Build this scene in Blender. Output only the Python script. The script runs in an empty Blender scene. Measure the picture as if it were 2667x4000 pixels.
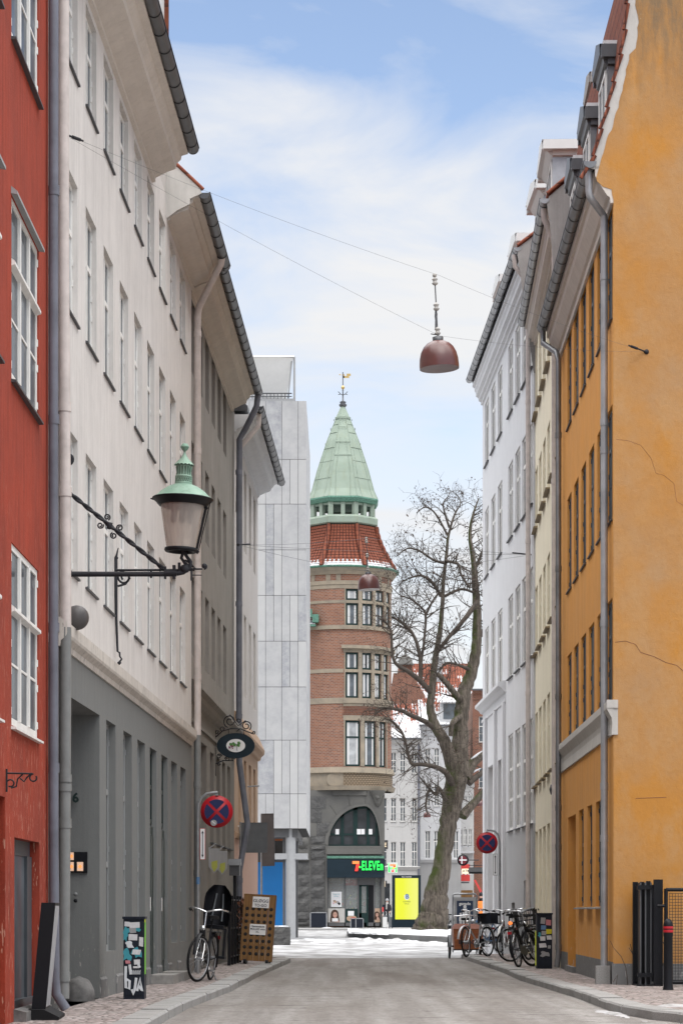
import bpy, math, random
from mathutils import Vector, Matrix
random.seed(7)
SC = bpy.context.scene
COL = SC.collection
PI = math.pi
R = math.radians

# ---------------------------------------------------------------- camera
F, CX, HY, CH = 9300.0, 1333.5, 3560.0, 1.05      # focal length / principal point / horizon of the survey, camera height
cam_d = bpy.data.cameras.new("camera")
cam = bpy.data.objects.new("camera", cam_d)
COL.objects.link(cam)
cam.location = (0, 0, CH)
cam.rotation_euler = (PI / 2, 0, 0)
cam_d.sensor_fit = 'HORIZONTAL'
cam_d.sensor_width = 24.0
cam_d.lens = 24.0 * F / 2667.0
cam_d.shift_y = (HY - 2000.0) / 2667.0
cam_d.clip_start = 0.5
cam_d.clip_end = 4000
SC.camera = cam

# ---------------------------------------------------------------- light
SC.view_settings.view_transform = 'Standard'
SC.view_settings.look = 'None'
SC.view_settings.exposure = 0.75
SC.view_settings.gamma = 1.0
SUN_EL, SUN_AZ = R(52), R(163)      # azimuth clockwise from +Y: behind the camera, a little to the left
sd = bpy.data.lights.new("sun", 'SUN')
sd.energy = .5
sd.angle = R(35)
sd.color = (1.0, 0.965, 0.91)
sun = bpy.data.objects.new("sun", sd)
COL.objects.link(sun)
sv = Vector((math.sin(SUN_AZ) * math.cos(SUN_EL), math.cos(SUN_AZ) * math.cos(SUN_EL), math.sin(SUN_EL)))
sun.rotation_euler = (-sv).to_track_quat('-Z', 'Y').to_euler()

W = bpy.data.worlds.new("World")
SC.world = W
W.use_nodes = True
nt = W.node_tree
nt.nodes.clear()
def wn(t, **k):
    n = nt.nodes.new(t)
    for a, b in k.items(): setattr(n, a, b)
    return n
wl = nt.links.new
sky = wn('ShaderNodeTexSky', sky_type='NISHITA', sun_disc=False, sun_elevation=SUN_EL, sun_rotation=SUN_AZ,
         altitude=0, air_density=1.0, dust_density=0.6, ozone_density=1.5)
tc = wn('ShaderNodeTexCoord')
sep = wn('ShaderNodeSeparateXYZ'); wl(tc.outputs['Generated'], sep.inputs[0])
mp = wn('ShaderNodeMapping'); wl(tc.outputs['Generated'], mp.inputs[0])
mp.inputs['Rotation'].default_value = (0, R(24), 0)
mp.inputs['Scale'].default_value = (4.2, 1.0, 11.0)
n1 = wn('ShaderNodeTexNoise'); wl(mp.outputs[0], n1.inputs['Vector'])
n1.inputs['Scale'].default_value = 1.9; n1.inputs['Detail'].default_value = 9; n1.inputs['Roughness'].default_value = .55
n1.inputs['Distortion'].default_value = .6
# thin cloud: more of it towards the horizon, a clear blue gap higher up, closed cloud overhead
cr = wn('ShaderNodeValToRGB'); wl(sep.outputs['Z'], cr.inputs[0])
e = cr.color_ramp.elements
e[0].position = 0.0; e[0].color = (.93,) * 3 + (1,)
e[1].position = 1.0; e[1].color = (1,) * 3 + (1,)
for p, v in ((.10, .97), (.16, .90), (.205, .74), (.235, .92), (.262, 1.0), (.285, .68), (.308, .40), (.335, .07), (.40, .05), (.60, .8), (.75, 1.0)):
    q = e.new(p); q.color = (v, v, v, 1)
ma = wn('ShaderNodeMath', operation='SUBTRACT'); wl(n1.outputs['Fac'], ma.inputs[0]); ma.inputs[1].default_value = .5
mb = wn('ShaderNodeMath', operation='MULTIPLY_ADD'); wl(ma.outputs[0], mb.inputs[0]); mb.inputs[1].default_value = 2.5
wl(cr.outputs[0], mb.inputs[2]); mb.use_clamp = True
mix = wn('ShaderNodeMixRGB'); wl(mb.outputs[0], mix.inputs[0])
tint = wn('ShaderNodeMixRGB', blend_type='MULTIPLY'); tint.inputs[0].default_value = 1
wl(sky.outputs[0], tint.inputs[1]); tint.inputs[2].default_value = (1.34, 1.20, 1.14, 1)
wl(tint.outputs[0], mix.inputs[1])
crb = wn('ShaderNodeValToRGB'); wl(sep.outputs['Z'], crb.inputs[0])
e = crb.color_ramp.elements
e[0].position = 0.1; e[0].color = (5.25, 5.3, 5.4, 1)
e[1].position = 0.85; e[1].color = (29.0, 28.6, 28.2, 1)
q = e.new(.40); q.color = (5.3, 5.32, 5.38, 1)
wl(crb.outputs[0], mix.inputs[2])
bg = wn('ShaderNodeBackground'); bg.inputs['Strength'].default_value = .10
wl(mix.outputs[0], bg.inputs['Color'])
wo = wn('ShaderNodeOutputWorld'); wl(bg.outputs[0], wo.inputs[0])

# ---------------------------------------------------------------- materials
def lin(h):
    h = h.lstrip('#'); o = []
    for i in (0, 2, 4):
        c = int(h[i:i + 2], 16) / 255
        o.append(c / 12.92 if c <= .04045 else ((c + .055) / 1.055) ** 2.4)
    return tuple(o) + (1.0,)
def scl(c, k): return (c[0] * k, c[1] * k, c[2] * k, 1)
class NT:
    def __init__(s, name):
        s.m = bpy.data.materials.new(name); s.m.use_nodes = True
        s.t = s.m.node_tree; s.b = s.t.nodes['Principled BSDF']; s.l = s.t.links.new
    def n(s, t, **k):
        n = s.t.nodes.new(t)
        for a, b in k.items(): setattr(n, a, b)
        return n
    def coord(s, kind='Object', scale=(1, 1, 1), rot=(0, 0, 0)):
        c = s.n('ShaderNodeTexCoord'); m = s.n('ShaderNodeMapping')
        m.inputs['Scale'].default_value = scale; m.inputs['Rotation'].default_value = rot
        s.l(c.outputs[kind], m.inputs[0]); return m.outputs[0]
    def noise(s, vec, scale, detail=4, rough=.55, lo=None, hi=None):
        n = s.n('ShaderNodeTexNoise'); s.l(vec, n.inputs['Vector'])
        n.inputs['Scale'].default_value = scale; n.inputs['Detail'].default_value = detail; n.inputs['Roughness'].default_value = rough
        if lo is None: return n.outputs['Fac']
        return s.ramp(n.outputs['Fac'], lo, hi)
    def ramp(s, fac, lo, hi):
        r = s.n('ShaderNodeMapRange'); s.l(fac, r.inputs[0])
        r.inputs[1].default_value = lo; r.inputs[2].default_value = hi; return r.outputs[0]
    def mix(s, fac, a, b, mode='MIX'):
        m = s.n('ShaderNodeMixRGB', blend_type=mode)
        for i, v in ((0, fac), (1, a), (2, b)):
            if isinstance(v, (int, float)): m.inputs[i].default_value = v if i == 0 else (v, v, v, 1)
            elif isinstance(v, tuple): m.inputs[i].default_value = v
            else: s.l(v, m.inputs[i])
        return m.outputs[0]
    def math(s, op, a, b):
        m = s.n('ShaderNodeMath', operation=op)
        for i, v in enumerate((a, b)):
            if isinstance(v, (int, float)): m.inputs[i].default_value = v
            else: s.l(v, m.inputs[i])
        return m.outputs[0]
    def col(s, c):
        if isinstance(c, tuple): s.b.inputs['Base Color'].default_value = c
        else: s.l(c, s.b.inputs['Base Color'])
    def bump(s, h, strength=.3, dist=.02):
        b = s.n('ShaderNodeBump'); b.inputs['Strength'].default_value = strength; b.inputs['Distance'].default_value = dist
        s.l(h, b.inputs['Height']); s.l(b.outputs[0], s.b.inputs['Normal'])
    def fin(s, rough=.85, metal=0.0, spec=.3):
        s.b.inputs['Roughness'].default_value = rough; s.b.inputs['Metallic'].default_value = metal
        s.b.inputs['Specular IOR Level'].default_value = spec; return s.m

def plaster(name, c, dark=.82, tint=None, blotch=.5, streak=.5, bump=.25, scars=None, scar_amt=0.0, scar_z=None, rough=.9):
    k = NT(name)
    v = k.coord()
    vs = k.coord(scale=(5.0, 5.0, .35))
    base = k.mix(k.math('MULTIPLY', k.noise(v, .9, 6, .6, .35, .75), blotch), c, tint or scl(c, dark))
    base = k.mix(k.math('MULTIPLY', k.noise(vs, 1.6, 5, .6, .48, .85), streak), base, scl(c, dark * .86))
    base = k.mix(k.math('MULTIPLY', k.noise(v, 9, 3, .6, .45, .8), .25), base, scl(c, 1.12))
    base = k.mix(k.math('MULTIPLY', k.noise(k.coord(scale=(1, 1, .55)), 3.2, 9, .78, .46, .62), .30 * blotch), base, scl(c, dark * .80))
    base = k.mix(k.math('MULTIPLY', k.noise(k.coord(scale=(9, 9, .25)), 1.0, 6, .7, .54, .66), .34 * streak), base, scl(c, dark * .70))
    if scars:
        f = k.noise(k.coord(scale=(16, 16, 3.0)), 1.5, 4, .65, .66 - scar_amt, .69 - scar_amt)
        if scar_z:
            s = k.n('ShaderNodeSeparateXYZ'); k.l(v, s.inputs[0])
            f = k.math('MULTIPLY', f, k.ramp(s.outputs[2], scar_z[1], scar_z[0]))
        base = k.mix(f, base, scars)
    k.col(base)
    k.bump(k.math('ADD', k.noise(v, 28, 6, .7), k.math('MULTIPLY', k.noise(vs, 2.5, 4), 1.2)), bump, .012)
    return k.fin(rough, 0, .2)
def paint(name, c, rough=.5, var=.12, metal=0.0, spec=.4, scale=6):
    k = NT(name)
    f = k.noise(k.coord(), scale, 5, .6, .35, .75)
    k.col(k.mix(f, c, scl(c, 1 - var * 2)))
    k.bump(k.noise(k.coord(), 40, 3), .06, .004)
    return k.fin(rough, metal, spec)
def glassy(name, c, rough=.06, wav=.012, top=.42):
    k = NT(name)
    f = k.noise(k.coord(), 1.7, 2, .5, .3, .75)
    k.col(k.mix(f, c, scl(c, .35))); k.fin(.5, 0, .1)
    k.bump(k.noise(k.coord(), 3.0, 2), .10, wav)
    g = k.n('ShaderNodeBsdfGlossy'); g.inputs['Roughness'].default_value = rough
    fr = k.n('ShaderNodeFresnel'); fr.inputs[0].default_value = 1.55
    mr = k.n('ShaderNodeMapRange'); k.l(fr.outputs[0], mr.inputs[0]); mr.inputs[1].default_value = .0; mr.inputs[2].default_value = 1; mr.inputs[3].default_value = .02; mr.inputs[4].default_value = top
    m = k.n('ShaderNodeMixShader'); k.l(mr.outputs[0], m.inputs[0]); k.l(k.b.outputs[0], m.inputs[1]); k.l(g.outputs[0], m.inputs[2])
    k.l(m.outputs[0], k.t.nodes['Material Output'].inputs[0])
    return k.m
def emis(name, c, s, base=None):
    k = NT(name); k.col(base or c)
    k.b.inputs['Emission Color'].default_value = c; k.b.inputs['Emission Strength'].default_value = s
    return k.fin(.4)
def clear_glass(name, tint=(.9, .93, .92, 1), op=.22):
    k = NT(name)
    k.col(tint); k.fin(.05, 0, .8)
    t = k.n('ShaderNodeBsdfTransparent'); t.inputs[0].default_value = tint
    m = k.n('ShaderNodeMixShader')
    k.b.inputs['Base Color'].default_value = scl(tint, .6)
    m.inputs[0].default_value = op
    out = k.t.nodes['Material Output']
    k.l(t.outputs[0], m.inputs[1]); k.l(k.b.outputs[0], m.inputs[2]); k.l(m.outputs[0], out.inputs[0])
    return k.m

M = {}
M['pale'] = plaster('pale_plaster', (.615, .59, .565, 1), .78, blotch=.6, streak=.8, bump=.35)
M['palec'] = plaster('cornice_plaster', (.60, .55, .50, 1), .78, blotch=.5, streak=.4)
M['dgrey'] = plaster('dark_grey_plaster', (.175, .18, .175, 1), .85, blotch=.4, streak=.5, scars=(.45, .42, .37, 1), scar_amt=.04, scar_z=(0.1, .9))
M['oldwhite'] = paint('weathered_white_paint', (.70, .685, .65, 1), .5, .12)
M['bandm'] = plaster('stained_band_plaster', (.57, .53, .48, 1), .7, blotch=.7, streak=1.0, scars=(.17, .155, .14, 1), scar_amt=.035)
M['taupe'] = plaster('taupe_plaster', (.275, .258, .238, 1), .72, blotch=.8, streak=.8, bump=.5)
M['taupel'] = plaster('taupe_ground_plaster', (.215, .20, .18, 1), .8, blotch=.6, streak=.6)
M['white2'] = plaster('greyish_white_plaster', (.60, .57, .55, 1), .84)
M['tan'] = plaster('tan_plaster', (.47, .33, .235, 1), .82)
M['salmon'] = plaster('salmon_plaster', (.60, .40, .32, 1), .9, streak=.3)
M['orange0'] = plaster('orange_plaster', (.43, .205, .048, 1), .80, tint=(.37, .205, .085, 1), blotch=1.0, streak=.35, bump=.35,
                      scars=(.50, .34, .19, 1), scar_amt=-.03)
def orange_gable():
    k = NT('weathered_orange_gable'); v = k.coord()
    base = k.mix(k.noise(v, .55, 6, .62, .38, .62), (.455, .212, .050, 1), (.385, .228, .112, 1))
    base = k.mix(k.math('MULTIPLY', k.noise(k.coord(scale=(1, 1, .6)), 1.6, 7, .7, .47, .70), .75), base, (.44, .27, .13, 1))
    base = k.mix(k.math('MULTIPLY', k.noise(v, .35, 4, .6, .50, .72), .6), base, (.40, .165, .022, 1))
    s_ = k.n('ShaderNodeSeparateXYZ'); k.l(v, s_.inputs[0])
    up = k.ramp(s_.outputs[2], 12.0, 13.9)
    base = k.mix(k.math('MULTIPLY', k.math('MULTIPLY', up, k.noise(k.coord(scale=(1, 2.2, .5)), 1.3, 6, .7, .34, .56)), .85), base, (.16, .125, .085, 1))
    base = k.mix(k.noise(k.coord(scale=(1, 1, .8)), 1.1, 9, .8, .685, .70), base, (.50, .40, .28, 1))
    base = k.mix(k.math('MULTIPLY', k.noise(v, 14, 5, .75, .5, .8), .35), base, (.33, .15, .035, 1))
    k.col(base); k.bump(k.math('ADD', k.noise(v, 7, 8, .75), k.noise(v, 1.2, 5, .6)), .55, .02)
    M['orange'] = k.fin(.92, 0, .15)
orange_gable()
M['orangew'] = plaster('orange_street_plaster', (.62, .285, .068, 1), .78, tint=(.55, .29, .11, 1), blotch=.7, streak=.6,
                       scars=(.60, .42, .27, 1), scar_amt=.05, scar_z=(.2, 1.6))
M['red'] = plaster('red_limewash', (.325, .050, .026, 1), .60, tint=(.215, .042, .028, 1), blotch=1.0, streak=1.0, bump=.5,
                   scars=(.46, .235, .17, 1), scar_amt=.06, scar_z=(1.2, 5.8))
M['cream'] = plaster('cream_plaster', (.76, .70, .55, 1), .86)
M['greyw'] = plaster('grey_white_plaster', (.61, .615, .63, 1), .86, blotch=.4)
M['greywl'] = plaster('grey_white_lower_plaster', (.40, .405, .41, 1), .86, blotch=.5)
M['hwhite'] = plaster('house_white_plaster', (.47, .465, .455, 1), .9)
M['hwhite2'] = plaster('house_cool_white_plaster', (.49, .495, .505, 1), .9)
M['hgrey'] = plaster('house_grey_plaster', (.30, .30, .30, 1), .9)
M['plinth'] = plaster('grey_plinth', (.17, .17, .168, 1), .8, scars=(.33, .32, .31, 1), scar_amt=.05)
M['verge'] = plaster('white_mortar', (.52, .50, .47, 1), .8, blotch=.8)
M['rough'] = plaster('grey_render', (.34, .33, .32, 1), .7, blotch=.9, bump=.6)
M['wframe'] = paint('white_window_paint', (.76, .75, .72, 1), .45, .08)
M['gframe'] = paint('grey_window_paint', (.27, .28, .28, 1), .5, .06)
M['cframe'] = paint('cream_window_paint', (.70, .64, .48, 1), .5, .06)
M['dframe'] = paint('slate_window_paint', (.06, .07, .08, 1), .5, .1)
M['greenframe'] = paint('dark_green_window_paint', (.014, .034, .032, 1), .5, .1, spec=.2)
M['greendoor'] = paint('black_green_door_paint', (.012, .026, .024, 1), .4, .1)
M['black'] = paint('black_paint', (.009, .0095, .012, 1), .45, .1, spec=.2)
M['rubber'] = paint('black_rubber', (.009, .009, .010, 1), .7, .1, spec=.2)
M['iron'] = paint('wrought_iron', (.022, .023, .028, 1), .55, .15, spec=.25)
M['zinc'] = paint('zinc_sheet', (.22, .225, .235, 1), .42, .22, .55, scale=2.2)
M['zincd'] = paint('dark_zinc_sheet', (.105, .108, .115, 1), .42, .2, .45, scale=2.2)
M['zincl'] = paint('light_zinc_sheet', (.40, .41, .43, 1), .4, .2, .4, scale=2.2)
M['sill'] = paint('lead_sill', (.06, .061, .066, 1), .55, .15)
M['tansill'] = paint('brown_sill', (.24, .18, .10, 1), .6, .2)
M['pipeL'] = paint('slate_pipe_paint', (.155, .165, .20, 1), .45, .2, scale=3)
M['pipeP'] = paint('pale_pipe_paint', (.56, .50, .47, 1), .5, .12)
M['pipeG'] = paint('grey_pipe_paint', (.19, .195, .19, 1), .5, .12)
M['pane'] = glassy('window_pane', (.12, .14, .16, 1))
M['paneb'] = glassy('curtained_window_pane', (.50, .52, .53, 1), .08)
M['paned'] = glassy('dark_window_pane', (.035, .04, .045, 1))
M['chrome'] = paint('chrome', (.70, .71, .72, 1), .22, .05, .9)
M['steel'] = paint('galvanised_steel', (.36, .37, .38, 1), .42, .15, .6)
M['dark_in'] = paint('dark_recess', (.02, .02, .02, 1), .9)
def M_tex():
    # asphalt: sanded, worn to pale grey along the wheel tracks
    k = NT('road_asphalt'); v = k.coord()
    g = k.noise(v, 70, 3, .8, .3, .7)
    base = k.mix(g, (.125, .113, .104, 1), (.315, .297, .280, 1))
    base = k.mix(k.math('MULTIPLY', k.noise(k.coord(scale=(2.4, .10, 1)), 1.3, 4, .55, .40, .70), .55), base, (.40, .387, .37, 1))
    base = k.mix(k.math('MULTIPLY', k.noise(k.coord(scale=(.75, .12, 1)), 1.1, 5, .6, .48, .70), .8), base, (.150, .126, .110, 1))
    base = k.mix(k.math('MULTIPLY', k.noise(v, 1.6, 7, .75, .48, .72), .45), base, (.19, .172, .158, 1))
    base = k.mix(k.math('MULTIPLY', k.noise(k.coord(scale=(1, .4, 1)), 11, 5, .8, .47, .64), .55), base, (.13, .118, .108, 1))
    lines = k.noise(k.coord(scale=(.35, 1.6, 1)), 1.2, 3, .5)
    base = k.mix(k.math('MULTIPLY', k.ramp(k.math('ABSOLUTE', k.math('SUBTRACT', lines, .56), 0), .012, .002), .75), base, (.075, .068, .062, 1))
    k.col(base); k.bump(k.math('ADD', g, k.noise(v, 6, 6, .7)), .5, .012); M['asphalt'] = k.fin(.85, 0, .25)
    # slushy plaza
    k = NT('slush_covered_paving'); v = k.coord()
    f = k.noise(k.coord(scale=(1, .35, 1)), 1.1, 7, .65, .40, .62)
    base = k.mix(f, (.18, .177, .173, 1), (.42, .422, .43, 1))
    base = k.mix(k.math('MULTIPLY', k.noise(v, 5, 5, .7, .45, .75), .6), base, (.27, .262, .255, 1))
    k.col(base); k.bump(k.noise(v, 9, 5), .4, .03); M['slush'] = k.fin(.8, 0, .3)
    k = NT('far_paving'); v = k.coord()
    k.col(k.mix(k.noise(v, 1.5, 6, .6, .35, .7), (.23, .225, .22, 1), (.36, .355, .35, 1))); M['farpave'] = k.fin(.85, 0, .25)
    # cobbles
    k = NT('cobble_paving'); v = k.coord()
    vo = k.n('ShaderNodeTexVoronoi'); k.l(v, vo.inputs['Vector']); vo.inputs['Scale'].default_value = 7.5
    vd = k.n('ShaderNodeTexVoronoi', feature='DISTANCE_TO_EDGE'); k.l(v, vd.inputs['Vector']); vd.inputs['Scale'].default_value = 7.5
    hs = k.n('ShaderNodeSeparateColor'); k.l(vo.outputs['Color'], hs.inputs[0])
    base = k.mix(hs.outputs[0], (.22, .18, .165, 1), (.40, .345, .33, 1))
    base = k.mix(k.math('MULTIPLY', k.noise(v, 1.4, 5, .6, .5, .7), .5), base, (.36, .345, .33, 1))
    edge = k.ramp(vd.outputs[0], .0, .10)
    base = k.mix(edge, (.085, .078, .07, 1), base)
    k.col(base); k.bump(k.ramp(vd.outputs[0], 0, .25), .8, .04); M['cobble'] = k.fin(.8, 0, .3)
    k = NT('granite_kerb'); v = k.coord()
    base = k.mix(k.noise(v, 60, 2, .6, .3, .7), (.225, .222, .215, 1), (.31, .305, .295, 1))
    base = k.mix(k.math('MULTIPLY', k.noise(v, 2.2, 5, .6, .5, .75), .6), base, (.14, .137, .13, 1))
    k.col(base); k.bump(k.noise(v, 30, 4), .3, .01); M['kerb'] = k.fin(.8, 0, .3)
    k = NT('snow'); v = k.coord()
    base = k.mix(k.noise(v, 3.0, 6, .65, .40, .66), (.46, .46, .47, 1), (.22, .21, .20, 1))
    k.col(base); k.bump(k.noise(v, 14, 6), .5, .03); M['snow'] = k.fin(.7, 0, .3)
    k = NT('clean_snow'); v = k.coord()
    k.col(k.mix(k.noise(v, 3.0, 6, .65, .5, .8), (.56, .565, .58, 1), (.36, .365, .375, 1))); k.bump(k.noise(v, 10, 5), .4, .02); M['snowc'] = k.fin(.7, 0, .3)
    # brick (UV = metres round the wall, height)
    def brick(nm, c1, c2, mort, sw=False, amt=1.0):
        k = NT(nm)
        if sw:
            v = k.coord(rot=(PI / 2, 0, 0))
        else: v = k.coord('UV')
        b = k.n('ShaderNodeTexBrick'); k.l(v, b.inputs['Vector'])
        b.inputs['Scale'].default_value = 1.0; b.inputs['Brick Width'].default_value = .27; b.inputs['Row Height'].default_value = .098
        b.inputs['Mortar Size'].default_value = .016; b.inputs['Mortar Smooth'].default_value = .3; b.inputs['Bias'].default_value = -.2
        b.inputs['Color1'].default_value = c1; b.inputs['Color2'].default_value = c2; b.inputs['Mortar'].default_value = mort
        base = k.mix(k.math('MULTIPLY', k.noise(v, .8, 4, .6, .4, .75), .3), b.outputs['Color'], scl(c1, .6))
        dk = k.n('ShaderNodeTexBrick'); k.l(v, dk.inputs['Vector'])
        k.col(base); k.bump(b.outputs['Fac'], -.4, .01); return k.fin(.85, 0, .2)
    M['brick'] = brick('red_brick', (.265, .112, .066, 1), (.150, .064, .046, 1), (.275, .22, .18, 1))
    M['brick2'] = brick('dark_red_brick', (.24, .092, .055, 1), (.15, .06, .042, 1), (.22, .17, .14, 1), True)
    k = NT('sandstone'); v = k.coord()
    base = k.mix(k.noise(v, 1.5, 6, .6, .35, .75), (.315, .265, .20, 1), (.205, .18, .145, 1))
    k.col(base); k.bump(k.noise(v, 18, 5), .3, .02); M['sand'] = k.fin(.85, 0, .2)
    k = NT('carved_sandstone'); v = k.coord('UV')
    b = k.n('ShaderNodeTexBrick'); k.l(v, b.inputs['Vector']); b.inputs['Scale'].default_value = 1
    b.inputs['Brick Width'].default_value = .2; b.inputs['Row Height'].default_value = .12; b.inputs['Mortar Size'].default_value = .035
    b.inputs['Color1'].default_value = (.33, .25, .17, 1); b.inputs['Color2'].default_value = (.28, .22, .155, 1); b.inputs['Mortar'].default_value = (.13, .10, .07, 1)
    k.col(b.outputs['Color']); k.bump(b.outputs['Fac'], -.7, .03); M['carved'] = k.fin(.85, 0, .2)
    k = NT('hewn_granite'); v = k.coord()
    base = k.mix(k.noise(v, 3, 6, .7, .35, .7), (.105, .103, .10, 1), (.05, .05, .05, 1))
    base = k.mix(k.noise(v, 40, 2, .5, .5, .8), base, (.13, .13, .127, 1))
    k.col(base); k.bump(k.noise(v, 2.6, 7, .65), .9, .12); M['granite'] = k.fin(.8, 0, .25)
    k = NT('dressed_granite'); v = k.coord()
    base = k.mix(k.noise(v, 30, 3, .6, .35, .7), (.125, .122, .115, 1), (.085, .084, .08, 1))
    base = k.mix(k.math('MULTIPLY', k.noise(v, .8, 4, .6, .4, .7), .5), base, (.155, .15, .135, 1))
    k.col(base); k.bump(k.noise(v, 25, 5), .3, .02); M['graniteD'] = k.fin(.8, 0, .25)
    # copper
    k = NT('verdigris_copper'); v = k.coord(); vs = k.coord(scale=(3, 3, .3))
    base = k.mix(k.noise(v, 1.0, 5, .6, .35, .7), (.235, .292, .238, 1), (.285, .345, .288, 1))
    base = k.mix(k.math('MULTIPLY', k.noise(vs, 2.0, 5, .6, .52, .8), .55), base, (.25, .27, .18, 1))
    k.col(base); k.bump(k.noise(v, 10, 4), .15, .02); M['copper'] = k.fin(.7, .1, .3)
    k = NT('dark_verdigris'); v = k.coord()
    k.col(k.mix(k.noise(v, 14, 5, .6, .35, .7), (.13, .28, .21, 1), (.05, .11, .085, 1))); M['copperd'] = k.fin(.6, .2, .3)
    k = NT('bronze_green'); v = k.coord(); vs = k.coord(scale=(14, 14, 2))
    base = k.mix(k.noise(v, 6, 5, .6, .35, .7), (.16, .27, .205, 1), (.25, .35, .28, 1))
    base = k.mix(k.math('MULTIPLY', k.noise(vs, 1.5, 5, .6, .55, .8), .7), base, (.08, .11, .08, 1))
    k.col(base); M['lampgreen'] = k.fin(.6, .15, .3)
    # clay tiles
    def tiles(nm, snow, rows=5.0, pat=(.30, .35), c1=(.16, .044, .026, 1), c2=(.255, .085, .048, 1)):
        k = NT(nm); v = k.coord('UV')
        wv = k.n('ShaderNodeTexWave', wave_type='BANDS', bands_direction='X'); k.l(v, wv.inputs['Vector']); wv.inputs['Scale'].default_value = 1.25
        s = k.n('ShaderNodeSeparateXYZ'); k.l(v, s.inputs[0])
        fr = k.math('FRACT', k.math('MULTIPLY', s.outputs[1], rows), 0)
        base = k.mix(k.noise(v, 3.6, 3, .8, .3, .7), c1, c2)
        base = k.mix(k.noise(v, 9.0, 2, .8, .55, .75), base, (.11, .04, .03, 1))
        base = k.mix(k.ramp(wv.outputs['Fac'], .30, 0.0), base, (.055, .02, .015, 1))
        base = k.mix(k.ramp(fr, .20, .0), base, (.05, .02, .015, 1))
        if snow:
            sn = k.math('ADD', k.ramp(s.outputs[1], snow[1], snow[0]), k.math('MULTIPLY', k.math('SUBTRACT', k.noise(v, snow[2], 5, .7), .5), snow[3]))
            sn = k.math('ADD', sn, k.math('MULTIPLY', k.math('SUBTRACT', .5, wv.outputs['Fac']), pat[0]))
            sn = k.math('ADD', sn, k.math('MULTIPLY', k.math('SUBTRACT', .5, fr), pat[1]))
            base = k.mix(k.ramp(sn, .50, .60), base, (.50, .505, .52, 1))
        k.col(base); k.bump(wv.outputs['Fac'], .6, .06); return k.fin(.85, 0, .2)
    M['tile'] = tiles('clay_roof_tiles', None, 3.0)
    M['tiles_snow'] = tiles('snow_dusted_roof_tiles', (0.0, .75, 3.0, .6), 5.0)
    M['roofsnow'] = tiles('snowy_roof_tiles', (-.5, 5.6, .8, 2.0), 2.6, (.22, .16))
    k = NT('pale_stone_panel'); v = k.coord()
    i = k.n('ShaderNodeTexNoise'); k.l(v, i.inputs['Vector']); i.inputs['Scale'].default_value = 1.3; i.inputs['Detail'].default_value = 9; i.inputs['Roughness'].default_value = .75
    base = k.mix(k.ramp(i.outputs['Fac'], .42, .75), (.40, .40, .40, 1), (.29, .295, .305, 1))
    k.col(base); M['panelA'] = k.fin(.6, 0, .3)
    k = NT('mottled_stone_panel'); v = k.coord()
    base = k.mix(k.noise(v, 2.4, 9, .8, .40, .66), (.37, .375, .38, 1), (.235, .24, .26, 1))
    k.col(base); M['panelB'] = k.fin(.6, 0, .3)
    k = NT('light_stone_panel'); v = k.coord()
    k.col(k.mix(k.noise(v, 1.2, 8, .7, .4, .8), (.43, .43, .425, 1), (.37, .37, .372, 1))); M['panelC'] = k.fin(.6, 0, .3)
    # bark
    k = NT('tree_bark'); v = k.coord(scale=(1, 1, .16))
    f = k.noise(v, 9, 7, .7, .35, .65)
    base = k.mix(f, (.06, .05, .041, 1), (.225, .19, .155, 1))
    mo = k.noise(k.coord(), .8, 4, .6, .42, .58)
    g = k.n('ShaderNodeSeparateXYZ'); ng = k.n('ShaderNodeTexCoord'); k.l(ng.outputs['Normal'], g.inputs[0])
    base = k.mix(k.math('MULTIPLY', mo, k.ramp(g.outputs[0], .25, -.55)), base, (.065, .085, .022, 1))
    k.col(base); k.bump(f, 1.0, .08); M['bark'] = k.fin(.9, 0, .15)
    M['twig'] = paint('twig_bark', (.075, .060, .048, 1), .85, .25)
    M['leaf'] = paint('dead_leaf', (.075, .048, .036, 1), .8, .3)
    # wood
    k = NT('rack_wood'); v = k.coord(scale=(9, 9, .5))
    k.col(k.mix(k.noise(v, 3, 6, .6, .35, .7), (.235, .125, .045, 1), (.13, .065, .022, 1))); M['wood'] = k.fin(.7, 0, .3)
    k = NT('cargo_box_wood'); v = k.coord(scale=(.8, 5, 5))
    k.col(k.mix(k.noise(v, 3, 6, .6, .35, .7), (.33, .105, .035, 1), (.21, .065, .025, 1))); M['boxwood'] = k.fin(.45, 0, .4)
    M['boxlid'] = paint('cargo_lid', (.20, .062, .035, 1), .6, .12)
    k = NT('frosted_lamp_glass'); v = k.coord(scale=(6, 6, .7))
    f = k.noise(v, 2, 5, .6, .35, .75)
    c = k.mix(f, (.52, .47, .42, 1), (.33, .29, .26, 1)); k.col(c); k.fin(.18, 0, .5)
    t = k.n('ShaderNodeBsdfTransparent'); t.inputs[0].default_value = (.9, .86, .82, 1)
    mx = k.n('ShaderNodeMixShader'); mx.inputs[0].default_value = .52
    k.l(t.outputs[0], mx.inputs[1]); k.l(k.b.outputs[0], mx.inputs[2]); k.l(mx.outputs[0], k.t.nodes['Material Output'].inputs[0])
    M['lampglass'] = k.m
M_tex()
M['lampred'] = paint('brown_red_enamel', (.105, .034, .030, 1), .32, .15, spec=.6)
M['lampin'] = paint('lamp_inside', (.42, .42, .40, 1), .5)
M['porcelain'] = paint('white_porcelain', (.40, .385, .36, 1), .35, .2)
M['signred'] = paint('sign_red', (.42, .012, .022, 1), .4, .05)
M['signblue'] = paint('sign_blue', (.012, .018, .085, 1), .4, .05)
M['signwhite'] = paint('sign_white', (.74, .74, .74, 1), .5, .04)
M['signback'] = paint('sign_back_grey', (.105, .115, .125, 1), .5, .12)
M['signbrown'] = paint('sign_dark_brown', (.085, .078, .078, 1), .5, .12)
M['text'] = paint('dark_lettering', (.03, .035, .05, 1), .6)
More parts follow.
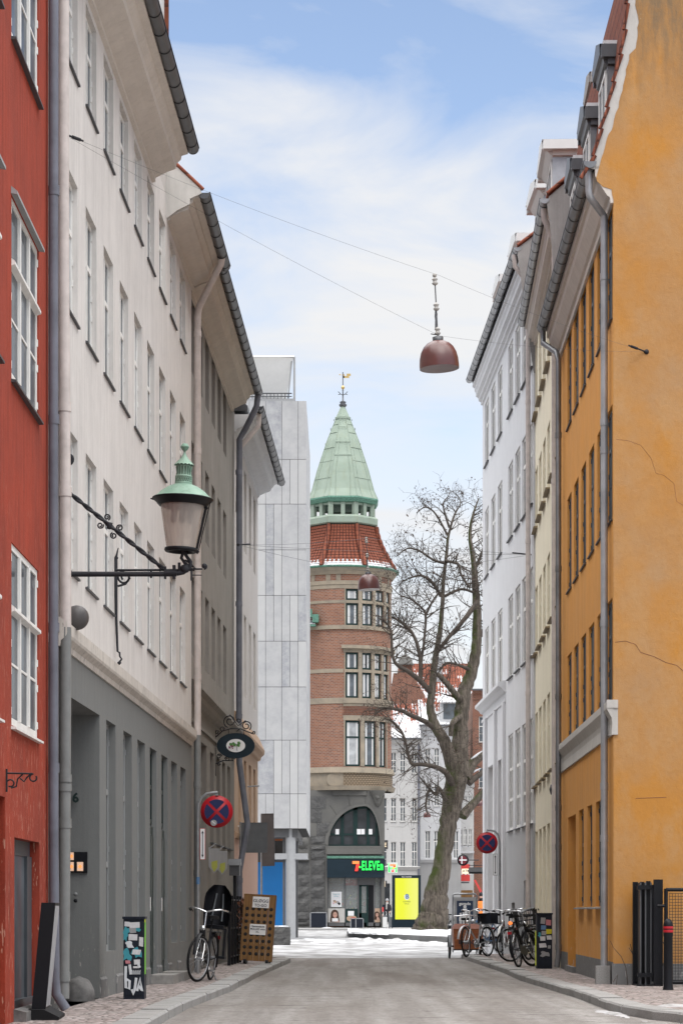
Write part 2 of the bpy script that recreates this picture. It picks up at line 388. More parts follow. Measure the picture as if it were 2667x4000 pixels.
M['cabinet'] = paint('cabinet_paint', (.014, .018, .028, 1), .5, .12, spec=.2)
M['stick'] = paint('sticker_white', (.62, .61, .62, 1), .6, .12, scale=20)
M['stickb'] = paint('sticker_blue', (.10, .20, .36, 1), .6, .1)
M['stickp'] = paint('sticker_pink', (.52, .20, .22, 1), .6, .1)
M['sticky'] = paint('sticker_yellow', (.62, .55, .02, 1), .6, .1)
M['teal'] = paint('spray_teal', (.05, .30, .36, 1), .6, .15)
M['ambertip'] = paint('yellowed_glass', (.36, .37, .07, 1), .4, .1)
M['spray'] = paint('spray_white', (.62, .64, .66, 1), .6, .1)
M['lime'] = paint('spray_lime', (.22, .62, .06, 1), .6, .1)
M['limey'] = paint('spray_yellow', (.62, .72, .05, 1), .6, .1)
M['stone'] = paint('worn_granite', (.15, .145, .14, 1), .85, .3, scale=9)
M['step'] = paint('step_stone', (.25, .24, .225, 1), .85, .2, scale=9)
M['blue'] = paint('blue_hoarding', (.010, .19, .52, 1), .5, .05, scale=.6)
M['concrete'] = paint('smooth_concrete', (.33, .335, .34, 1), .7, .06)
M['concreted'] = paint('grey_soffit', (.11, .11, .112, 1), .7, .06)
M['canopy'] = paint('white_canopy', (.62, .62, .61, 1), .5, .03)
M['whitecanvas'] = paint('white_roof_canvas', (.86, .86, .84, 1), .5, .03)
M['gold'] = paint('gilding', (.60, .42, .16, 1), .35, .1, .7)
M['navy'] = paint('dark_navy_board', (.012, .024, .034, 1), .45, .1, spec=.2)
M['redcloth'] = paint('red_banner', (.60, .055, .05, 1), .7, .06)
M['skin'] = paint('skin', (.50, .30, .23, 1), .6, .04)
M['parka'] = paint('black_parka', (.018, .018, .022, 1), .8, .2)
M['beanie'] = paint('grey_knit', (.36, .36, .37, 1), .9, .2)
M['hair'] = paint('brown_hair', (.06, .03, .018, 1), .7, .2)
M['orangevest'] = paint('hi_vis_orange', (.80, .20, .03, 1), .7, .05)
M['foliage'] = paint('olive_leaves', (.06, .085, .04, 1), .7, .3)
M['rust'] = paint('rusty_leaf', (.20, .08, .045, 1), .8, .25)
M['cgreen'] = emis('lit_green', (.02, .95, .10, 1), .85, (.02, .5, .06, 1))
M['cred'] = emis('lit_red', (1.0, .045, .03, 1), .75, (.5, .03, .02, 1))
M['cor'] = emis('lit_orange', (1.0, .25, .06, 1), .7, (.5, .1, .03, 1))
M['litwhite'] = emis('lit_white', (.95, .97, .95, 1), .26, (.35, .35, .35, 1))
M['litbox'] = emis('lit_warm_sign', (1.0, .80, .50, 1), .5, (.6, .5, .4, 1))
M['bell'] = emis('lit_bell_label', (1.0, .52, .28, 1), .28, (.5, .42, .36, 1))
M['bellspot'] = emis('lit_bell_spot', (1.0, .36, .10, 1), .45)
M['warm'] = emis('warm_lamp', (1.0, .72, .42, 1), .7)
def yellow_screen():
    k = NT('yellow_screen'); v = k.coord()
    s = k.n('ShaderNodeSeparateXYZ'); k.l(v, s.inputs[0])
    f = k.ramp(s.outputs[0], -.2, .45)
    c = k.mix(f, (.86, .90, .03, 1), (.88, .90, .19, 1))
    k.col((.05, .05, .02, 1)); k.l(c, k.b.inputs['Emission Color']); k.b.inputs['Emission Strength'].default_value = .58
    M['screen'] = k.fin(.2)
yellow_screen()
M['clear'] = clear_glass('shop_glass')
M['shopwall'] = paint('shop_back_wall', (.30, .25, .20, 1), .8, .3, scale=1.5)

# ---------------------------------------------------------------- mesh helpers
class MB:
    def __init__(s):
        s.v = []; s.f = []; s.mi = []; s.sm = []; s.uv = {}
    def add(s, pts, faces, mi=0, sm=False):
        o = len(s.v); s.v += [tuple(p) for p in pts]
        for f in faces:
            s.f.append(tuple(i + o for i in f)); s.mi.append(mi); s.sm.append(sm)
        return s
    def quad(s, a, b, c, d, mi=0): return s.add((a, b, c, d), ((0, 1, 2, 3),), mi)
    def poly(s, pts, mi=0): return s.add(pts, (tuple(range(len(pts))),), mi)
    def box(s, x0, x1, y0, y1, z0, z1, mi=0):
        x0, x1 = sorted((x0, x1)); y0, y1 = sorted((y0, y1)); z0, z1 = sorted((z0, z1))
        p = [(x, y, z) for z in (z0, z1) for y in (y0, y1) for x in (x0, x1)]
        return s.add(p, ((0, 2, 3, 1), (4, 5, 7, 6), (0, 1, 5, 4), (2, 6, 7, 3), (0, 4, 6, 2), (1, 3, 7, 5)), mi)
    def obox(s, c, ax, hx, hy, hz, mi=0):
        """box about c with half sizes along the axes of the 3x3 matrix ax"""
        p = [Vector(c) + ax @ Vector((x * hx, y * hy, z * hz)) for z in (-1, 1) for y in (-1, 1) for x in (-1, 1)]
        return s.add(p, ((0, 2, 3, 1), (4, 5, 7, 6), (0, 1, 5, 4), (2, 6, 7, 3), (0, 4, 6, 2), (1, 3, 7, 5)), mi)
    def prism(s, poly, fn0, fn1, mi=0, sm=False, caps=True):
        """polygon lofted from fn0(p) to fn1(p)"""
        n = len(poly)
        a = [fn0(p) for p in poly]; b = [fn1(p) for p in poly]
        fs = [(i, (i + 1) % n, (i + 1) % n + n, i + n) for i in range(n)]
        s.add(a + b, fs, mi, sm)
        if caps: s.poly(a[::-1], mi); s.poly(b, mi)
        return s
    def extr(s, prof, u0, u1, sg, mi=0, sm=False):
        """profile (offset outwards, z) run along a facade from u0 to u1"""
        return s.prism(prof, lambda p: (u0, sg * p[0], p[1]), lambda p: (u1, sg * p[0], p[1]), mi, sm)
    def tube(s, pts, r, n=8, mi=0, sm=True, caps=True, closed=False):
        pts = [Vector(p) for p in pts]; k = len(pts)
        rs = r if isinstance(r, (list, tuple)) else [r] * k
        up = None; rings = []
        for i in range(k):
            if closed: d = pts[(i + 1) % k] - pts[i - 1]
            else: d = pts[min(i + 1, k - 1)] - pts[max(i - 1, 0)]
            if d.length < 1e-9: d = Vector((0, 0, 1))
            d.normalize()
            if up is None:
                up = Vector((0, 0, 1)) if abs(d.z) < .9 else Vector((1, 0, 0))
            a = up - d * up.dot(d)
            if a.length < 1e-6: a = d.orthogonal()
            a.normalize(); up = a; b = d.cross(a)
            rings.append([pts[i] + (a * math.cos(2 * PI * j / n) + b * math.sin(2 * PI * j / n)) * rs[i] for j in range(n)])
        P = [p for q in rings for p in q]; fs = []
        for i in range(k if closed else k - 1):
            i2 = (i + 1) % k
            for j in range(n):
                fs.append((i * n + j, i * n + (j + 1) % n, i2 * n + (j + 1) % n, i2 * n + j))
        s.add(P, fs, mi, sm)
        if caps and not closed: s.poly(rings[0][::-1], mi); s.poly(rings[-1], mi)
        return s
    def lathe(s, prof, n=24, c=(0, 0, 0), mi=0, sm=True, ax='Z', a0=0, a1=2 * PI, cap=True):
        full = abs(a1 - a0 - 2 * PI) < 1e-6
        m = n if full else n + 1
        def pt(r, z, a):
            x, y = r * math.cos(a), r * math.sin(a)
            q = (x, y, z) if ax == 'Z' else ((z, x, y) if ax == 'X' else (x, z, y))
            return (q[0] + c[0], q[1] + c[1], q[2] + c[2])
        P = [pt(r, z, a0 + (a1 - a0) * j / n) for r, z in prof for j in range(m)]
        fs = []
        for i in range(len(prof) - 1):
            for j in range(n):
                j2 = (j + 1) % m
                fs.append((i * m + j, i * m + j2, (i + 1) * m + j2, (i + 1) * m + j))
        s.add(P, fs, mi, sm)
        if cap and full:
            for i in (0, len(prof) - 1):
                if prof[i][0] > 1e-4: s.poly([pt(prof[i][0], prof[i][1], 2 * PI * j / n) for j in range(n)], mi)
        return s
    def disc(s, c, r, ax='Y', n=24, mi=0, rx=None):
        rx = rx or r
        if ax == 'Y': return s.poly([(c[0] + rx * math.cos(2 * PI * j / n), c[1], c[2] + r * math.sin(2 * PI * j / n)) for j in range(n)], mi)
        return s.poly([(c[0], c[1] + r * math.cos(2 * PI * j / n), c[2] + r * math.sin(2 * PI * j / n)) for j in range(n)], mi)
    def obj(s, name, mats, parent=None, loc=(0, 0, 0), uvf=None):
        me = bpy.data.meshes.new(name)
        me.from_pydata(s.v, [], s.f)
        if not isinstance(mats, (list, tuple)): mats = [mats]
        for m in mats: me.materials.append(M[m] if isinstance(m, str) else m)
        me.polygons.foreach_set('material_index', [min(i, len(mats) - 1) for i in s.mi])
        me.polygons.foreach_set('use_smooth', s.sm)
        if uvf:
            uv = me.uv_layers.new(name='UVMap')
            for p in me.polygons:
                us = [uvf(me.vertices[i].co) for i in p.vertices]
                for li, q in zip(p.loop_indices, us): uv.data[li].uv = q
        me.update()
        return link(name, me, parent, loc)
def link(name, me, parent=None, loc=(0, 0, 0)):
    o = bpy.data.objects.new(name, me); COL.objects.link(o)
    o.location = loc
    if parent: o.parent = parent
    return o
def tag(o, label, cat, group=None):
    o['label'] = label; o['category'] = cat
    if group: o['group'] = group
    return o
def structure(o): o['kind'] = 'structure'; return o
def thing(name, label, cat, loc=(0, 0, 0), rz=0.0, group=None):
    o = bpy.data.objects.new(name, None); COL.objects.link(o)
    o.empty_display_size = .2
    o.location = loc; o.rotation_euler = (0, 0, rz)
    return tag(o, label, cat, group)
def dup(root, loc=None, rz=None, label=None, group=None):
    r = root.copy(); COL.objects.link(r)
    if loc is not None: r.location = loc
    if rz is not None: r.rotation_euler = (root.rotation_euler[0], root.rotation_euler[1], rz)
    if label: r['label'] = label
    if group: r['group'] = group
    for ch in list(root.children):
        c = ch.copy(); COL.objects.link(c); c.parent = r
        for g in list(ch.children):
            d = g.copy(); COL.objects.link(d); d.parent = c
    return r
def at(px, py, Z): return Vector(((px - CX) / F * Z, Z, CH + (HY - py) / F * Z))
def gnd(px, py, z=0.0):
    Z = F * (CH - z) / (py - HY); return Vector(((px - CX) / F * Z, Z, z))
def spiral(c, r0, r1, turns, a0, ax='Y', n=22, sgn=1):
    o = []
    for i in range(n + 1):
        t = i / n; a = a0 + sgn * turns * 2 * PI * t; r = r0 + (r1 - r0) * t
        if ax == 'Y': o.append((c[0] + r * math.cos(a), c[1], c[2] + r * math.sin(a)))
        else: o.append((c[0], c[1] + r * math.cos(a), c[2] + r * math.sin(a)))
    return o
_fonts = {}
def text(name, body, size, mat, parent=None, loc=(0, 0, 0), rot=(PI / 2, 0, 0), ext=.004, align='CENTER', sx=1.0, bold=0.0, space=1.0):
    cu = bpy.data.curves.new('lettering', 'FONT')
    cu.body = body; cu.size = size; cu.extrude = ext; cu.align_x = align; cu.align_y = 'CENTER'; cu.offset = bold; cu.space_character = space
    cu.resolution_u = 3
    t = bpy.data.objects.new('lettering', cu); COL.objects.link(t)
    dg = bpy.context.evaluated_depsgraph_get()
    me = bpy.data.meshes.new_from_object(t.evaluated_get(dg))
    bpy.data.objects.remove(t); bpy.data.curves.remove(cu)
    me.materials.clear(); me.materials.append(M[mat])
    o = link(name, me, parent, loc); o.rotation_euler = rot; o.scale = (sx, 1, 1)
    return o

# ---------------------------------------------------------------- facades
class Facade:
    """a house front: local x runs along the street away from the camera, outwards is sg * y"""
    def __init__(s, name, label, vpx, Wd, side, Za, cat='building'):
        s.dx = (vpx - CX) / F; s.th = math.atan(s.dx); s.Za = Za
        s.sg = side                         # +1 right-hand side of the street, -1 left-hand side
        s.Wd = Wd
        s.X0 = s.dx * Za + side * Wd
        s.root = thing(name, label, cat, (s.X0, Za, 0), PI / 2 - s.th)
        s.ops = []; s.cache = {}
    def u(s, Z): return (Z - s.Za) / math.cos(s.th)
    def world(s, Z, o=0.0, z=0.0):
        c, n = math.cos(s.th), math.sin(s.th)
        return Vector((s.dx * Z + s.side_off() - s.sg * o * c, Z + s.sg * o * n, z))
    def side_off(s): return s.sg * s.Wd
class Front(Facade):
    """a house front that faces the camera"""
    def __init__(s, name, label, X0, Y0, cat='building', rz=0.0):
        s.sg = -1; s.X0 = X0; s.Za = 0; s.th = 0
        s.root = thing(name, label, cat, (X0, Y0, 0), rz)
        s.ops = []; s.cache = {}
def add_open(fc, a, b, c, d, rd): fc.ops.append((a, b, c, d, rd))
def wall(fc, u0, u1, z0, z1, mats, zones=None, depth=7.0, name='wall', ops=None, uvf=None, top=True, cutz=()):
    """front with openings and reveals, sides, back and top; zones(uc, zc) picks the material slot"""
    sg = fc.sg; ops = fc.ops if ops is None else ops
    us = sorted(set([u0, u1] + [x for o in ops for x in o[:2] if u0 < x < u1]))
    zs = sorted(set([z0, z1] + list(cutz) + [x for o in ops for x in o[2:4] if z0 < x < z1]))
    m = MB(); zf = zones or (lambda u, z: 0)
    for i in range(len(us) - 1):
        for j in range(len(zs) - 1):
            uc, zc = (us[i] + us[i + 1]) / 2, (zs[j] + zs[j + 1]) / 2
            if any(o[0] < uc < o[1] and o[2] < zc < o[3] for o in ops): continue
            m.quad((us[i], 0, zs[j]), (us[i + 1], 0, zs[j]), (us[i + 1], 0, zs[j + 1]), (us[i], 0, zs[j + 1]), zf(uc, zc))
    for a, b, c, d, rd in ops:
        y = -sg * rd; k = zf((a + b) / 2, (c + d) / 2)
        m.quad((a, 0, c), (a, y, c), (a, y, d), (a, 0, d), k); m.quad((b, 0, c), (b, y, c), (b, y, d), (b, 0, d), k)
        m.quad((a, 0, d), (b, 0, d), (b, y, d), (a, y, d), k); m.quad((a, 0, c), (b, 0, c), (b, y, c), (a, y, c), k)
    yb = -sg * depth
    for j in range(len(zs) - 1):
        k = zf(u0, (zs[j] + zs[j + 1]) / 2)
        for uu in (u0, u1): m.quad((uu, 0, zs[j]), (uu, yb, zs[j]), (uu, yb, zs[j + 1]), (uu, 0, zs[j + 1]), k)
    m.quad((u0, yb, z0), (u1, yb, z0), (u1, yb, z1), (u0, yb, z1), zf(u0, z1))
    if top: m.quad((u0, 0, z1), (u1, 0, z1), (u1, yb, z1), (u0, yb, z1), zf(u0, z1))
    return m.obj(name, mats, fc.root, uvf=uvf)
def window(fc, u, z, w, h, rd, frame='wframe', pane='pane', cols=2, rows=(.34,), fw=.055, bars=0, sill='sill', sillw=.06, proud=.0, hinge=True, op=True, vary=True, name='window', silldrop=.0, curtain=.0):
    """casement window: frame (the part), pane and sill (its sub-parts). rows = heights of the transoms from the top"""
    sg = fc.sg
    if op: add_open(fc, u, u + w, z, z + h, rd)
    if vary and random.random() < curtain: pane = 'paneb'
    key = (round(w, 3), round(h, 3), frame, pane, cols, rows, fw, bars, sill, sillw, round(rd, 3))
    c = fc.cache.get(key)
    if c is None:
        m = MB(); a = .028 if isinstance(fc, Front) else .010                                           # frame stands proud of the glass
        def bx(x0, x1, z0, z1, t=a): m.box(x0, x1, -sg * .03, sg * t, z0, z1)
        bx(0, fw, 0, h); bx(w - fw, w, 0, h); bx(fw, w - fw, 0, fw * 1.25); bx(fw, w - fw, h - fw, h)
        for i in range(1, cols): x = w * i / cols; bx(x - fw * .62, x + fw * .62, fw * 1.25, h - fw, a + (.012 if isinstance(fc, Front) else .013))
        ed = [h - fw] + [h * (1 - q) for q in rows] + [fw * 1.25]
        for q in rows:
            zz = h * (1 - q)
            for i in range(cols): bx(max(fw, w * i / cols + fw * .62 * (i > 0)), min(w - fw, w * (i + 1) / cols - fw * .62 * (i < cols - 1)), zz - fw * .6, zz + fw * .6, a + .004)
        if bars:
            for i in range(cols):
                x0 = w * i / cols + fw * .7; x1 = w * (i + 1) / cols - fw * .7
                for b in range(1, bars + 1):
                    zz = ed[-1] + (ed[-2] - ed[-1]) * b / (bars + 1)
                    bx(x0, x1, zz - .012, zz + .012, a - .004)
        if hinge:
            for q in (.08, .30, .45, .92):
                for x in (.012, w - .047): m.box(x, x + .035, sg * a, sg * (a + .012), h * q - .035, h * q + .035)
        p = MB(); p.box(fw * .5, w - fw * .5, -sg * .012, -sg * .004, fw * .5, h - fw * .5)
        s_ = None
        if sill:
            s_ = MB(); s_.prism([(0, .0), (rd + sillw, -.02), (rd + sillw, -.042), (0, -.042)], lambda q: (-.03, sg * q[0], q[1]), lambda q: (w + .03, sg * q[0], q[1]))
        o = m.obj(name, frame, fc.root); po = p.obj('pane', pane, o); so = s_.obj('sill', sill, o) if s_ else None
        fc.cache[key] = (o.data, po.data, so.data if so else None)
    else:
        o = link(name, c[0], fc.root); po = link('pane', c[1], o); so = link('sill', c[2], o) if c[2] else None
    o.location = (u, -sg * (rd - proud), z)
    if so: so.location = (0, -sg * proud, -silldrop)
    return o
def gutter(fc, u0, u1, off, z, r=.085, mat='zincd', pitch=.62, end=True):
    """half-round gutter with its seams, and the brackets"""
    sg = fc.sg; m = MB()
    N = 10
    def ring(rr, lip=0): return [(off + rr * math.cos(PI + PI * j / N), z + rr * math.sin(PI + PI * j / N)) for j in range(N + 1)]
    a = ring(r); b = ring(r - .008)[::-1]
    m.extr(a + b, u0, u1, sg, 0, False)
    for uu in ((u0, u1) if end else ()):
        m.extr(ring(r + .003) + [], uu - .01, uu + .01, sg)
    x = u0 + .25
    while x < u1 - .1:
        rr = ring(r + .007); m.extr(rr + ring(r)[::-1], x, x + .022, sg, 1)
        x += pitch
    m.tube([(u0, sg * (off + r), z + .006), (u1, sg * (off + r), z + .006)], .012, 6, 1)
    return m.obj('gutter', [mat, 'zincd' if mat != 'zincd' else 'black'], fc.root)
def pipe(fc, pts, r, mat, rings=(), parent=None, name='downpipe', mat2=None, sm=True):
    m = MB(); m.tube(pts, r, 12, 0, sm)
    for p in rings: m.tube([(p[0], p[1], p[2] - .05), (p[0], p[1], p[2] + .05)], r * 1.14, 12, 0, True)
    return m.obj(name, mat, parent or fc.root)

# ================================================================ setting: ground
def sheet(name, pts, z, mat): return structure(MB().poly([(p[0], p[1], z) for p in pts]).obj(name, mat))
RZ = -.10
g = MB(); g.box(-700, 700, -60, 1500, RZ - .5, RZ - .012); structure(g.obj('ground', 'farpave'))
KL = [(-2.05, 12), (-1.86, 22), (-1.84, 24.3), (-1.80, 28.1), (-1.575, 33.8), (-1.46, 40.8), (-1.13, 53.2)]
KR = [(3.9, 12), (3.62, 23.2), (3.47, 24.5), (3.27, 25.1), (3.10, 26.4), (3.08, 27.6), (3.10, 31.7), (3.01, 36.3), (2.94, 39.3), (3.0, 44.4), (2.95, 49.9), (2.90, 57.6)]
sheet('road', [(-2.1, 2)] + KL + [(-1.5, 54.6), (-6, 54.8), (-6, 58.2), (4.2, 58.2), (3.1, 57.8)] + KR[::-1] + [(3.9, 2)], RZ, 'asphalt')
sheet('plaza', [(-30, 54.7), (-1.5, 54.7), (1, 55.6), (2.95, 57.9), (4.2, 58.4), (60, 60), (60, 141), (-30, 141)], RZ - .005, 'slush')
sheet('pavement', [(-5, 10)] + [(x - .28, y) for x, y in KL] + [(-1.75, 54.2), (-6, 54.2)], .0, 'cobble')
sheet('pavement', [(9, 10)] + [(x + .26, y) for x, y in KR] + [(3.3, 58.2), (9, 58.2)], .0, 'cobble')
m = MB(); m.box(-40, 40, 141, 420, RZ - .3, -.004); structure(m.obj('pavement', 'farpave'))
def kerb(line, side, name):
    m = MB()
    # resample into stones about 0.9 m long with open joints
    pts = []
    for (x0, y0), (x1, y1) in zip(line, line[1:]):
        n = max(1, round(math.hypot(x1 - x0, y1 - y0) / 1.05))
        for i in range(n): pts.append((x0 + (x1 - x0) * i / n, y0 + (y1 - y0) * i / n))
    pts.append(line[-1])
    for a, b in zip(pts, pts[1:]):
        j = random.uniform(-.006, .006); h = random.uniform(-.006, .008)
        dx, dy = (b[0] - a[0]) * .012, (b[1] - a[1]) * .012
        q = [(a[0] + j + dx, a[1] + dy), (b[0] + j - dx, b[1] - dy)]
        w = side * .29
        base = [(q[0][0], q[0][1]), (q[1][0], q[1][1]), (q[1][0] + w, q[1][1]), (q[0][0] + w, q[0][1])]
        ins = side * .02
        top = [(q[0][0] + ins, q[0][1]), (q[1][0] + ins, q[1][1]), (q[1][0] + w, q[1][1]), (q[0][0] + w, q[0][1])]
        P = [(x, y, RZ - .05) for x, y in base] + [(x, y, h - .016) for x, y in base] + [(x, y, h + .006) for x, y in top]
        m.add(P, [(i, (i + 1) % 4, (i + 1) % 4 + 4, i + 4) for i in range(4)] + [(i + 4, (i + 1) % 4 + 4, (i + 1) % 4 + 8, i + 8) for i in range(4)] + [(8, 9, 10, 11)])
    return structure(m.obj(name, 'kerb'))
kerb(KL + [(-1.25, 53.9), (-1.6, 54.4)], -1, 'kerb')
kerb(KR, 1, 'kerb')

# ================================================================ left-hand side
# ---- red house
rd = Facade('red_house', 'weathered red limewashed house with white casement windows beside the dark downpipe', 1380, 3.21, -1, 15.0)
U = rd.u
for z, h, rows, bars in ((2.80, 1.72, (.36,), 1), (6.06, 1.73, (.36,), 1), (9.28, 1.8, (.36,), 1)):
    for Z in (22.36, 19.65, 17.0):
        window(rd, U(Z), z, 1.92, h, .055, cols=3, rows=rows, bars=bars, fw=.06, sill='wframe' if z < 6 else 'sill', sillw=.05, proud=.03, pane='pane')
# drip board over each transom and lintel
for z in (6.06 + 1.73, 9.28 + 1.8):
    for Z in (22.36, 19.65): m = MB(); m.extr([(.0, z), (.0, z + .07), (.06, z + .02), (.06, z - .01)], U(Z) - .03, U(Z) + 1.95, -1); m.obj('drip_moulding', 'hgrey', rd.root)
for z in (6.06, 9.28, 2.8):
    for Z in (22.36, 19.65):
        zz = z + (1.73 if z < 9 else 1.8) * .64; m = MB(); m.extr([(-.03, zz - .05), (-.03, zz + .05), (.03, zz), (.03, zz - .03)], U(Z) + .02, U(Z) + 1.9, -1); m.obj('drip_moulding', 'wframe', rd.root)
add_open(rd, U(22.55), U(24.36), .10, 1.75, .10)          # shop window
add_open(rd, U(20.2), U(21.95), .0, 2.10, .30)            # doorway
wall(rd, 0, U(25.05), -.1, 15, ['red', 'plinth'], lambda u, z: 0)
f = MB(); a, b = U(22.55), U(24.36)
f.box(a, b, .10, .13, 1.60, 1.75); f.box(b - .34, b, .08, .13, .10, 1.60); f.box(a, a + .05, .08, .13, .1, 1.6); f.box(a, b, .06, .13, .10, .18)
o = f.obj('shop_window', 'dframe', rd.root)
MB().box(a + .05, b - .34, .110, .118, .18, 1.60).obj('pane', 'pane', o)
MB().box(U(20.2), U(21.95), .29, .33, 0, 2.1).obj('door', 'red', rd.root)
MB().extr([(0, 0), (.12, 0), (.12, .09), (0, .12)], U(22.5), U(24.4), -1).obj('threshold', 'stone', rd.root)
x = U(24.93)
pipe(rd, [(x, -.075, 15), (x, -.07, 7), (x - .02, -.075, 2), (x, -.085, .35), (x, -.10, .18), (x + .02, -.20, .02)], .052, 'pipeL',
     [(x, -.075, z) for z in (11.15, 8.6, 6.2, 4.02, 2.55, .72, .5)])
# ---- pale tall house on its dark grey ground floor
ph = Facade('pale_house', 'tall pale plaster house with a dark grey ground floor and gateway', 1600, 3.72, -1, 25.2)
U = ph.u
cols = [25.75 + 1.6 * k for k in range(9)]
for k, Z in enumerate(cols):
    for z, h in ((10.34, 1.16), (7.62, 1.54), (4.79, 1.53)):
        window(ph, U(Z), z, .93, h, .125, cols=2, rows=(.36,), fw=.05, bars=0, sillw=.03, proud=.055, pane='pane', curtain=.25)
zt = 3.40
add_open(ph, U(25.35), U(28.57), 0, zt, 2.6)               # gateway
doors = []
for k, Z in enumerate([29.2, 30.95, 32.55, 34.1, 35.7, 37.15, 38.65]):
    if Z in (34.1, 35.7):
        add_open(ph, U(Z), U(Z) + .9, .12, zt, .13)
        f = MB(); a = U(Z); y = .055
        f.box(a, a + .9, y, y + .07, .12, 2.28); f.box(a + .05, a + .42, y - .015, y, .3, 1.1); f.box(a + .48, a + .85, y - .015, y, .3, 1.1)
        f.box(a + .05, a + .42, y - .015, y, 1.25, 2.15); f.box(a + .48, a + .85, y - .015, y, 1.25, 2.15)
        d = f.obj('door', 'greendoor', ph.root)
        MB().tube([(a + .08, y - .05, 1.05), (a + .08, y - .05, 1.25)], .014, 6).obj('handle', 'chrome', d)
        window(ph, a, 2.33, .9, zt - 2.33, .08, frame='greendoor', cols=2, rows=(.5,), fw=.05, sill=None, op=False, pane='paned', hinge=False)
    else:
        window(ph, U(Z), .55, .93, zt - .55, .15, frame='gframe', cols=2, rows=(.30, .62), fw=.06, sill=None, pane='paned', hinge=True, proud=.05)
wall(ph, 0, U(40.6), -.1, 12.0, ['pale', 'dgrey', 'plinth', 'dark_in'], lambda u, z: 1 if z < 3.9 else 0, cutz=(3.9, .2), top=False)
MB().box(U(25.36), U(28.56), 2.6, 2.66, 0, zt).obj('gate_door', 'dgrey', ph.root)
for a, b in ((28.58, 29.19), (30.14, 30.94), (31.9, 32.54), (33.5, 34.09), (35.02, 35.69), (36.62, 37.14), (38.1, 38.64), (39.6, 40.58)):
    m = MB(); m.extr([(0, -.05), (.02, -.05), (.02, .22), (0, .25)], U(a) + .01, U(b) - .01, -1); m.obj('plinth', 'plinth', ph.root)
band = [(0, 3.86), (.02, 3.86), (.03, 3.92), (.085, 3.97), (.095, 4.0), (.095, 4.12), (.0, 4.17)]
m = MB(); m.extr(band, U(25.2), U(40.55), -1); m.obj('string_course', 'bandm', ph.root)
def cornice(fc, Za, Zb, zb, o, zt, mat, name='cornice', extra=()):
    h = zt - zb
    p = [(0, zb), (.05, zb + .02), (.05, zb + h * .16), (.11, zb + h * .22), (o * .42, zb + h * .34), (o * .66, zb + h * .44), (o * .68, zb + h * .60),
         (o * .80, zb + h * .72), (o * .82, zb + h * .84), (o, zb + h * .9), (o, zt), (0, zt)]
    m = MB(); m.extr(p, fc.u(Za), fc.u(Zb), fc.sg); m.obj(name, mat, fc.root)
cornice(ph, 25.2, 34.4, 11.58, .52, 12.04, 'palec')
cornice(ph, 36.5, 40.58, 11.64, .50, 12.04, 'palec')
gutter(ph, U(25.2), U(34.45), .585, 12.09)
gutter(ph, U(36.45), U(40.6), .575, 12.05, end=True)
def eave_gap_shade(fc, Za, Zb, o, z):
    m = MB(); m.extr([(o - .02, z - .05), (o, z - .05), (o, z + .06), (o - .02, z + .06)], fc.u(Za), fc.u(Zb), fc.sg); m.obj('eave_gap_shade', 'black', fc.root)  # black strip paints the shade in the gap behind the gutter
eave_gap_shade(ph, 25.2, 34.42, .505, 12.08); eave_gap_shade(ph, 36.52, 40.6, .495, 12.06)
def roof(fc, Za, Zb, o, z, back, rise, mat='tile', t=.10):
    m = MB(); m.extr([(o, z), (o, z + t), (-back, z + rise + t), (-back * 2, z + t), (-back * 2, z)], fc.u(Za), fc.u(Zb), fc.sg)
    return m.obj('roof', mat, fc.root, uvf=lambda c: (c.x, c.z * 1.4))
roof(ph, 25.2, 34.45, .46, 12.10, 3.6, 4.0); roof(ph, 34.45, 36.5, -.02, 12.0, 3.4, 3.6); roof(ph, 36.5, 40.6, .5, 12.08, 3.6, 3.4)
m = MB()
P = [(0, 11.66), (.16, 11.78), (.36, 11.88), (.36, 11.96), (.54, 12.04), (.50, 12.14), (.10, 12.50), (-.6, 13.1), (-.6, 11.66)]
m.prism(P, lambda p: (U(36.47), -p[0], p[1]), lambda p: (U(36.43), -p[0], p[1]))
m.box(U(34.42), U(36.45), .0, .3, 12.0, 12.42)
m.obj('eave_end', 'verge', ph.root)
m = MB(); m.tube([(U(36.44), -.56, 12.10), (U(36.44), -.10, 12.54), (U(36.44), .6, 13.15)], .03, 6); m.obj('verge_tile', 'tile', ph.root, uvf=lambda c: (c.x, c.z))
m = MB(); m.box(U(31.6), U(33.2), -.30, 1.5, 12.35, 14.2); d = m.obj('dormer', 'canopy', ph.root)
m = MB(); m.box(U(31.5), U(33.3), -.42, 1.6, 14.2, 14.32); m.box(U(33.2), U(33.24), -.36, 1.5, 12.3, 14.2); m.obj('dormer_roof', 'tile', d, uvf=lambda c: (c.x, c.z))
# downpipes: one by the red house, one where the dark house begins
x = U(25.26)
pipe(ph, [(x - .03, -.05, 12), (x - .03, -.05, 8), (x, -.065, 5.5), (x + .0, -.07, 4.06)], .062, 'pipeP', [(x, -.065, 5.5), (x - .01, -.06, 6.4)])
pipe(ph, [(x, -.07, 4.06), (x, -.07, 3.7), (x, -.066, 2.6), (x - .005, -.06, 1.4), (x - .01, -.05, .12)], .062, 'pipeG',
     [(x, -.066, 2.45), (x, -.066, 2.37), (x, -.064, 1.98), (x - .01, -.052, .35)])
x = U(40.62)
pipe(ph, [(x - .75, -.575, 12.0), (x - .75, -.56, 11.9), (x - .05, -.13, 11.35), (x, -.10, 11.2), (x, -.10, 4.05)], .06, 'pipeP',
     [(x, -.1, z) for z in (10.9, 8.9, 6.9, 5.05)])
pipe(ph, [(x, -.10, 4.05), (x, -.10, 0)], .06, 'pipeG', [(x, -.1, 3.2), (x, -.1, 1.7), (x, -.1, .5)])
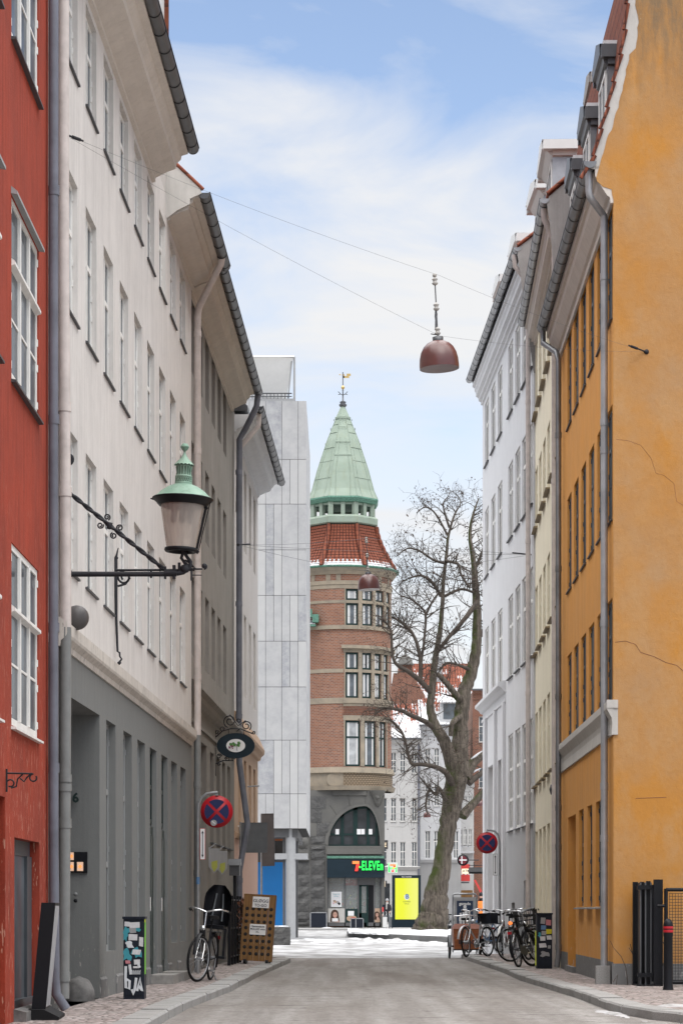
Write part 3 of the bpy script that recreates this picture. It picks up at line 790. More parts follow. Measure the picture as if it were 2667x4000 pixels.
# ---- dark taupe house
tp = Facade('taupe_house', 'dark taupe plaster house with narrow recessed windows between two downpipes', 1590, 3.71, -1, 40.66)
U = tp.u
for k in range(6):
    Z = 40.95 + 1.40 * k + (.02 * k)
    for z, h in ((10.35, 1.30), (7.85, 1.32), (5.48, 1.36)):
        window(tp, U(Z), z, .80, h, .26, cols=2, rows=(.36,), fw=.045, sill=None, pane='paned', proud=.10)
add_open(tp, U(41.7), U(44.1), .0, 4.10, .55)
MB().box(U(41.7), U(44.1), .54, .60, 0, 4.1).obj('door', 'taupel', tp.root)
for Z in (44.85, 46.35, 47.8, 49.15): window(tp, U(Z), 2.36, .84, 1.70, .22, frame='gframe', cols=2, rows=(.36,), fw=.05, sill='sill', sillw=.07, pane='paned')
for Z in (45.0, 46.5, 47.9): add_open(tp, U(Z), U(Z) + .6, .1, .75, .2)
wall(tp, 0, U(51.1), -.1, 12.0, ['taupe', 'taupel'], lambda u, z: 1 if z < 4.72 else 0, cutz=(4.72,), top=False)
MB().box(U(44.5), U(49), .19, .22, 0, .9).obj('cellar_window', 'paned', tp.root)
m = MB(); m.extr([(0, 4.62), (.05, 4.66), (.10, 4.72), (.12, 4.80), (.20, 4.86), (.20, 4.95), (0, 5.05)], U(40.8), U(51.0), -1); m.extr([(0, 4.30), (.03, 4.30), (.03, 4.36), (0, 4.37)], U(40.8), U(51.0), -1)
m.obj('string_course', 'taupe', tp.root)
cornice(tp, 40.62, 50.3, 11.60, .48, 12.02, 'palec')
gutter(tp, U(40.6), U(50.6), .55, 12.07); eave_gap_shade(tp, 40.62, 50.5, .475, 12.06)
roof(tp, 40.6, 50.6, .45, 12.08, 3.6, 3.6)
x = U(50.55)
pipe(tp, [(x - .1, -.55, 12.0), (x - .08, -.52, 11.75), (x + .12, -.26, 11.30), (x + .15, -.14, 11.1), (x + .15, -.13, 4.6), (x + .16, -.14, 4.2), (x + .05, -.32, 2.9), (x + .15, -.14, 1.9), (x + .15, -.14, .02)], .065, 'pipeL',
     [(x + .15, -.13, z) for z in (10.4, 7.6, 5.2)] + [(x + .15, -.14, 1.7)])
m = MB(); m.tube([(x + .15, -.14, .45), (x + .15, -.14, .02)], .085, 10); m.obj('downpipe_shoe', 'black', tp.root)
# ---- greyish white house with the tan ground floor
wh = Facade('corner_house', 'greyish white corner house with a tan and salmon ground floor', 1590, 3.72, -1, 51.12)
U = wh.u
for Z in (52.45, 54.3, 56.0, 57.65):
    for z, h in ((9.28, 1.85), (5.95, 1.88)): window(wh, U(Z), z, .82, h, .10, cols=2, rows=(.36,), fw=.05, sill=None, pane='paned')
    window(wh, U(Z), 2.95, .82, 1.55, .12, frame='tan', cols=2, rows=(.36,), fw=.05, sill='wframe', sillw=.08, pane='paned')
wall(wh, 0, U(59.35), -.1, 11.9, ['white2', 'tan', 'salmon'], lambda u, z: 0 if z > 4.95 else (1 if z > 2.7 else 2), cutz=(2.7, 4.95), top=False)
m = MB(); m.extr([(0, 4.78), (.06, 4.80), (.08, 4.88), (.16, 4.95), (.17, 5.04), (.03, 5.36), (0, 5.36)], U(51.15), U(59.4), -1)
m.extr([(0, 2.62), (.05, 2.64), (.07, 2.74), (0, 2.78)], U(51.3), U(59.38), -1); m.obj('string_course', 'tan', wh.root)
cornice(wh, 51.1, 59.25, 11.34, .50, 11.72, 'greyw')
gutter(wh, U(50.6), U(59.6), .575, 11.78); eave_gap_shade(wh, 51, 59.5, .50, 11.76); roof(wh, 51.1, 59.6, .30, 11.8, 3.6, 3.6, mat='zincd')
pipe(wh, [(U(51.0), -.55, 11.72), (U(51.0), -.54, 11.45), (U(50.95), -.16, 11.0), (U(51.0), -.12, 10.8), (U(51.0), -.10, 9.6)], .055, 'pipeP')
# ---- pale stone panel building (faces the camera)
SZ = 97.6
sp = Front('stone_panel_building', 'modern building clad in tall pale stone panels raised on a round column', (1196 - CX) / F * SZ, SZ)
hz = lambda y, Z=SZ: CH + (HY - y) / F * Z
js = [hz(y) for y in (3238, 3102, 2892, 2684, 2505, 2326, 2148, 1969, 1794, 1565)]
pw = .3335
m = MB()
m.box(-11, -.006, .03, 12, js[0] + .004, js[-1] - .01, 3)
for j in range(len(js) - 1):
    i = 0
    while i < 30:
        w = 2 if random.random() < .18 else 1
        mi = random.choice((0, 0, 0, 2, 2, 1, 0))
        m.box(-pw * (i + w) + .007, -pw * i - (.007 if i else 0), 0, .03, js[j] + .009, js[j + 1] - .009, mi); i += w
for j in range(len(js) - 1):
    for i in range(10): m.box(-.03, 0, .034 + i * 1.2, .034 + i * 1.2 + 1.19, js[j] + .006, js[j + 1] - .006, random.choice((0, 1, 2)))
m.obj('wall', ['panelA', 'panelB', 'panelC', 'dark_in'], sp.root)
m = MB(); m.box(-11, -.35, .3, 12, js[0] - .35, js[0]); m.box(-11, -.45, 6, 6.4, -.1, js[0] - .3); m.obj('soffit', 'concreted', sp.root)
cx_ = (1134 - 1196) / F * SZ
MB().lathe([(.21, -.1), (.21, js[0])], 24, (cx_, .5, 0)).obj('column', 'concrete', sp.root)
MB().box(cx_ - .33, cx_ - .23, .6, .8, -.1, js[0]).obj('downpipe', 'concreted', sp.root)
MB().box(-1.3, .05, .35, 1.4, 3.18, 3.42).obj('entrance_canopy', 'concrete', sp.root)
MB().box(-4, -.9, 2.5, 2.7, -.1, 3.1).obj('blue_panel', 'blue', sp.root)
m = MB(); m.box(-1.35, -.85, 2.6, 2.8, 3.42, 4.1); m.obj('upper_pane', 'paned', sp.root)
MB().box(-1.35, -.9, 2.2, 2.5, 4.0, 4.4).obj('wood_soffit', 'boxwood', sp.root)
m = MB(); zt_ = js[-1]
m.add([(-3.2, .6, zt_ + 2.0), (-.55, .6, zt_ + 1.9), (-.85, 1.6, zt_ + .45), (-3.2, 1.6, zt_ + .5), (-3.2, .75, zt_ + 2.0), (-.55, .75, zt_ + 1.9), (-.85, 1.75, zt_ + .45), (-3.2, 1.75, zt_ + .5)],
      [(0, 1, 2, 3), (4, 5, 6, 7), (0, 1, 5, 4), (1, 2, 6, 5), (2, 3, 7, 6)])
m.box(-3.2, -.5, .5, .8, zt_ + 1.92, zt_ + 1.98)
m.obj('roof_canopy', 'whitecanvas', sp.root)
m = MB(); m.tube([(-.5, .65, zt_), (-.5, .65, zt_ + 1.95)], .045, 6); m.tube([(-.78, .7, zt_), (-.6, .7, zt_ + 1.9)], .03, 6)
m.box(-3.2, -.5, .5, 1.8, zt_ + .0, zt_ + .2); m.obj('roof_frame', 'concrete', sp.root)
m = MB()
for i in range(16): m.box(-3.0 + i * .15, -2.97 + i * .15, .62, .66, zt_ + .2, zt_ + .46)
m.box(-3.1, -.6, .61, .67, zt_ + .42, zt_ + .46); m.box(-3.1, -.6, .61, .67, zt_ + .3, zt_ + .33); m.obj('roof_railing', 'zincd', sp.root)

# ================================================================ right-hand side
orr = Facade('orange_house', 'orange plaster house with bare gable, slate window frames and dark dormers', 1465, 3.39, 1, 33.9)
U = orr.u
for k in range(-1, 5):
    Z = 35.45 + 1.42 * k
    for z, h in ((9.56, 1.62), (6.68, 1.63), (4.08, 1.46)):
        window(orr, U(Z), z, .90, h, .075, frame='dframe', cols=2, rows=(.34,), fw=.05, sill='sill' if z > 5 else None, sillw=.03, proud=.025, bars=1, pane='pane', curtain=.3)
for k, Z in enumerate((35.75, 37.2, 38.75)):
    window(orr, U(Z), 1.12, .86, 1.6, .085, frame='dframe', cols=2, rows=(.36,), fw=.05, sill='kerb', sillw=.09, proud=.02, bars=1, pane='pane')
add_open(orr, U(40.26), U(41.9), .0, 2.69, .95)
wall(orr, 0, U(43.5), -.1, 11.6, ['orangew', 'plinth'], lambda u, z: 1 if z < .32 else 0, cutz=(.32,), top=False)
f = MB(); a, b = U(40.26), U(41.9); f.box(a, b, -.95, -1.0, 0, 2.69)
for i in (0, 1):
    for zz, hh in ((.2, .7), (1.05, .6), (1.8, .7)): f.box(a + .1 + i * .8, a + .75 + i * .8, -.93, -.95, zz, zz + hh)
f.obj('door', 'orangew', orr.root)
MB().extr([(0, 0), (.06, 0), (.06, .10), (0, .10)], a, b, 1).obj('threshold', 'plinth', orr.root)
# gable wall: mansard outline, facing the camera
oe = [(0, 11.18), (-.026, 11.33), (-.15, 11.37), (-.235, 11.45), (-.245, 11.5), (-.19, 11.7), (-.11, 11.98), (-.004, 12.25), (.08, 12.58), (.16, 12.9), (.226, 13.25), (.317, 13.34), (.36, 13.71), (.31, 13.95), (.40, 14.6), (.50, 15.3), (2.6, 17.55), (5.2, 15.6), (8, 15.4)]
rg = random.Random(3)
edge = []
for i in range(len(oe) - 1):
    n = max(1, int(math.hypot(oe[i + 1][0] - oe[i][0], oe[i + 1][1] - oe[i][1]) / .07)) if oe[i][1] < 15 and oe[i][0] < 1 else 1
    for t in range(n):
        q = t / n; edge.append((oe[i][0] + (oe[i + 1][0] - oe[i][0]) * q + (rg.uniform(-.014, .014) if t else 0), oe[i][1] + (oe[i + 1][1] - oe[i][1]) * q))
m = MB()
m.prism([(0, .30), (8, .30), (8, 15.4)] + edge[::-1], lambda p: (-.02, -p[0], p[1]), lambda p: (.0, -p[0], p[1]))
m.obj('gable_wall', 'orange', orr.root)
# hairline cracks in the render
for pts in ([(2400, 2510), (2440, 2505), (2480, 2518), (2500, 2550), (2550, 2565), (2600, 2590), (2640, 2600), (2680, 2635)], [(2405, 1717), (2450, 1722), (2500, 1740), (2540, 1790), (2560, 1850), (2590, 1858), (2630, 1890), (2640, 1960), (2690, 1990)], [(2480, 3120), (2540, 3118), (2600, 3116)]):
    m = MB(); P = []
    for px, y in pts:
        q = at(px, y, 33.9); P.append((-.020, -(q.x - 3.866), q.z))
    m.tube(P, .0042 if pts[0][1] > 2000 else .0025, 4, sm=False); m.obj('crack', 'rust', orr.root)
MB().box(-.035, .0, .02, -8, -.1, .30).obj('gable_plinth', 'plinth', orr.root)
vg = [(-.43, 11.49), (-.26, 11.81), (-.16, 12.19), (-.07, 12.5), (.02, 12.86), (.12, 13.25), (.18, 13.6), (.21, 13.97), (.27, 14.7), (.36, 15.4), (2.5, 17.75)]
m = MB()
q_ = [p for p in edge if 11.52 < p[1] and p[0] < 2.7]
m.prism([(-.36, 11.64)] + [(p[0] - .015, p[1]) for p in vg[1:]] + [(q[0] + .06, q[1]) for q in q_[::-1]], lambda p: (-.012, -p[0], p[1]), lambda p: (.01, -p[0], p[1]))
m.obj('verge_mortar', 'verge', orr.root)
m = MB()
for (a0, z0), (a1, z1) in zip(vg, vg[1:]):
    n = max(1, round(math.hypot(a1 - a0, z1 - z0) / .42))
    for i in range(n):
        t0, t1 = i / n, (i + 1) / n; L = Vector((0, -(a0 + (a1 - a0) * t0), z0 + (z1 - z0) * t0)); H = Vector((0, -(a0 + (a1 - a0) * t1), z0 + (z1 - z0) * t1))
        m.tube([L + Vector((-.03, .035, 0)), H + Vector((-.03, .0, 0))], .028, 6)
m.obj('verge_tile', 'tile', orr.root, uvf=lambda c: (c.y * 3, c.z))
m = MB(); rp = [(-p[0], p[1]) for p in vg]
rp = [(.30, 11.80)] + rp[1:]
m.extr(rp + [(-2.5, 17.6)] + [(p[0] - .12, p[1] - .02) for p in rp[::-1]], 0, U(43.5), 1)
m.obj('roof', 'tile', orr.root, uvf=lambda c: (c.x, c.z))
m = MB(); m.extr([(0, 11.14), (.04, 11.14), (.05, 11.22), (.09, 11.25), (.20, 11.42), (.22, 11.50), (.26, 11.52), (.26, 11.66), (0, 11.66)], -.012, U(43.45), 1)
m.obj('cornice', 'palec', orr.root)
gutter(orr, U(33.85), U(43.55), .335, 11.72, r=.09, mat='zinc', pitch=.6)
m = MB(); m.extr([(.0, 11.66), (.285, 11.66), (.285, 11.80), (0, 11.80)], 0, U(43.5), 1); m.obj('eave_gap_shade', 'black', orr.root)  # black filler: shade of the gap between gutter and cornice, as colour
p = [(0, 3.56), (.03, 3.56), (.03, 3.58), (.02, 3.72), (.03, 3.80), (.085, 3.90), (.10, 3.93), (.10, 4.03), (.0, 4.06)]
m = MB(); m.extr(p, -.06, U(43.4), 1)
m.box(-.07, .0, .10, -.06, 3.94, 4.055); m.box(-.05, .0, .0, -.06, 3.56, 3.94)
m.obj('string_course', 'verge', orr.root)
x = U(34.32)
pipe(orr, [(x - .3, .335, 11.66), (x - .3, .335, 11.34), (x - .29, .325, 11.28), (x - .26, .30, 11.25), (x - .02, .13, 11.12), (x, .095, 11.08), (x, .09, 11.0), (x, .09, .05)], .052, 'zincl', [(x, .09, z) for z in (10.2, 8.1, 7.7, 5.2, 2.85, 2.1, .75)])
MB().box(x - .17, x + .03, .02, .22, -.05, .26).obj('corner_stone', 'kerb', orr.root)
x = U(42.75)
pipe(orr, [(x + .6, .335, 11.62), (x + .6, .335, 11.4), (x + .05, .13, 11.1), (x, .10, 10.95), (x, .10, .25), (x + .0, .13, .04)], .052, 'zinc', [(x, .1, z) for z in (9.6, 7.2, 4.9, 2.9, 2.2, .4)])
# dormers of the mansard roof
def dormer(fc, Za, Zb, o, z0, z1, wallm, roofm, back=1.6, over=.16, snow=True, rise=.22, trim=None, win=True):
    sg = fc.sg; a, b = fc.u(Za), fc.u(Zb); y = sg * o; yb = -sg * back
    m = MB(); m.box(a, b, y, yb, z0, z1); d = m.obj('dormer', wallm, fc.root)
    m = MB(); oo = y + sg * over
    cyma = [(0, z1 - .16), (.05, z1 - .12), (over * .6, z1 - .02), (over, z1 + .0), (over, z1 + .13), (-.2, z1 + .13), (-.2, z1 - .16)]
    m.prism(cyma, lambda p: (a - .02, y + sg * p[0], p[1]), lambda p: (b + .02, y + sg * p[0], p[1]))
    m.box(a - over, a - .02, y + sg * (over - .02), yb, z1 - .06, z1 + .13); m.box(b + .02, b + over, y + sg * (over - .02), yb, z1 - .06, z1 + .13)
    m.box(a - .07, a - .0, y, yb, z1 - .15, z1 - .06)
    m.obj('dormer_cornice', trim or roofm, d)
    m = MB(); mid = (a + b) / 2
    m.add([(a - over, oo, z1 + .131), (mid, oo, z1 + .131 + rise), (b + over, oo, z1 + .131), (a - over, yb, z1 + .131), (mid, yb, z1 + .131 + rise), (b + over, yb, z1 + .131)],
          [(0, 1, 2), (0, 1, 4, 3), (1, 2, 5, 4), (3, 4, 5)])
    m.obj('dormer_roof', roofm, d)
    if snow:
        m = MB(); m.box(a - over + .02, a + .5, oo - sg * .05, yb, z1 + .135, z1 + .19); m.obj('snow_cap', 'snowc', d)
    if win:
        m = MB(); w = (b - a)
        for xx in (.06, w / 2 - .03, w - .12): m.box(a + xx, a + xx + .06, y, y + sg * .03, z0 + .5, z1 - .2)
        for zz in (z0 + .5, (z0 + z1) / 2, z1 - .26): m.box(a + .06, b - .06, y, y + sg * .028, zz, zz + .06)
        m.obj('window_frame', 'wframe', d)
        MB().box(a + .08, b - .08, y + sg * .004, y + sg * .01, z0 + .5, z1 - .22).obj('pane', 'pane', d)
for Z in (35.6, 38.35, 41.0): dormer(orr, Z, Z + 1.15, -.08, 11.9, 13.86, 'zinc', 'zincd', trim='zincd', over=.12)
# ---- cream house
cr_h = Facade('cream_house', 'narrow cream plaster house with brown wooden sills between orange and grey neighbours', 1620, 2.67, 1, 43.52)
U = cr_h.u
for k in range(-1, 5):
    Z = 45.5 + 1.58 * k
    if Z < 43.6 or Z > 52: continue
    for z, h in ((11.95, 1.75), (9.45, 1.33), (6.70, 1.48), (3.80, 1.60)):
        window(cr_h, U(Z), z, 1.0, h, .07, frame='cframe', cols=2, rows=(.36,), fw=.05, sill='tansill', sillw=.09, proud=.025, pane='pane')
    add_open(cr_h, U(Z), U(Z) + 1.05, .05, 2.8, .3)
wall(cr_h, 0, U(52.8), -.1, 14.0, ['cream'], top=False)
for k in range(-1, 5):
    Z = 45.5 + 1.58 * k
    if Z < 43.6 or Z > 52: continue
    f = MB(); a = U(Z); f.box(a, a + 1.05, -.24, -.30, .05, 2.8)
    f.box(a + .1, a + .95, -.22, -.24, .3, 1.0); f.box(a + .1, a + .95, -.22, -.24, 1.1, 2.6); f.obj('door', 'cframe', cr_h.root)
MB().lathe([(.02, 0), (.11, .02), (.12, .1), (.09, .16), (.0, .18)], 14, (U(44.1), 0, 3.3), ax='Y').obj('alarm_box', 'zincd', cr_h.root)
cornice(cr_h, 43.54, 52.6, 13.55, .24, 13.98, 'palec')
gutter(cr_h, U(43.5), U(52.7), .30, 14.08, r=.085, mat='zincl', pitch=.6); eave_gap_shade(cr_h, 43.6, 52.7, .24, 14.05)
roof(cr_h, 43.55, 52.8, .26, 14.1, 3.4, 2.9)
m = MB(); m.prism([(.2, 13.6), (.26, 14.0), (.22, 14.12), (-3.3, 17.1), (-3.3, 11), (0, 11)], lambda p: (-.02, p[0], p[1]), lambda p: (.0, p[0], p[1])); m.obj('gable_wall', 'rough', cr_h.root)
m = MB(); m.tube([(-.03, .25, 14.17), (-.03, -3.3, 17.15)], .04, 6); m.obj('verge_tile', 'tile', cr_h.root, uvf=lambda c: (c.x, c.z))
x = U(44.0)
pipe(cr_h, [(x - .2, .30, 13.98), (x - .2, .29, 13.8), (x, .12, 13.5), (x + .02, .09, 13.4), (x + .02, .09, 0)], .055, 'pipeP', [(x + .02, .09, 9.0)])
dormer(cr_h, 44.6, 46.1, -.75, 14.3, 16.6, 'rough', 'rough', back=2.4, trim='rough', win=False)
# ---- grey white house
gw = Facade('grey_house', 'grey white plaster house with white sash windows at the far end of the right side', 1080, 5.7, 1, 52.82)
U = gw.u
cz = [(52.95, .8), (54.15, 1.15), (55.75, 1.15), (57.45, 1.15), (60.2, 1.15), (62.1, 1.15), (64.0, 1.15)]
for Z, w in cz:
    window(gw, U(Z), 13.2, w, 1.72, .10, cols=2, rows=(.36,), fw=.06, proud=.055, sillw=.05, pane='paned')
    window(gw, U(Z), 10.15, w, 1.83, .10, cols=2, rows=(.36,), fw=.06, proud=.055, sillw=.05, pane='paned')
    window(gw, U(Z), 6.76, w, 1.98, .10, cols=2, rows=(.36,), fw=.06, proud=.055, sillw=.05, pane='paned', sill='sill' if Z < 59 else None)
    if Z < 59: window(gw, U(Z), 3.02, w, 2.34, .10, cols=2, rows=(.36, .68), fw=.06, proud=.055, sillw=.05, pane='paned')
for Z in (53.4, 55.2, 57.0): add_open(gw, U(Z), U(Z) + .8, .1, 1.25 if Z != 55.2 else 1.0, .2)
add_open(gw, U(54.0), U(54.9), .0, 1.75, .25)
for Z, w in ((59.6, 1.75), (62.5, 1.75)): window(gw, U(Z), .30, w, 4.62, .14, cols=2, rows=(.22, .48, .74), fw=.07, sill=None, frame='wframe', pane='paned', hinge=False)
wall(gw, 0, U(65.9), -.1, 15.6, ['greyw', 'greywl'], lambda u, z: 1 if z < 3.0 and u < U(59.2) else 0, cutz=(3.0,), top=False)
MB().box(U(53.0), U(58.3), -.19, -.23, 0, 1.9).obj('cellar_window', 'paned', gw.root)
m = MB(); m.extr([(0, 6.26), (.03, 6.26), (.03, 6.33), (0, 6.34)], U(59.2), U(66.0), 1)
m.extr([(0, 6.50), (.05, 6.52), (.10, 6.60), (.20, 6.66), (.20, 6.74), (0, 6.80)], U(59.2), U(66.05), 1); m.obj('shop_cornice', 'greyw', gw.root)
m = MB()
for Z in (59.25, 61.55, 64.4): m.extr([(0, 0), (.08, 0), (.08, 6.26), (0, 6.26)], U(Z), U(Z) + .32, 1)
m.obj('pilaster', 'greyw', gw.root)
cornice(gw, 52.84, 65.9, 15.05, .28, 15.62, 'greyw')
gutter(gw, U(52.8), U(66), .36, 15.78, r=.085, mat='zincl', pitch=.6); eave_gap_shade(gw, 52.9, 66, .28, 15.74)
roof(gw, 52.82, 66, .36, 15.75, 3.4, 2.6)
m = MB(); m.prism([(.3, 15.2), (.36, 15.62), (.34, 15.8), (-3.3, 18.6), (-3.3, 13), (0, 13)], lambda p: (-.02, p[0], p[1]), lambda p: (.0, p[0], p[1])); m.obj('gable_wall', 'rough', gw.root)
m = MB(); m.tube([(-.03, .36, 15.82), (-.03, -3.3, 18.6)], .04, 6); m.obj('verge_tile', 'tile', gw.root, uvf=lambda c: (c.x, c.z))
for Z, z1 in ((48.9, 17.2), (53.6, 17.35), (58.0, 17.4), (62.3, 17.55)):
    if Z > 50: dormer(gw, Z, Z + 1.7, -.32, 15.7, z1, 'zincl', 'canopy', back=2.5, trim='canopy', snow=False, over=.22)
dormer(cr_h, 49.0, 50.9, -.16, 14.3, 16.75, 'zincl', 'canopy', back=3.0, trim='canopy', snow=False, over=.22)
x = U(53.05)
pipe(gw, [(x - .1, .42, 15.65), (x - .1, .40, 15.4), (x, .14, 15.1), (x, .10, 14.9), (x, .10, 0)], .055, 'pipeP', [(x, .1, z) for z in (12.4, 9.3, 5.9, 2.4)])

# ================================================================ brick corner tower
TZ = 152.0; TX = (1339 - CX) / F * TZ; TR = 3.09
tw = Front('corner_tower_building', 'round red brick corner tower with green copper spire above a lit corner shop', TX, TZ)
tr = tw.root
th = lambda y, Z=149.2: CH + (HY - y) / F * Z
uvc = lambda c: (math.atan2(c.x, -c.y) * TR, c.z)
def cyl(r, a0, a1, z0, z1, m, mi=0, r1=None, dr=.12, n=None):
    """curved slab between two angles (degrees, 0 = towards the street)"""
    n = n or max(2, int(abs(a1 - a0) / 4)); r1 = r1 or r
    P = []
    for i in range(n + 1):
        a = R(a0 + (a1 - a0) * i / n); s_, c_ = math.sin(a), -math.cos(a)
        P += [(r * s_, r * c_, z0), (r1 * s_, r1 * c_, z1), ((r - dr) * s_, (r - dr) * c_, z0), ((r1 - dr) * s_, (r1 - dr) * c_, z1)]
    fs = []
    for i in range(n):
        a, b = 4 * i, 4 * i + 4
        fs += [(a, b, b + 1, a + 1), (a + 1, b + 1, b + 3, a + 3), (a, a + 2, b + 2, b)]
    fs += [(0, 1, 3, 2), (4 * n, 4 * n + 2, 4 * n + 3, 4 * n + 1)]
    m.add(P, fs, mi)
H = dict(eave=th(2214), fr0=th(2236), fr1=th(2270), bd=th(2300), w1t=th(2302), w1b=th(2444), s1=th(2460), hood=th(2523), w2t=th(2550), w2b=th(2728), s2=th(2750), hb=th(2795), w3t=th(2816), w3b=th(2995), led=th(3020), car=th(3074), cor=th(3088))
wins = {1: [(3.3, 18), (22.5, 36.7), (40.8, 55.6), (60, 73)], 2: [(3.0, 18), (22.5, 35), (39.5, 50.5), (54.5, 66)], 3: [(2.7, 20.5), (25.5, 42.0), (46.5, 61)]}
rowz = {1: (H['w1b'], H['w1t'], th(2352)), 2: (H['w2b'], H['w2t'], th(2622)), 3: (H['w3b'], H['w3t'], None)}
m = MB()
angs = [-100, -60, -30, -10, 0]
ops = []
for k, ws in wins.items():
    zb, zt, tz = rowz[k]
    for a, b in ws: ops.append((a, b, zb, zt))
A = sorted(set([-110, 110] + [a for o in ops for a in o[:2]])); Zs = sorted(set([H['cor'], H['eave']] + [z for o in ops for z in o[2:]]))
for i in range(len(A) - 1):
    for j in range(len(Zs) - 1):
        ac, zc = (A[i] + A[i + 1]) / 2, (Zs[j] + Zs[j + 1]) / 2
        if any(o[0] < ac < o[1] and o[2] < zc < o[3] for o in ops): continue
        cyl(TR, A[i], A[i + 1], Zs[j], Zs[j + 1], m, 0, dr=.35)
m.box(-8, .0, -.6, 9, 0, 21.0)
m.obj('wall', 'brick', tr, uvf=lambda c: uvc(c) if c.y > -20 and abs(math.hypot(c.x, c.y) - TR) < .5 else (c.x + c.y, c.z))
# stone dressings
m = MB(); e = .05
cyl(TR + .28, -110, 110, H['eave'] - .28, H['eave'] - .02, m, r1=TR + .40, dr=.5); cyl(TR + .10, -110, 110, H['eave'] - .5, H['eave'] - .28, m, r1=TR + .25, dr=.4)
for a in (-40, -20, -8, 22, 46, 66): cyl(TR + .03, a, a + 5.5, H['fr1'], H['fr0'] - .02, m)
cyl(TR + .07, -110, 110, H['bd'] + .24, H['fr1'], m); cyl(TR + .03, -110, 110, H['w1t'] + .01, H['bd'] + .24, m)
cyl(TR + .03, -110, 2.8, rowz[1][2] - .09, rowz[1][2] + .09, m); cyl(TR + .12, -110, 100, H['s1'], H['w1b'] - .01, m)
cyl(TR + .04, -110, 0.5, rowz[2][2] - .12, rowz[2][2] + .12, m); cyl(TR + .04, -110, .5, H['s2'], H['w2b'], m)
cyl(TR + .26, -1.5, 100, H['hood'] - .2, H['hood'], m, dr=.4); cyl(TR + .05, 0.3, 100, H['w2t'] + .01, H['hood'] - .2, m)
cyl(TR + .14, .3, 100, H['s2'] + .02, H['w2b'] - .01, m, dr=.3); cyl(TR + .06, .3, 100, H['s2'] - .16, H['s2'] + .02, m)
cyl(TR + .04, .3, 100, H['w3t'] + .01, H['hb'] - .02, m)
cyl(TR + .22, -110, 110, H['led'], H['w3b'] - .06, m, r1=TR + .14, dr=.5); cyl(TR + .06, -110, 110, H['car'], H['led'], m, dr=.3)
cyl(TR + .18, -110, 110, H['cor'], H['car'] + .05, m, r1=TR + .26, dr=1.2)
for k, ws in wins.items():
    zb, zt, tz = rowz[k]
    eds = [ws[0][0] - 1.6] + [x for w in ws for x in w] + [ws[-1][1] + 3]
    for i in range(0, len(eds), 2):
        a, b = eds[i], eds[i + 1]
        cyl(TR + .04 + (.03 if 0 < i < len(eds) - 2 else 0), a + .02, b - .02, zb - .0, zt + .0, m)
    if tz: cyl(TR + .05, ws[0][0], ws[-1][1], tz - .09, tz + .09, m)
m.obj('stone_dressing', 'sand', tr)
m = MB(); cyl(TR + .075, .5, 110, H['car'] + .06, H['led'] - .03, m); m.obj('carved_frieze', 'carved', tr, uvf=uvc)
m = MB(); m.lathe([(.42, 0), (.42, .04), (.36, .05), (0, .05)], 20, (-.6, -TR - .02, (H['car'] + H['led']) / 2), ax='Y'); m.obj('roundel', 'sand', tr)
m = MB()
for i in range(24):                                       # herringbone panel in raised bricks
    a = 1.5 + i * 2.3
    for q in range(4):
        zz = H['hb'] + .06 + q * .15; s_ = 1 if q % 2 else -1
        for w in (0,):
            a2 = R(a + .6 * s_); r = TR + .015
            ax = Matrix(((math.cos(a2), -math.sin(a2), 0), (math.sin(a2), math.cos(a2), 0), (0, 0, 1))) @ Matrix.Rotation(-s_ * .75, 3, 'Y')
            m.obox((r * math.sin(a2), -r * math.cos(a2), zz), ax, .095, .03, .026)
m.obj('herringbone_brick', 'brick2', tr)
# tower windows: dark green frames set on the chords
for k, ws in wins.items():
    zb, zt, tz = rowz[k]
    for a, b in ws:
        am = R((a + b) / 2); hw = TR * math.sin(R((b - a) / 2)); rr = TR * math.cos(R((b - a) / 2)) - .12
        parts = ((zb, tz - .09), (tz + .09, zt)) if tz else ((zb, zt),)
        for z0, z1 in parts:
            f = MB(); w = hw; h = z1 - z0; t = .12
            f.box(-w, -w + t, -.06, .05, 0, h); f.box(w - t, w, -.06, .05, 0, h); f.box(-w + t, w - t, -.06, .05, 0, t); f.box(-w + t, w - t, -.06, .05, h - t, h)
            if not tz: f.box(-w + t, w - t, -.06, .05, h * .62, h * .62 + .10)
            o = f.obj('window', 'greenframe', tr, (rr * math.sin(am), -rr * math.cos(am), z0)); o.rotation_euler = (0, 0, am)
            MB().box(-w + t, w - t, -.01, .0, t, h - t).obj('pane', random.choice(('pane', 'paneb', 'paned', 'pane')) if k != 1 else random.choice(('paneb', 'pane')), o)
            c = MB(); c.box(-w + t, -w + t + .16, -.022, -.012, t, h - t); c.box(w - t - .12, w - t, -.022, -.012, t, h - t); c.obj('curtain', 'canopy', o)
# tiled skirt roof: octagon above, round at the eave
oc = lambda a: math.cos(PI / 8) / math.cos(((a + PI / 8) % (PI / 4)) - PI / 8)
z0r, z1r = H['eave'], th(2040)
m = MB(); NR = 15; NA = 64; rows = []
def rad(t): return 2.20 + (3.52 - 2.20) * (1 - t) ** 1.55
def rp(t, a, lip=0.0):
    r = rad(t) + lip; k = t ** .7
    o_ = oc(a); f = (1 - k) + k * o_ * 1.03
    return (r * f * math.sin(a), -r * f * math.cos(a), z0r + (z1r - z0r) * t)
for i in range(NR):
    t0, t1 = i / NR, (i + 1) / NR
    P = []; 
    for j in range(NA + 1):
        a = -PI + 2 * PI * j / NA; p0 = rp(t0, a, .035); p1 = rp(t1, a, -.0)
        P += [p0, p1, rp(t0, a, -.02)]
    fs = []
    for j in range(NA): q = 3 * j; fs += [(q, q + 3, q + 4, q + 1), (q + 2, q + 5, q + 3, q)]
    m.add(P, fs)
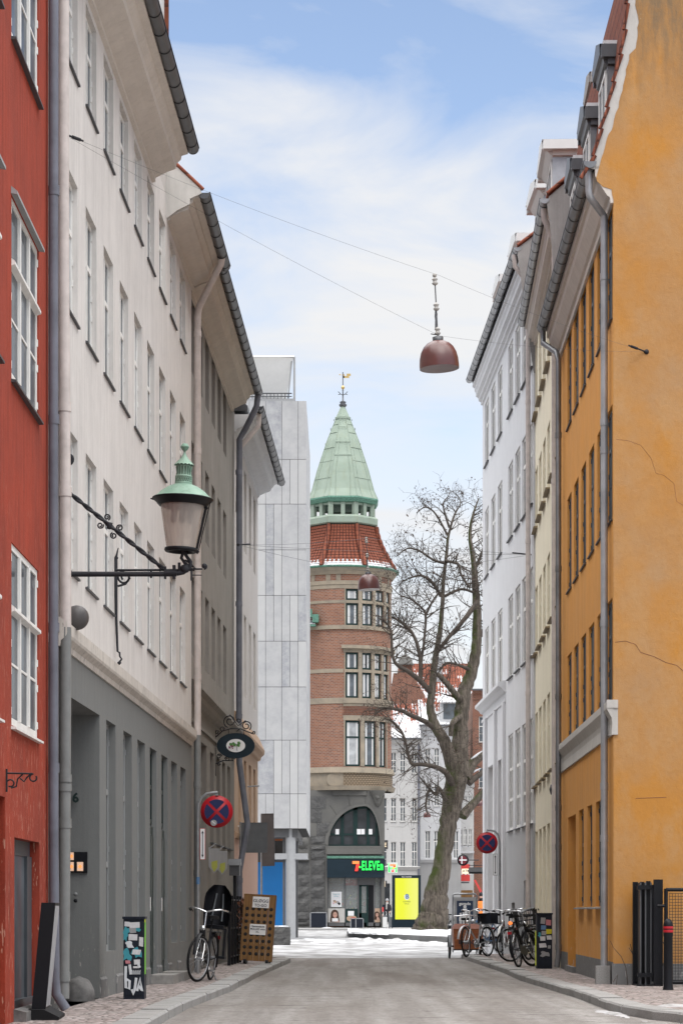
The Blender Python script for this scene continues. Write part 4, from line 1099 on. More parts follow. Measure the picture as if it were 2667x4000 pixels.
m.obj('tiled_roof', 'tiles_snow', tr, uvf=lambda c: (math.atan2(c.x, -c.y) * 3.0, (c.z - z0r) / (z1r - z0r) * 3.0))
for k in range(8):
    a = PI / 8 + k * PI / 4
    m = MB(); m.tube([rp(i / 14, a, .05) for i in range(15)], [.13 + .03 * (i % 2) for i in range(15)], 7); m.obj('hip_tile', 'tile', tr, uvf=lambda c: (c.x, c.z))
m = MB(); m.lathe([(3.40, -.10), (3.58, -.08), (3.60, .03), (3.50, .04)], 48, (0, 0, H['eave'])); m.obj('gutter', 'copperd', tr)
# lantern and spire (octagonal, a flat side to the street)
def octo(r, z, ph=PI / 8): return [(r / math.cos(PI / 8) * math.sin(ph + k * PI / 4), -r / math.cos(PI / 8) * math.cos(ph + k * PI / 4), z) for k in range(8)]
def ostack(m, prof, mi=0):
    P = [p for r, z in prof for p in octo(r, z)]
    fs = [(i * 8 + k, i * 8 + (k + 1) % 8, (i + 1) * 8 + (k + 1) % 8, (i + 1) * 8 + k) for i in range(len(prof) - 1) for k in range(8)]
    m.add(P, fs, mi); m.poly(P[:8][::-1], mi); m.poly(P[-8:], mi)
LZ = TZ
lh = lambda y: CH + (HY - y) / F * 150.0
m = MB(); ostack(m, [(2.10, lh(2044)), (2.20, lh(2040)), (2.22, lh(2018)), (2.10, lh(2010)), (1.9, lh(2008))]); m.obj('lantern_base', 'copper', tr)
m = MB(); ostack(m, [(1.0, lh(2012)), (.98, lh(1955))]); m.obj('lantern_core', 'copperd', tr) if False else None
m = MB()
for k in range(8):
    a0 = octo(1.86, 0)[k]; a1 = octo(1.86, 0)[(k + 1) % 8]; v0, v1 = Vector(a0), Vector(a1); d = (v1 - v0).normalized(); nrm = Vector((d.y, -d.x, 0))
    ax = Matrix((d, nrm, (0, 0, 1))).transposed()
    zc = (lh(2010) + lh(1952)) / 2; hh = (lh(1952) - lh(2010)) / 2
    for t in (0.0, .5):
        c = v0 + (v1 - v0) * t; m.obox((c.x, c.y, zc), ax, .16 if t == 0 else .13, .13, hh)
    c = v0 + (v1 - v0) * .5; m.obox((c.x, c.y, lh(1962)), ax, (v1 - v0).length / 2, .05, .10)
m.obj('lantern_post', 'copper', tr)
m = MB(); ostack(m, [(1.7, lh(1963)), (2.12, lh(1958)), (2.24, lh(1944)), (2.22, lh(1938))]); m.obj('spire_eave', 'copperd', tr)
m = MB(); sp_ = [(2.20, lh(1938)), (1.97, lh(1905)), (1.62, lh(1822)), (1.0, lh(1702)), (.43, lh(1610))]; ostack(m, sp_)
for k in range(8):                                        # standing seams on the arrises
    m.tube([octo(r, z)[k] for r, z in sp_], .03, 5)
for r, z in ((1.78, lh(1860)), (1.45, lh(1790)), (1.18, lh(1735)), (.82, lh(1672)), (.60, lh(1637))):
    P = octo(r + .012, z); P2 = [((P[i][0] + P[(i + 1) % 8][0]) / 2, (P[i][1] + P[(i + 1) % 8][1]) / 2, z) for i in range(8)]
    for i in range(8):
        zz = .35 * (i % 2)
        m.tube([(P[i][0] * (1 - zz * .19), P[i][1] * (1 - zz * .19), z + zz), (P[(i + 1) % 8][0] * (1 - zz * .19), P[(i + 1) % 8][1] * (1 - zz * .19), z + zz)], .02, 4)
for k in range(8):
    for t in (-.24, .24):
        pts = []
        for r, z in ((2.20, lh(1938)), (1.97, lh(1905)), (1.62, lh(1822)), (.95, lh(1695))):
            P = octo(r + .008, z); q0, q1 = Vector(P[k]), Vector(P[(k + 1) % 8]); mid = (q0 + q1) / 2; pts.append(mid + (q1 - q0).normalized() * min(.62 * 1, (q1 - q0).length * .5) * (1 if t > 0 else -1) * (.75 if z < lh(1900) else .72 * (q1 - q0).length / 1.4))
        m.tube(pts, .02, 4)
m.obj('spire', 'copper', tr)
m = MB(); ostack(m, [(.50, lh(1614)), (.50, lh(1606)), (.42, lh(1604)), (.16, lh(1566)), (.12, lh(1558))]); m.obj('spire_cap', 'copper', tr)
m = MB(); m.lathe([(.0, lh(1566)), (.2, lh(1562)), (.26, lh(1555)), (.15, lh(1548)), (.22, lh(1544)), (.05, lh(1538)), (.03, lh(1500)), (.06, lh(1498)), (.03, lh(1495)), (.03, lh(1425))], 12)
for a in (0, PI / 2, PI, 1.5 * PI):
    for s_ in (-1, 1):
        m.tube([(0, 0, lh(1516)), (.14 * math.cos(a), .14 * math.sin(a), lh(1512)), (.30 * math.cos(a), .30 * math.sin(a), lh(1508 + 6 * s_))], .025, 5)
m.obj('finial', 'zincd', tr)
m = MB(); m.lathe([(0, -.14), (.1, -.1), (.14, 0), (.1, .1), (0, .14)], 12, (0, 0, lh(1486))); m.tube([(0, 0, lh(1475)), (0, 0, lh(1430))], .025, 5)
m.box(.0, .50, -.01, .01, lh(1446), lh(1438)); m.box(.0, .12, -.01, .01, lh(1446), lh(1430)); m.box(.3, .62, -.01, .01, lh(1438), lh(1428)); m.lathe([(0, -.06), (.06, 0), (0, .06)], 8, (-.25, 0, lh(1432))); m.tube([(-.25, 0, lh(1432)), (0, 0, lh(1434))], .012, 4)
m.v = [(x * .8, y * .8, lh(1486) + (z - lh(1486)) * .95) for x, y, z in m.v]
m.obj('weather_vane', 'gold', tr)
# small side roof beside the panel building
m = MB(); z = th(2440); m.add([(-3.0, -TR + .3, z), (-1.75, -TR - .05, z), (-1.75, -TR + .6, z + .35), (-3.0, -TR + 1.0, z + 1.6)], [(0, 1, 2, 3)]); m.obj('side_roof', 'tiles_snow', tr, uvf=lambda c: (c.x, c.z - z))
m = MB(); m.box(-3, -1.7, -TR - .2, -TR + .2, z - .16, z - .04)
for i in range(3): m.box(-2.75 + i * .42, -2.35 + i * .42, -TR - .04, -TR + .5, z + .75 - i * .32, z + 1.25 - i * .32)
m.obj('side_gutter', 'copperd', tr)
# granite ground floor (flat, facing the street)
gx = lambda px, Z=149.2: (px - CX) / F * Z - TX
gy = 149.2 - TZ
X0, X1 = gx(1150), gx(1502); sx0, sx1 = gx(1279), gx(1489)
m = MB(); zc = H['cor']
m.box(gx(1100), sx0, gy, gy + 1, 0, zc); m.box(sx1, X1, gy, gy + 5, 0, zc)
ar = []
for i in range(25):
    a = PI - PI * i / 24
    cxx = gx(1424); rx = (cxx - gx(1281)) if a > PI / 2 else (gx(1484) - cxx)
    ar.append((cxx + rx * math.cos(a), th(3307) + (th(3150) - th(3307)) * math.sin(a)))
for (xa, za), (xb, zb) in zip(ar, ar[1:]):
    m.add([(xa, gy, za), (xb, gy, zb), (xb, gy, zc), (xa, gy, zc), (xa, gy + .45, za), (xb, gy + .45, zb)], [(0, 1, 2, 3), (0, 1, 5, 4)])
m.box(sx0 - .001, gx(1281), gy, gy + .5, th(3340), zc); m.box(gx(1484), sx1 + .001, gy, gy + .5, th(3340), zc)
m.box(sx0, sx1, gy + .02, gy + .4, th(3428), th(3338)); m.obj('ground_wall', 'graniteD', tr)
rq = random.Random(5)
m = MB()
def block(x0, x1, z0, z1, d):
    # rough-hewn block: pillowed face
    n = 3; P = []
    for j in range(n + 1):
        for i in range(n + 1):
            edge_ = i in (0, n) or j in (0, n)
            P.append((x0 + (x1 - x0) * i / n, gy - (.02 if edge_ else d * rq.uniform(.5, 1.0)), z0 + (z1 - z0) * j / n))
    m.add(P, [(j * (n + 1) + i, j * (n + 1) + i + 1, (j + 1) * (n + 1) + i + 1, (j + 1) * (n + 1) + i) for j in range(n) for i in range(n)], 0, False)
yl = [3617, 3603, 3562, 3510, 3463, 3416, 3360, 3322, 3305]
for ya, yb in zip(yl, yl[1:]):
    block(gx(1152), gx(1209), th(ya), th(yb) - .03, .14 if yb != 3322 else .05); block(gx(1213), gx(1269), th(ya), th(yb) - .03, .16)
for ya, yb in ((3300, 3268),): block(gx(1213), gx(1269), th(ya), th(yb), .16)
for ya, yb in ((3266, 3216),): block(gx(1236), gx(1290), th(ya), th(yb), .10)
for j, (ya, yb) in enumerate(((3214, 3162), (3160, 3112))): block(gx(1214), gx(1256 + 16 * j), th(ya), th(yb), .04)
m.obj('hewn_block', 'granite', tr)
m = MB()                                                  # voussoirs and arch moulding
for i in range(24):
    (xa, za), (xb, zb) = ar[i], ar[i + 1]
    m.add([(xa, gy - .06, za), (xb, gy - .06, zb), (xb + (xb - gx(1424)) * .09, gy - .05, zb + .17), (xa + (xa - gx(1424)) * .09, gy - .05, za + .17)], [(0, 1, 2, 3)])
    m.add([(xa, gy - .06, za), (xb, gy - .06, zb), (xb, gy + .2, zb), (xa, gy + .2, za)], [(0, 1, 2, 3)])
for i in (3, 6, 9, 12):
    xa, za = ar[i]; dx_, dz_ = xa - gx(1400), za - th(3310); L = math.hypot(dx_, dz_); dx_ /= L; dz_ /= L
    m.tube([(xa + dx_ * .2, gy - .012, za + dz_ * .2), (xa + dx_ * .95, gy - .012, za + dz_ * .95)], .022, 4)
m.box(sx0 - .05, sx1 + .05, gy - .22, gy + .3, th(3338), th(3316)); m.box(sx0, sx1, gy - .12, gy + .3, th(3316), th(3306))
m.box(gx(1270), sx0, gy - .06, gy + .4, 0, th(3306))
m.box(gx(1300), gx(1430), gy - .10, gy + .2, zc - .32, zc - .02)
m.lathe([(.0, -.5), (.12, -.42), (.22, -.2), (.30, .1), (.42, .3), (.5, .5)], 14, (gx(1474), gy - .02, zc - .55)); m.lathe([(.05, 0), (.14, .06), (.05, .12)], 12, (gx(1474), gy - .42, zc - .45), ax='Y')
m.obj('arch_stone', 'sand' if False else 'graniteD', tr)
m = MB(); cx2 = gx(1181)
m.box(gx(1156), gx(1207), gy - .18, gy - .1, th(3356), th(3262)); m.lathe([(.0, 0), (.40, 0), (.40, .06), (.34, .08), (.30, .03), (0, .03)], 20, (cx2, gy - .22, th(3292)), ax='Y')
for i in range(14): m.lathe([(0, -.07), (.07, 0), (0, .07)], 7, (cx2 + rq.uniform(-.26, .26), gy - .22, th(rq.uniform(3275, 3345))))
m.lathe([(0, -.14), (.12, 0), (0, .16)], 10, (cx2, gy - .22, th(3290))); m.box(gx(1154), gx(1209), gy - .24, gy, th(3362), th(3354))
m.obj('carved_plaque', 'graniteD', tr)
f = MB(); gz = gy + .30
for px, w in ((1337, .10), (1388, .14), (1438, .10), (1471, .08)): f.box(gx(px) - w, gx(px) + w, gz, gz + .1, th(3305), min(th(3152), [z for x, z in ar if x >= gx(px)][0] - .05))
f.box(gx(1283), gx(1482), gz - .01, gz + .1, th(3264), th(3256)); f.box(gx(1283), gx(1482), gz - .01, gz + .1, th(3306), th(3300))
for (xa, za), (xb, zb) in zip(ar[1:], ar[2:-1]): f.add([(xa, gz, za), (xb, gz, zb), (xb, gz, zb - .14), (xa, gz, za - .14)], [(0, 1, 2, 3)])
o = f.obj('arched_window', 'greenframe', tr)
MB().add([(x, gz + .06, z) for x, z in ar], [tuple(range(25))]).obj('pane', 'paned', o)
f = MB()
for px in (1318, 1402, 1418, 1448): f.box(gx(px) - .13, gx(px) + .10, gz - .02, gz + .0, th(3260), th(3239))
f.obj('paper_notice', 'signwhite', o)
# sign board, lettering
sy = gy - .30
m = MB(); m.box(gx(1277), gx(1502), sy, gy + .2, th(3429), th(3358)); m.box(gx(1277), gx(1500), sy - .05, sy, th(3430), th(3416)); o = m.obj('sign_board', 'navy', tr)
MB().box(gx(1277), gx(1500), sy + .05, gy, th(3355), th(3345)).obj('canopy_edge', 'copperd', o)
zc7 = th(3385)
m = MB(); P = lambda q: [(gx(1376) + x * .45, z * .62 + zc7 - .31) for x, z in q]
for mi, q in ((1, [(0, .72), (.95, .72), (.95, 1), (0, 1)]), (0, [(.56, .72), (.95, .72), (.95, .6), (.74, .0), (.34, .0), (.46, .4)])):
    m.prism(P(q), lambda p: (p[0], sy - .08, p[1]), lambda p: (p[0], sy - .01, p[1]), mi)
m.obj('sign_numeral', ['cred', 'cor'], o)
t = text('sign_letters', '-ELEVEn', .80, 'cgreen', o, (gx(1449), sy - .05, zc7), ext=.03, sx=.50, bold=.017, space=1.12)
# shop front
m = MB(); ky = gy + .25
m.box(sx0, sx1, ky, ky + .08, 0.1, .32); m.box(sx0, sx1, ky, ky + .1, th(3432), th(3426))
for px, w in ((1280, .04), (1347, .035), (1399, .06), (1462, .05), (1487, .06)): m.box(gx(px) - w, gx(px) + w, ky, ky + .1, .1, th(3430))
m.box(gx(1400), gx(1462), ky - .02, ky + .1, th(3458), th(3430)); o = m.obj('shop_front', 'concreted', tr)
m = MB(); m.box(sx0, gx(1399), ky + .03, ky + .045, .3, th(3430)); m.box(gx(1462), sx1, ky + .03, ky + .045, .3, th(3430)); m.obj('pane', 'clear', o)
d = MB(); d.box(gx(1402), gx(1412), ky, ky + .06, .1, th(3460)); d.box(gx(1402), gx(1437), ky, ky + .06, .1, th(3568)); d.box(gx(1431), gx(1438), ky - .01, ky + .06, .1, th(3460)); d.box(gx(1402), gx(1437), ky, ky + .06, th(3464), th(3459))
d = d.obj('door', 'greenframe', tr); MB().box(gx(1412), gx(1431), ky + .02, ky + .03, th(3568), th(3464)).obj('pane', 'clear', d)
MB().box(gx(1438.5), gx(1461), ky + .06, ky + .12, .1, th(3459)).obj('open_door_leaf', 'black', tr)
m = MB(); m.box(sx0, sx1, ky + 2.2, ky + 2.3, 0, th(3425)); m.box(sx0, sx1, ky, ky + 2.3, th(3427), th(3424)); m.obj('shop_interior', 'shopwall', tr)
m = MB(); rq = random.Random(11)
for i in range(40):
    x = rq.uniform(sx0 + .2, gx(1455)); z = rq.choice((.6, 1.0, 1.4, 1.8)); w = rq.uniform(.05, .14)
    m.box(x, x + w, ky + 1.9, ky + 2.1, z, z + rq.uniform(.1, .3), rq.randrange(5))
for z in (.55, .95, 1.35, 1.75): m.box(sx0 + .2, gx(1455), ky + 1.85, ky + 2.15, z, z + .04, 4)
m.obj('shelf_goods', ['redcloth', 'sticky', 'stickb', 'signwhite', 'wood'], tr)
MB().box(gx(1350), gx(1396), ky + .8, ky + .84, th(3460), th(3436)).obj('menu_board', 'redcloth', tr)
text('menu_price', '29,-', .30, 'signwhite', tr, (gx(1362), ky + .78, th(3443)))
def poster(px0, px1, y0, y1, bgm, y=ky - .005, border=None):
    m = MB(); x0, x1, z0, z1 = gx(px0), gx(px1), th(y1), th(y0)
    m.box(x0, x1, y - .012, y, z0, z1); o = m.obj('poster', bgm, tr); return o, x0, x1, z0, z1
o, x0, x1, z0, z1 = poster(1293, 1334, 3485, 3544, 'signwhite')
m = MB(); m.box(x0 + .05, x1 - .05, ky - .022, ky - .018, z0 + .05, z1 - .05, 0)
for i in range(9): m.disc(((x0 + x1) / 2 + random.uniform(-.2, .2), ky - .026 - i * .001, z0 + .3 + random.uniform(-.12, .16)), random.uniform(.04, .09), mi=1 + i % 4)
m.obj('poster_picture', ['stick', 'black', 'tan', 'stickp', 'hgrey'], o)
text('poster_lettering', 'Snup to\nvinter', .13, 'teal', o, ((x0 + x1) / 2, ky - .025, z1 - .22))
def face(o, cx, z0, s, y):
    m = MB(); m.disc((cx, y, z0 + .62 * s), .34 * s, mi=0, rx=.30 * s); m.disc((cx + .02 * s, y - .004, z0 + .56 * s), .22 * s, mi=1, rx=.16 * s)
    m.poly([(cx - .36 * s, y - .001, z0), (cx + .38 * s, y - .001, z0), (cx + .30 * s, y - .001, z0 + .55 * s), (cx - .30 * s, y - .001, z0 + .6 * s)], 0)
    m.poly([(cx - .05 * s, y - .006, z0), (cx + .36 * s, y - .006, z0), (cx + .22 * s, y - .006, z0 + .25 * s), (cx + .02 * s, y - .006, z0 + .36 * s)], 1)
    for dx in (-.05, .08): m.disc((cx + dx * s, y - .008, z0 + .60 * s), .018 * s, mi=0, rx=.03 * s)
    m.disc((cx + .02 * s, y - .008, z0 + .45 * s), .018 * s, mi=2, rx=.05 * s)
    m.obj('poster_picture', ['hair', 'skin', 'redcloth'], o)
o, x0, x1, z0, z1 = poster(1281, 1346, 3550, 3605, 'verge'); face(o, x0 + .42, z0 + .02, .82, ky - .02)
MB().box(x0 + .25, x0 + .62, ky - .04, ky - .034, z0 + .06, z0 + .26).obj('poster_label', 'signwhite', o)
o, x0, x1, z0, z1 = poster(1349, 1398, 3552, 3605, 'greenframe')
m = MB(); m.disc(((x0 + x1) / 2, ky - .02, z0 + .25), .2, mi=0, rx=.32); m.disc(((x0 + x1) / 2 + .1, ky - .022, z0 + .22), .1, mi=1, rx=.2); m.obj('poster_picture', ['tan', 'redcloth'], o)
MB().box(x0 + .15, x1 - .25, ky - .03, ky - .025, z0 + .42, z0 + .72).obj('poster_label', 'signwhite', o)
o, x0, x1, z0, z1 = poster(1464, 1484, 3550, 3604, 'tan'); face(o, (x0 + x1) / 2 - .03, z0 + .15, .55, ky - .02)
m = MB(); bx_ = gx(1384)
m.tube([(bx_, ky + .25, .3), (bx_ + .03, ky + .25, 1.1), (bx_ - .02, ky + .25, 1.8)], .03, 6)
plant_o = m.obj('potted_tree', 'twig', tr)
m = MB()
for i in range(260):
    a = random.uniform(0, 2 * PI); r_ = random.uniform(0, .62); c = Vector((bx_ + r_ * math.cos(a), ky + .25 + .15 * math.sin(a), 1.75 + random.uniform(-.35, .5) - r_ * .4))
    d1 = Vector((random.uniform(-1, 1), random.uniform(-.4, .4), random.uniform(-1, 1))).normalized() * .09; d2 = Vector((random.uniform(-1, 1), 0, random.uniform(-1, 1))).normalized() * .025
    m.quad(c - d1, c + d2, c + d1, c - d2)
m.obj('leaves', 'foliage', plant_o)
sgn = thing('hanging_sign', 'square green and white lit shop sign with red numeral jutting from the corner', 'shop sign', (gx(1534) + TX, 149.6, th(3390)))
m = MB(); m.box(-.31, .31, 0, .14, -.33, .33, 0); m.box(-.27, .27, -.006, 0, -.29, .29, 1); m.obj('box', ['litwhite', 'cgreen'], sgn)
m = MB(); m.add([(-.25, -.012, .29), (.27, -.012, .29), (.17, -.012, -.29), (-.15, -.012, -.29)], [(0, 1, 2, 3)]); m.obj('face_panel', 'litwhite', sgn)
m = MB()
for mi, q in ((1, [(-.15, .10), (.16, .10), (.16, .19), (-.15, .19)]), (0, [(.05, .10), (.16, .10), (.16, .05), (.07, -.10), (-.04, -.10), (.0, -.02)]), (0, [(-.05, -.25), (.06, -.25), (.06, -.15), (-.05, -.15)])):
    m.add([(x * 1.15, -.02, z * 1.1) for x, z in q], [tuple(range(len(q)))], mi)
m.obj('numeral', ['cred', 'cor'], sgn); text('lettering', 'ELEVEn', .13, 'cgreen', sgn, (.01, -.03, -.04), bold=.004)
MB().tube([(-.3, .07, .2), (-.62, .07, .2)], .03, 6).obj('bracket', 'zincd', sgn)
s2 = thing('hanging_sign', 'dark brown sign with glowing letters ZE sticking out behind the tower', 'shop sign', (gx(1504) + TX, 152.5, th(3295)))
MB().box(-.40, .24, 0, .12, -.29, .29).obj('board', 'signbrown', s2); text('lettering', 'ZE', .36, 'litbox', s2, (-.06, -.02, -.03), bold=.008)
s3 = thing('hanging_sign', 'small warm lit sign on a dark bracket left of the yellow screen', 'shop sign', (gx(1505) + TX, 156, th(3450)))
MB().box(-.30, .10, 0, .1, -.18, .18).obj('panel', 'litbox', s3); MB().box(.12, .22, 0, .06, -.22, .22).obj('bracket', 'signbrown', s3); text('lettering', 'CAFE', .12, 'wood', s3, (-.10, -.02, 0))
# crates in front of the shop
def crate(px0, px1, y0, y1, Z, label, split=None):
    p = at(px0, y1, Z); q = at(px1, y0, Z); w = q.x - p.x; h = q.z - p.z
    t = thing('shop_crate', label, 'crate', (p.x, Z, p.z))
    MB().box(.03, w - .03, .02, .7, 0, h - .03).obj('box', 'cabinet', t)
    m = MB()
    for x in ([0, w - .05] + ([split * w] if split else [])): m.box(x, x + .05, 0, .06, 0, h)
    m.box(0, w, 0, .72, h - .05, h); m.obj('frame', 'zincl', t)
crate(1211, 1277, 3565, 3624, 147.5, 'large dark grey box with pale metal frame beside the granite pier')
crate(1368, 1420, 3588, 3626, 146.5, 'low dark grilled box in front of the shop window', .38)

# ================================================================ houses across the square
def row_house(name, label, px0, px1, Z, ye, matw, wins_, rows_, win_w, base=0.0, frame='wframe', low=None, lowz=0, cat='building', depth=9, rz=0.0):
    x0 = (px0 - CX) / F * Z; w = (px1 - px0) / F * Z
    fr = Front(name, label, x0, Z, cat, rz)
    hz_ = lambda y: CH + (HY - y) / F * Z
    for y0, y1 in rows_:
        for px in wins_:
            window(fr, (px - px0) / F * Z, hz_(y1), win_w, hz_(y0) - hz_(y1), .14, frame=frame, cols=2, rows=(.38,), fw=.05, sill='hwhite', sillw=.08, pane='pane', bars=1, hinge=False)
    wall(fr, 0, w, -.2, hz_(ye), [matw, low or matw], (lambda u, z: 1 if z < lowz else 0), depth=depth, cutz=(lowz,) if low else ())
    m = MB(); zt_ = hz_(ye); m.extr([(0, zt_ - .75), (.08, zt_ - .7), (.12, zt_ - .35), (.35, zt_ - .22), (.42, zt_), (0, zt_)], -.05, w + .05, -1); m.obj('cornice', matw, fr.root)
    m = MB(); m.extr([(.40, zt_), (.58, zt_), (.56, zt_ + .14), (.40, zt_ + .14)], -.1, w + .1, -1); m.obj('gutter', 'zincd', fr.root)
    return fr, w, zt_, hz_
fr, w, zt_, hz_ = row_house('row_house', 'white plaster house with snowy roof right behind the brick tower', 1440, 1640, 186, 2892, 'hwhite', (1452, 1490, 1526, 1562, 1607),
    ((2940, 3022), (3118, 3210), (3290, 3390)), .42)
m = MB(); m.extr([(0, hz_(3402)), (.1, hz_(3400)), (.3, hz_(3388)), (0, hz_(3384))], 0, w, -1); m.obj('string_course', 'hwhite', fr.root)
m = MB(); m.extr([(.5, zt_ + .05), (.5, zt_ + .16), (-4.0, zt_ + 3.2), (-8, zt_ + 1), (-8, zt_)], -.1, w + .05, -1); m.obj('roof', 'roofsnow', fr.root, uvf=lambda c: (c.x, (c.z - zt_)))
m = MB(); x = w - .1; pipe(fr, [(x, -.25, zt_), (x, -.12, zt_ - .6), (x, -.12, 3)], .07, 'pipeL')
m = MB()
for px in (1500, 1540, 1580): m.box((px - 1440) / F * 186, (px + 22 - 1440) / F * 186, -.05, .1, .2, 3.2)
m.obj('shop_window', 'paned', fr.root)
fr2, w2, zt2, hz2 = row_house('row_house', 'cool white house with dormer and tiled roof half hidden by the tree', 1641, 1800, 187, 2840, 'hwhite2', (1660, 1695, 1735, 1770),
    ((2925, 3000), (3060, 3150), (3247, 3355)), .40, low='hgrey', lowz=CH + (HY - 3365) / F * 187)
m = MB(); m.extr([(0, hz2(3372)), (.1, hz2(3370)), (.28, hz2(3360)), (.28, hz2(3354)), (0, hz2(3352))], 0, w2, -1); m.obj('string_course', 'hwhite2', fr2.root)
m = MB(); m.extr([(.5, zt2 + .05), (.5, zt2 + .16), (-4.0, zt2 + 2.6), (-8, zt2 + 1), (-8, zt2)], -.05, w2 + .1, -1); m.obj('roof', 'roofsnow', fr2.root, uvf=lambda c: (c.x, (c.z - zt2 - .0)))
MB().box(.9, 1.9, -.06, .1, .1, 2.4).obj('shop_window', 'pane', fr2.root)
m = MB(); m.box(1.6, 3.2, -.1, 2.4, zt2 + .3, zt2 + 2.0); d = m.obj('dormer', 'hwhite2', fr2.root)
m = MB(); m.box(1.8, 3.0, -.13, -.1, zt2 + .6, zt2 + 1.8); m.obj('pane', 'pane', d); m = MB(); m.add([(1.3, -.4, zt2 + 1.9), (3.5, -.4, zt2 + 1.9), (3.3, 2.4, zt2 + 2.5), (1.5, 2.4, zt2 + 2.5)], [(0, 1, 2, 3)]); m.obj('dormer_roof', 'snowc', d)
fr4, w4, zt4, hz4 = row_house('row_house', 'pale house with balcony railing and souvenir shop behind the tree trunk', 1766, 1850, 190, 3040, 'hwhite', (1775, 1793, 1811, 1829), ((3110, 3180), (3240, 3300)), .26)
m = MB(); m.box(-1, w4, -.5, 0, hz4(3335), hz4(3326)); 
for i in range(3): m.box(.2 + i * .5, .26 + i * .5, -.5, -.44, hz4(3326), hz4(3308))
m.box(0, w4, -.5, -.46, hz4(3311), hz4(3308)); m.obj('balcony', 'hwhite2', fr4.root)
MB().box(.15, w4 - .1, -.06, .1, .2, 2.7).obj('shop_window', 'wood', fr4.root)
bh, w5, zt5, hz5 = row_house('brick_house', 'tall red brick house at the right edge behind the tree', 1846, 1960, 192, 2700, 'brick2', (1870,), ((2800, 2900), (3000, 3080)), .8, frame='wframe')
gh, w6, zt6, hz6 = row_house('gabled_house', 'house with steep red tiled roof, stepped brick gable and chimney far behind', 1545, 1850, 204, 2790, 'hwhite', (1700, 1750), ((2800, 2840),), .8)
m = MB(); m.extr([(.4, zt6), (.4, zt6 + .16), (-5.5, zt6 + 4.9), (-9, zt6)], 1.2, w6, -1); m.obj('roof', 'roofsnow', gh.root, uvf=lambda c: (c.x, c.z - zt6))
m = MB(); q = lambda px, y: ((px - 1545) / F * 204, CH + (HY - y) / F * 204)
P = [q(1526, 2790), q(1526, 2700), q(1536, 2632), q(1552, 2632), q(1555, 2600), q(1610, 2600), q(1612, 2640), q(1660, 2720), q(1660, 2790)]
m.prism(P, lambda p: (p[0], -.4, p[1]), lambda p: (p[0], 0, p[1])); m.obj('stepped_gable', 'brick2', gh.root)
m = MB(); c_ = q(1583, 2600); m.lathe([(.72, 0), (.72, .1), (.62, .2), (.55, .5), (.34, .78), (.12, .9), (.08, 1.05), (.16, 1.18), (.13, 1.3), (0, 1.38)], 16, (c_[0], -.2, c_[1])); m.obj('gable_cap', 'graniteD', gh.root)
m = MB(); a_ = q(1693, 2660); b_ = q(1733, 2558); m.box(a_[0], b_[0], 3.2, 4.2, a_[1] - 1, b_[1]); m.box(a_[0] - .08, b_[0] + .08, 3.1, 4.3, b_[1], b_[1] + .15); m.obj('chimney', 'concrete', gh.root)
# souvenir shop things
p = at(1807, 3380, 188); 
s4 = thing('souvenir_sign', 'round black shop sign with a white cross on dark red', 'shop sign', (at(1808, 3361, 150).x, 150, at(0, 3361, 150).z))
m = MB(); m.lathe([(0, 0), (.36, 0), (.36, .12), (0, .12)], 28, ax='Y'); m.obj('disc', 'black', s4)
m = MB(); m.disc((0, -.01, 0), .255); m.obj('red_field', paint('dark_red_field', (.13, .01, .02, 1)), s4)
m = MB(); m.box(-.235, .235, -.02, -.012, -.035, .035); m.box(-.11, -.045, -.021, -.012, -.245, .245); m.obj('white_cross', 'signwhite', s4)
m = MB(); m.tube([(.36, .06, 0), (1.0, .06, 0)], .03, 6); m.obj('bracket', 'iron', s4)
bn = thing('souvenir_banner', 'red shop banner with large white letters below the round sign', 'banner', (at(1812, 3410, 188).x, 188, at(0, 3410, 188).z))
MB().box(-.46, .46, 0, .06, -.68, .66).obj('cloth', 'redcloth', bn); text('lettering', 'SOUVENIR', .56, 'signwhite', bn, (0, -.02, 0), sx=.42, bold=.012)
s5 = thing('cash_sign', 'small pale ATM sign over the awning', 'shop sign', (at(1818, 3404, 186).x, 186, at(0, 3404, 186).z))
MB().box(-.28, .6, 0, .1, -.2, .18).obj('panel', 'litbox', s5); text('lettering', 'ATM', .28, 'text', s5, (.05, -.02, 0), bold=.006)
aw = thing('shop_awning', 'dark curved awning over a shop front right of the trunk', 'awning', (at(1850, 3405, 180).x, 180, at(0, 3405, 180).z))
m = MB(); m.extr([(0, -.1), (.6, -.2), (.7, -.05), (.4, .25), (0, .3)], -.4, 1.2, -1); m.obj('cloth', 'black', aw); m = MB(); m.tube([(-.4, 0, .45), (1.2, 0, .45)], .03, 6); m.tube([(0, 0, .3), (0, 0, .7)], .03, 6); m.obj('frame', 'iron', aw)
aw2 = thing('shop_awning', 'dark red folded awning hanging beside the grey pole', 'awning', (at(1850, 3470, 178).x, 178, at(0, 3470, 178).z))
m = MB(); m.prism([(0, .6), (.12, .6), (.75, -.55), (.6, -.6)], lambda q: (q[0], -.4, q[1]), lambda q: (q[0], .3, q[1])); m.obj('cloth', 'redcloth', aw2)
cn = thing('shop_canopy', 'flat grey canopy over the souvenir shop door', 'canopy', (at(1800, 3448, 188).x, 188, at(0, 3448, 188).z))
MB().box(-.7, .6, -.8, .2, -.08, .04).obj('slab', 'zincd', cn)

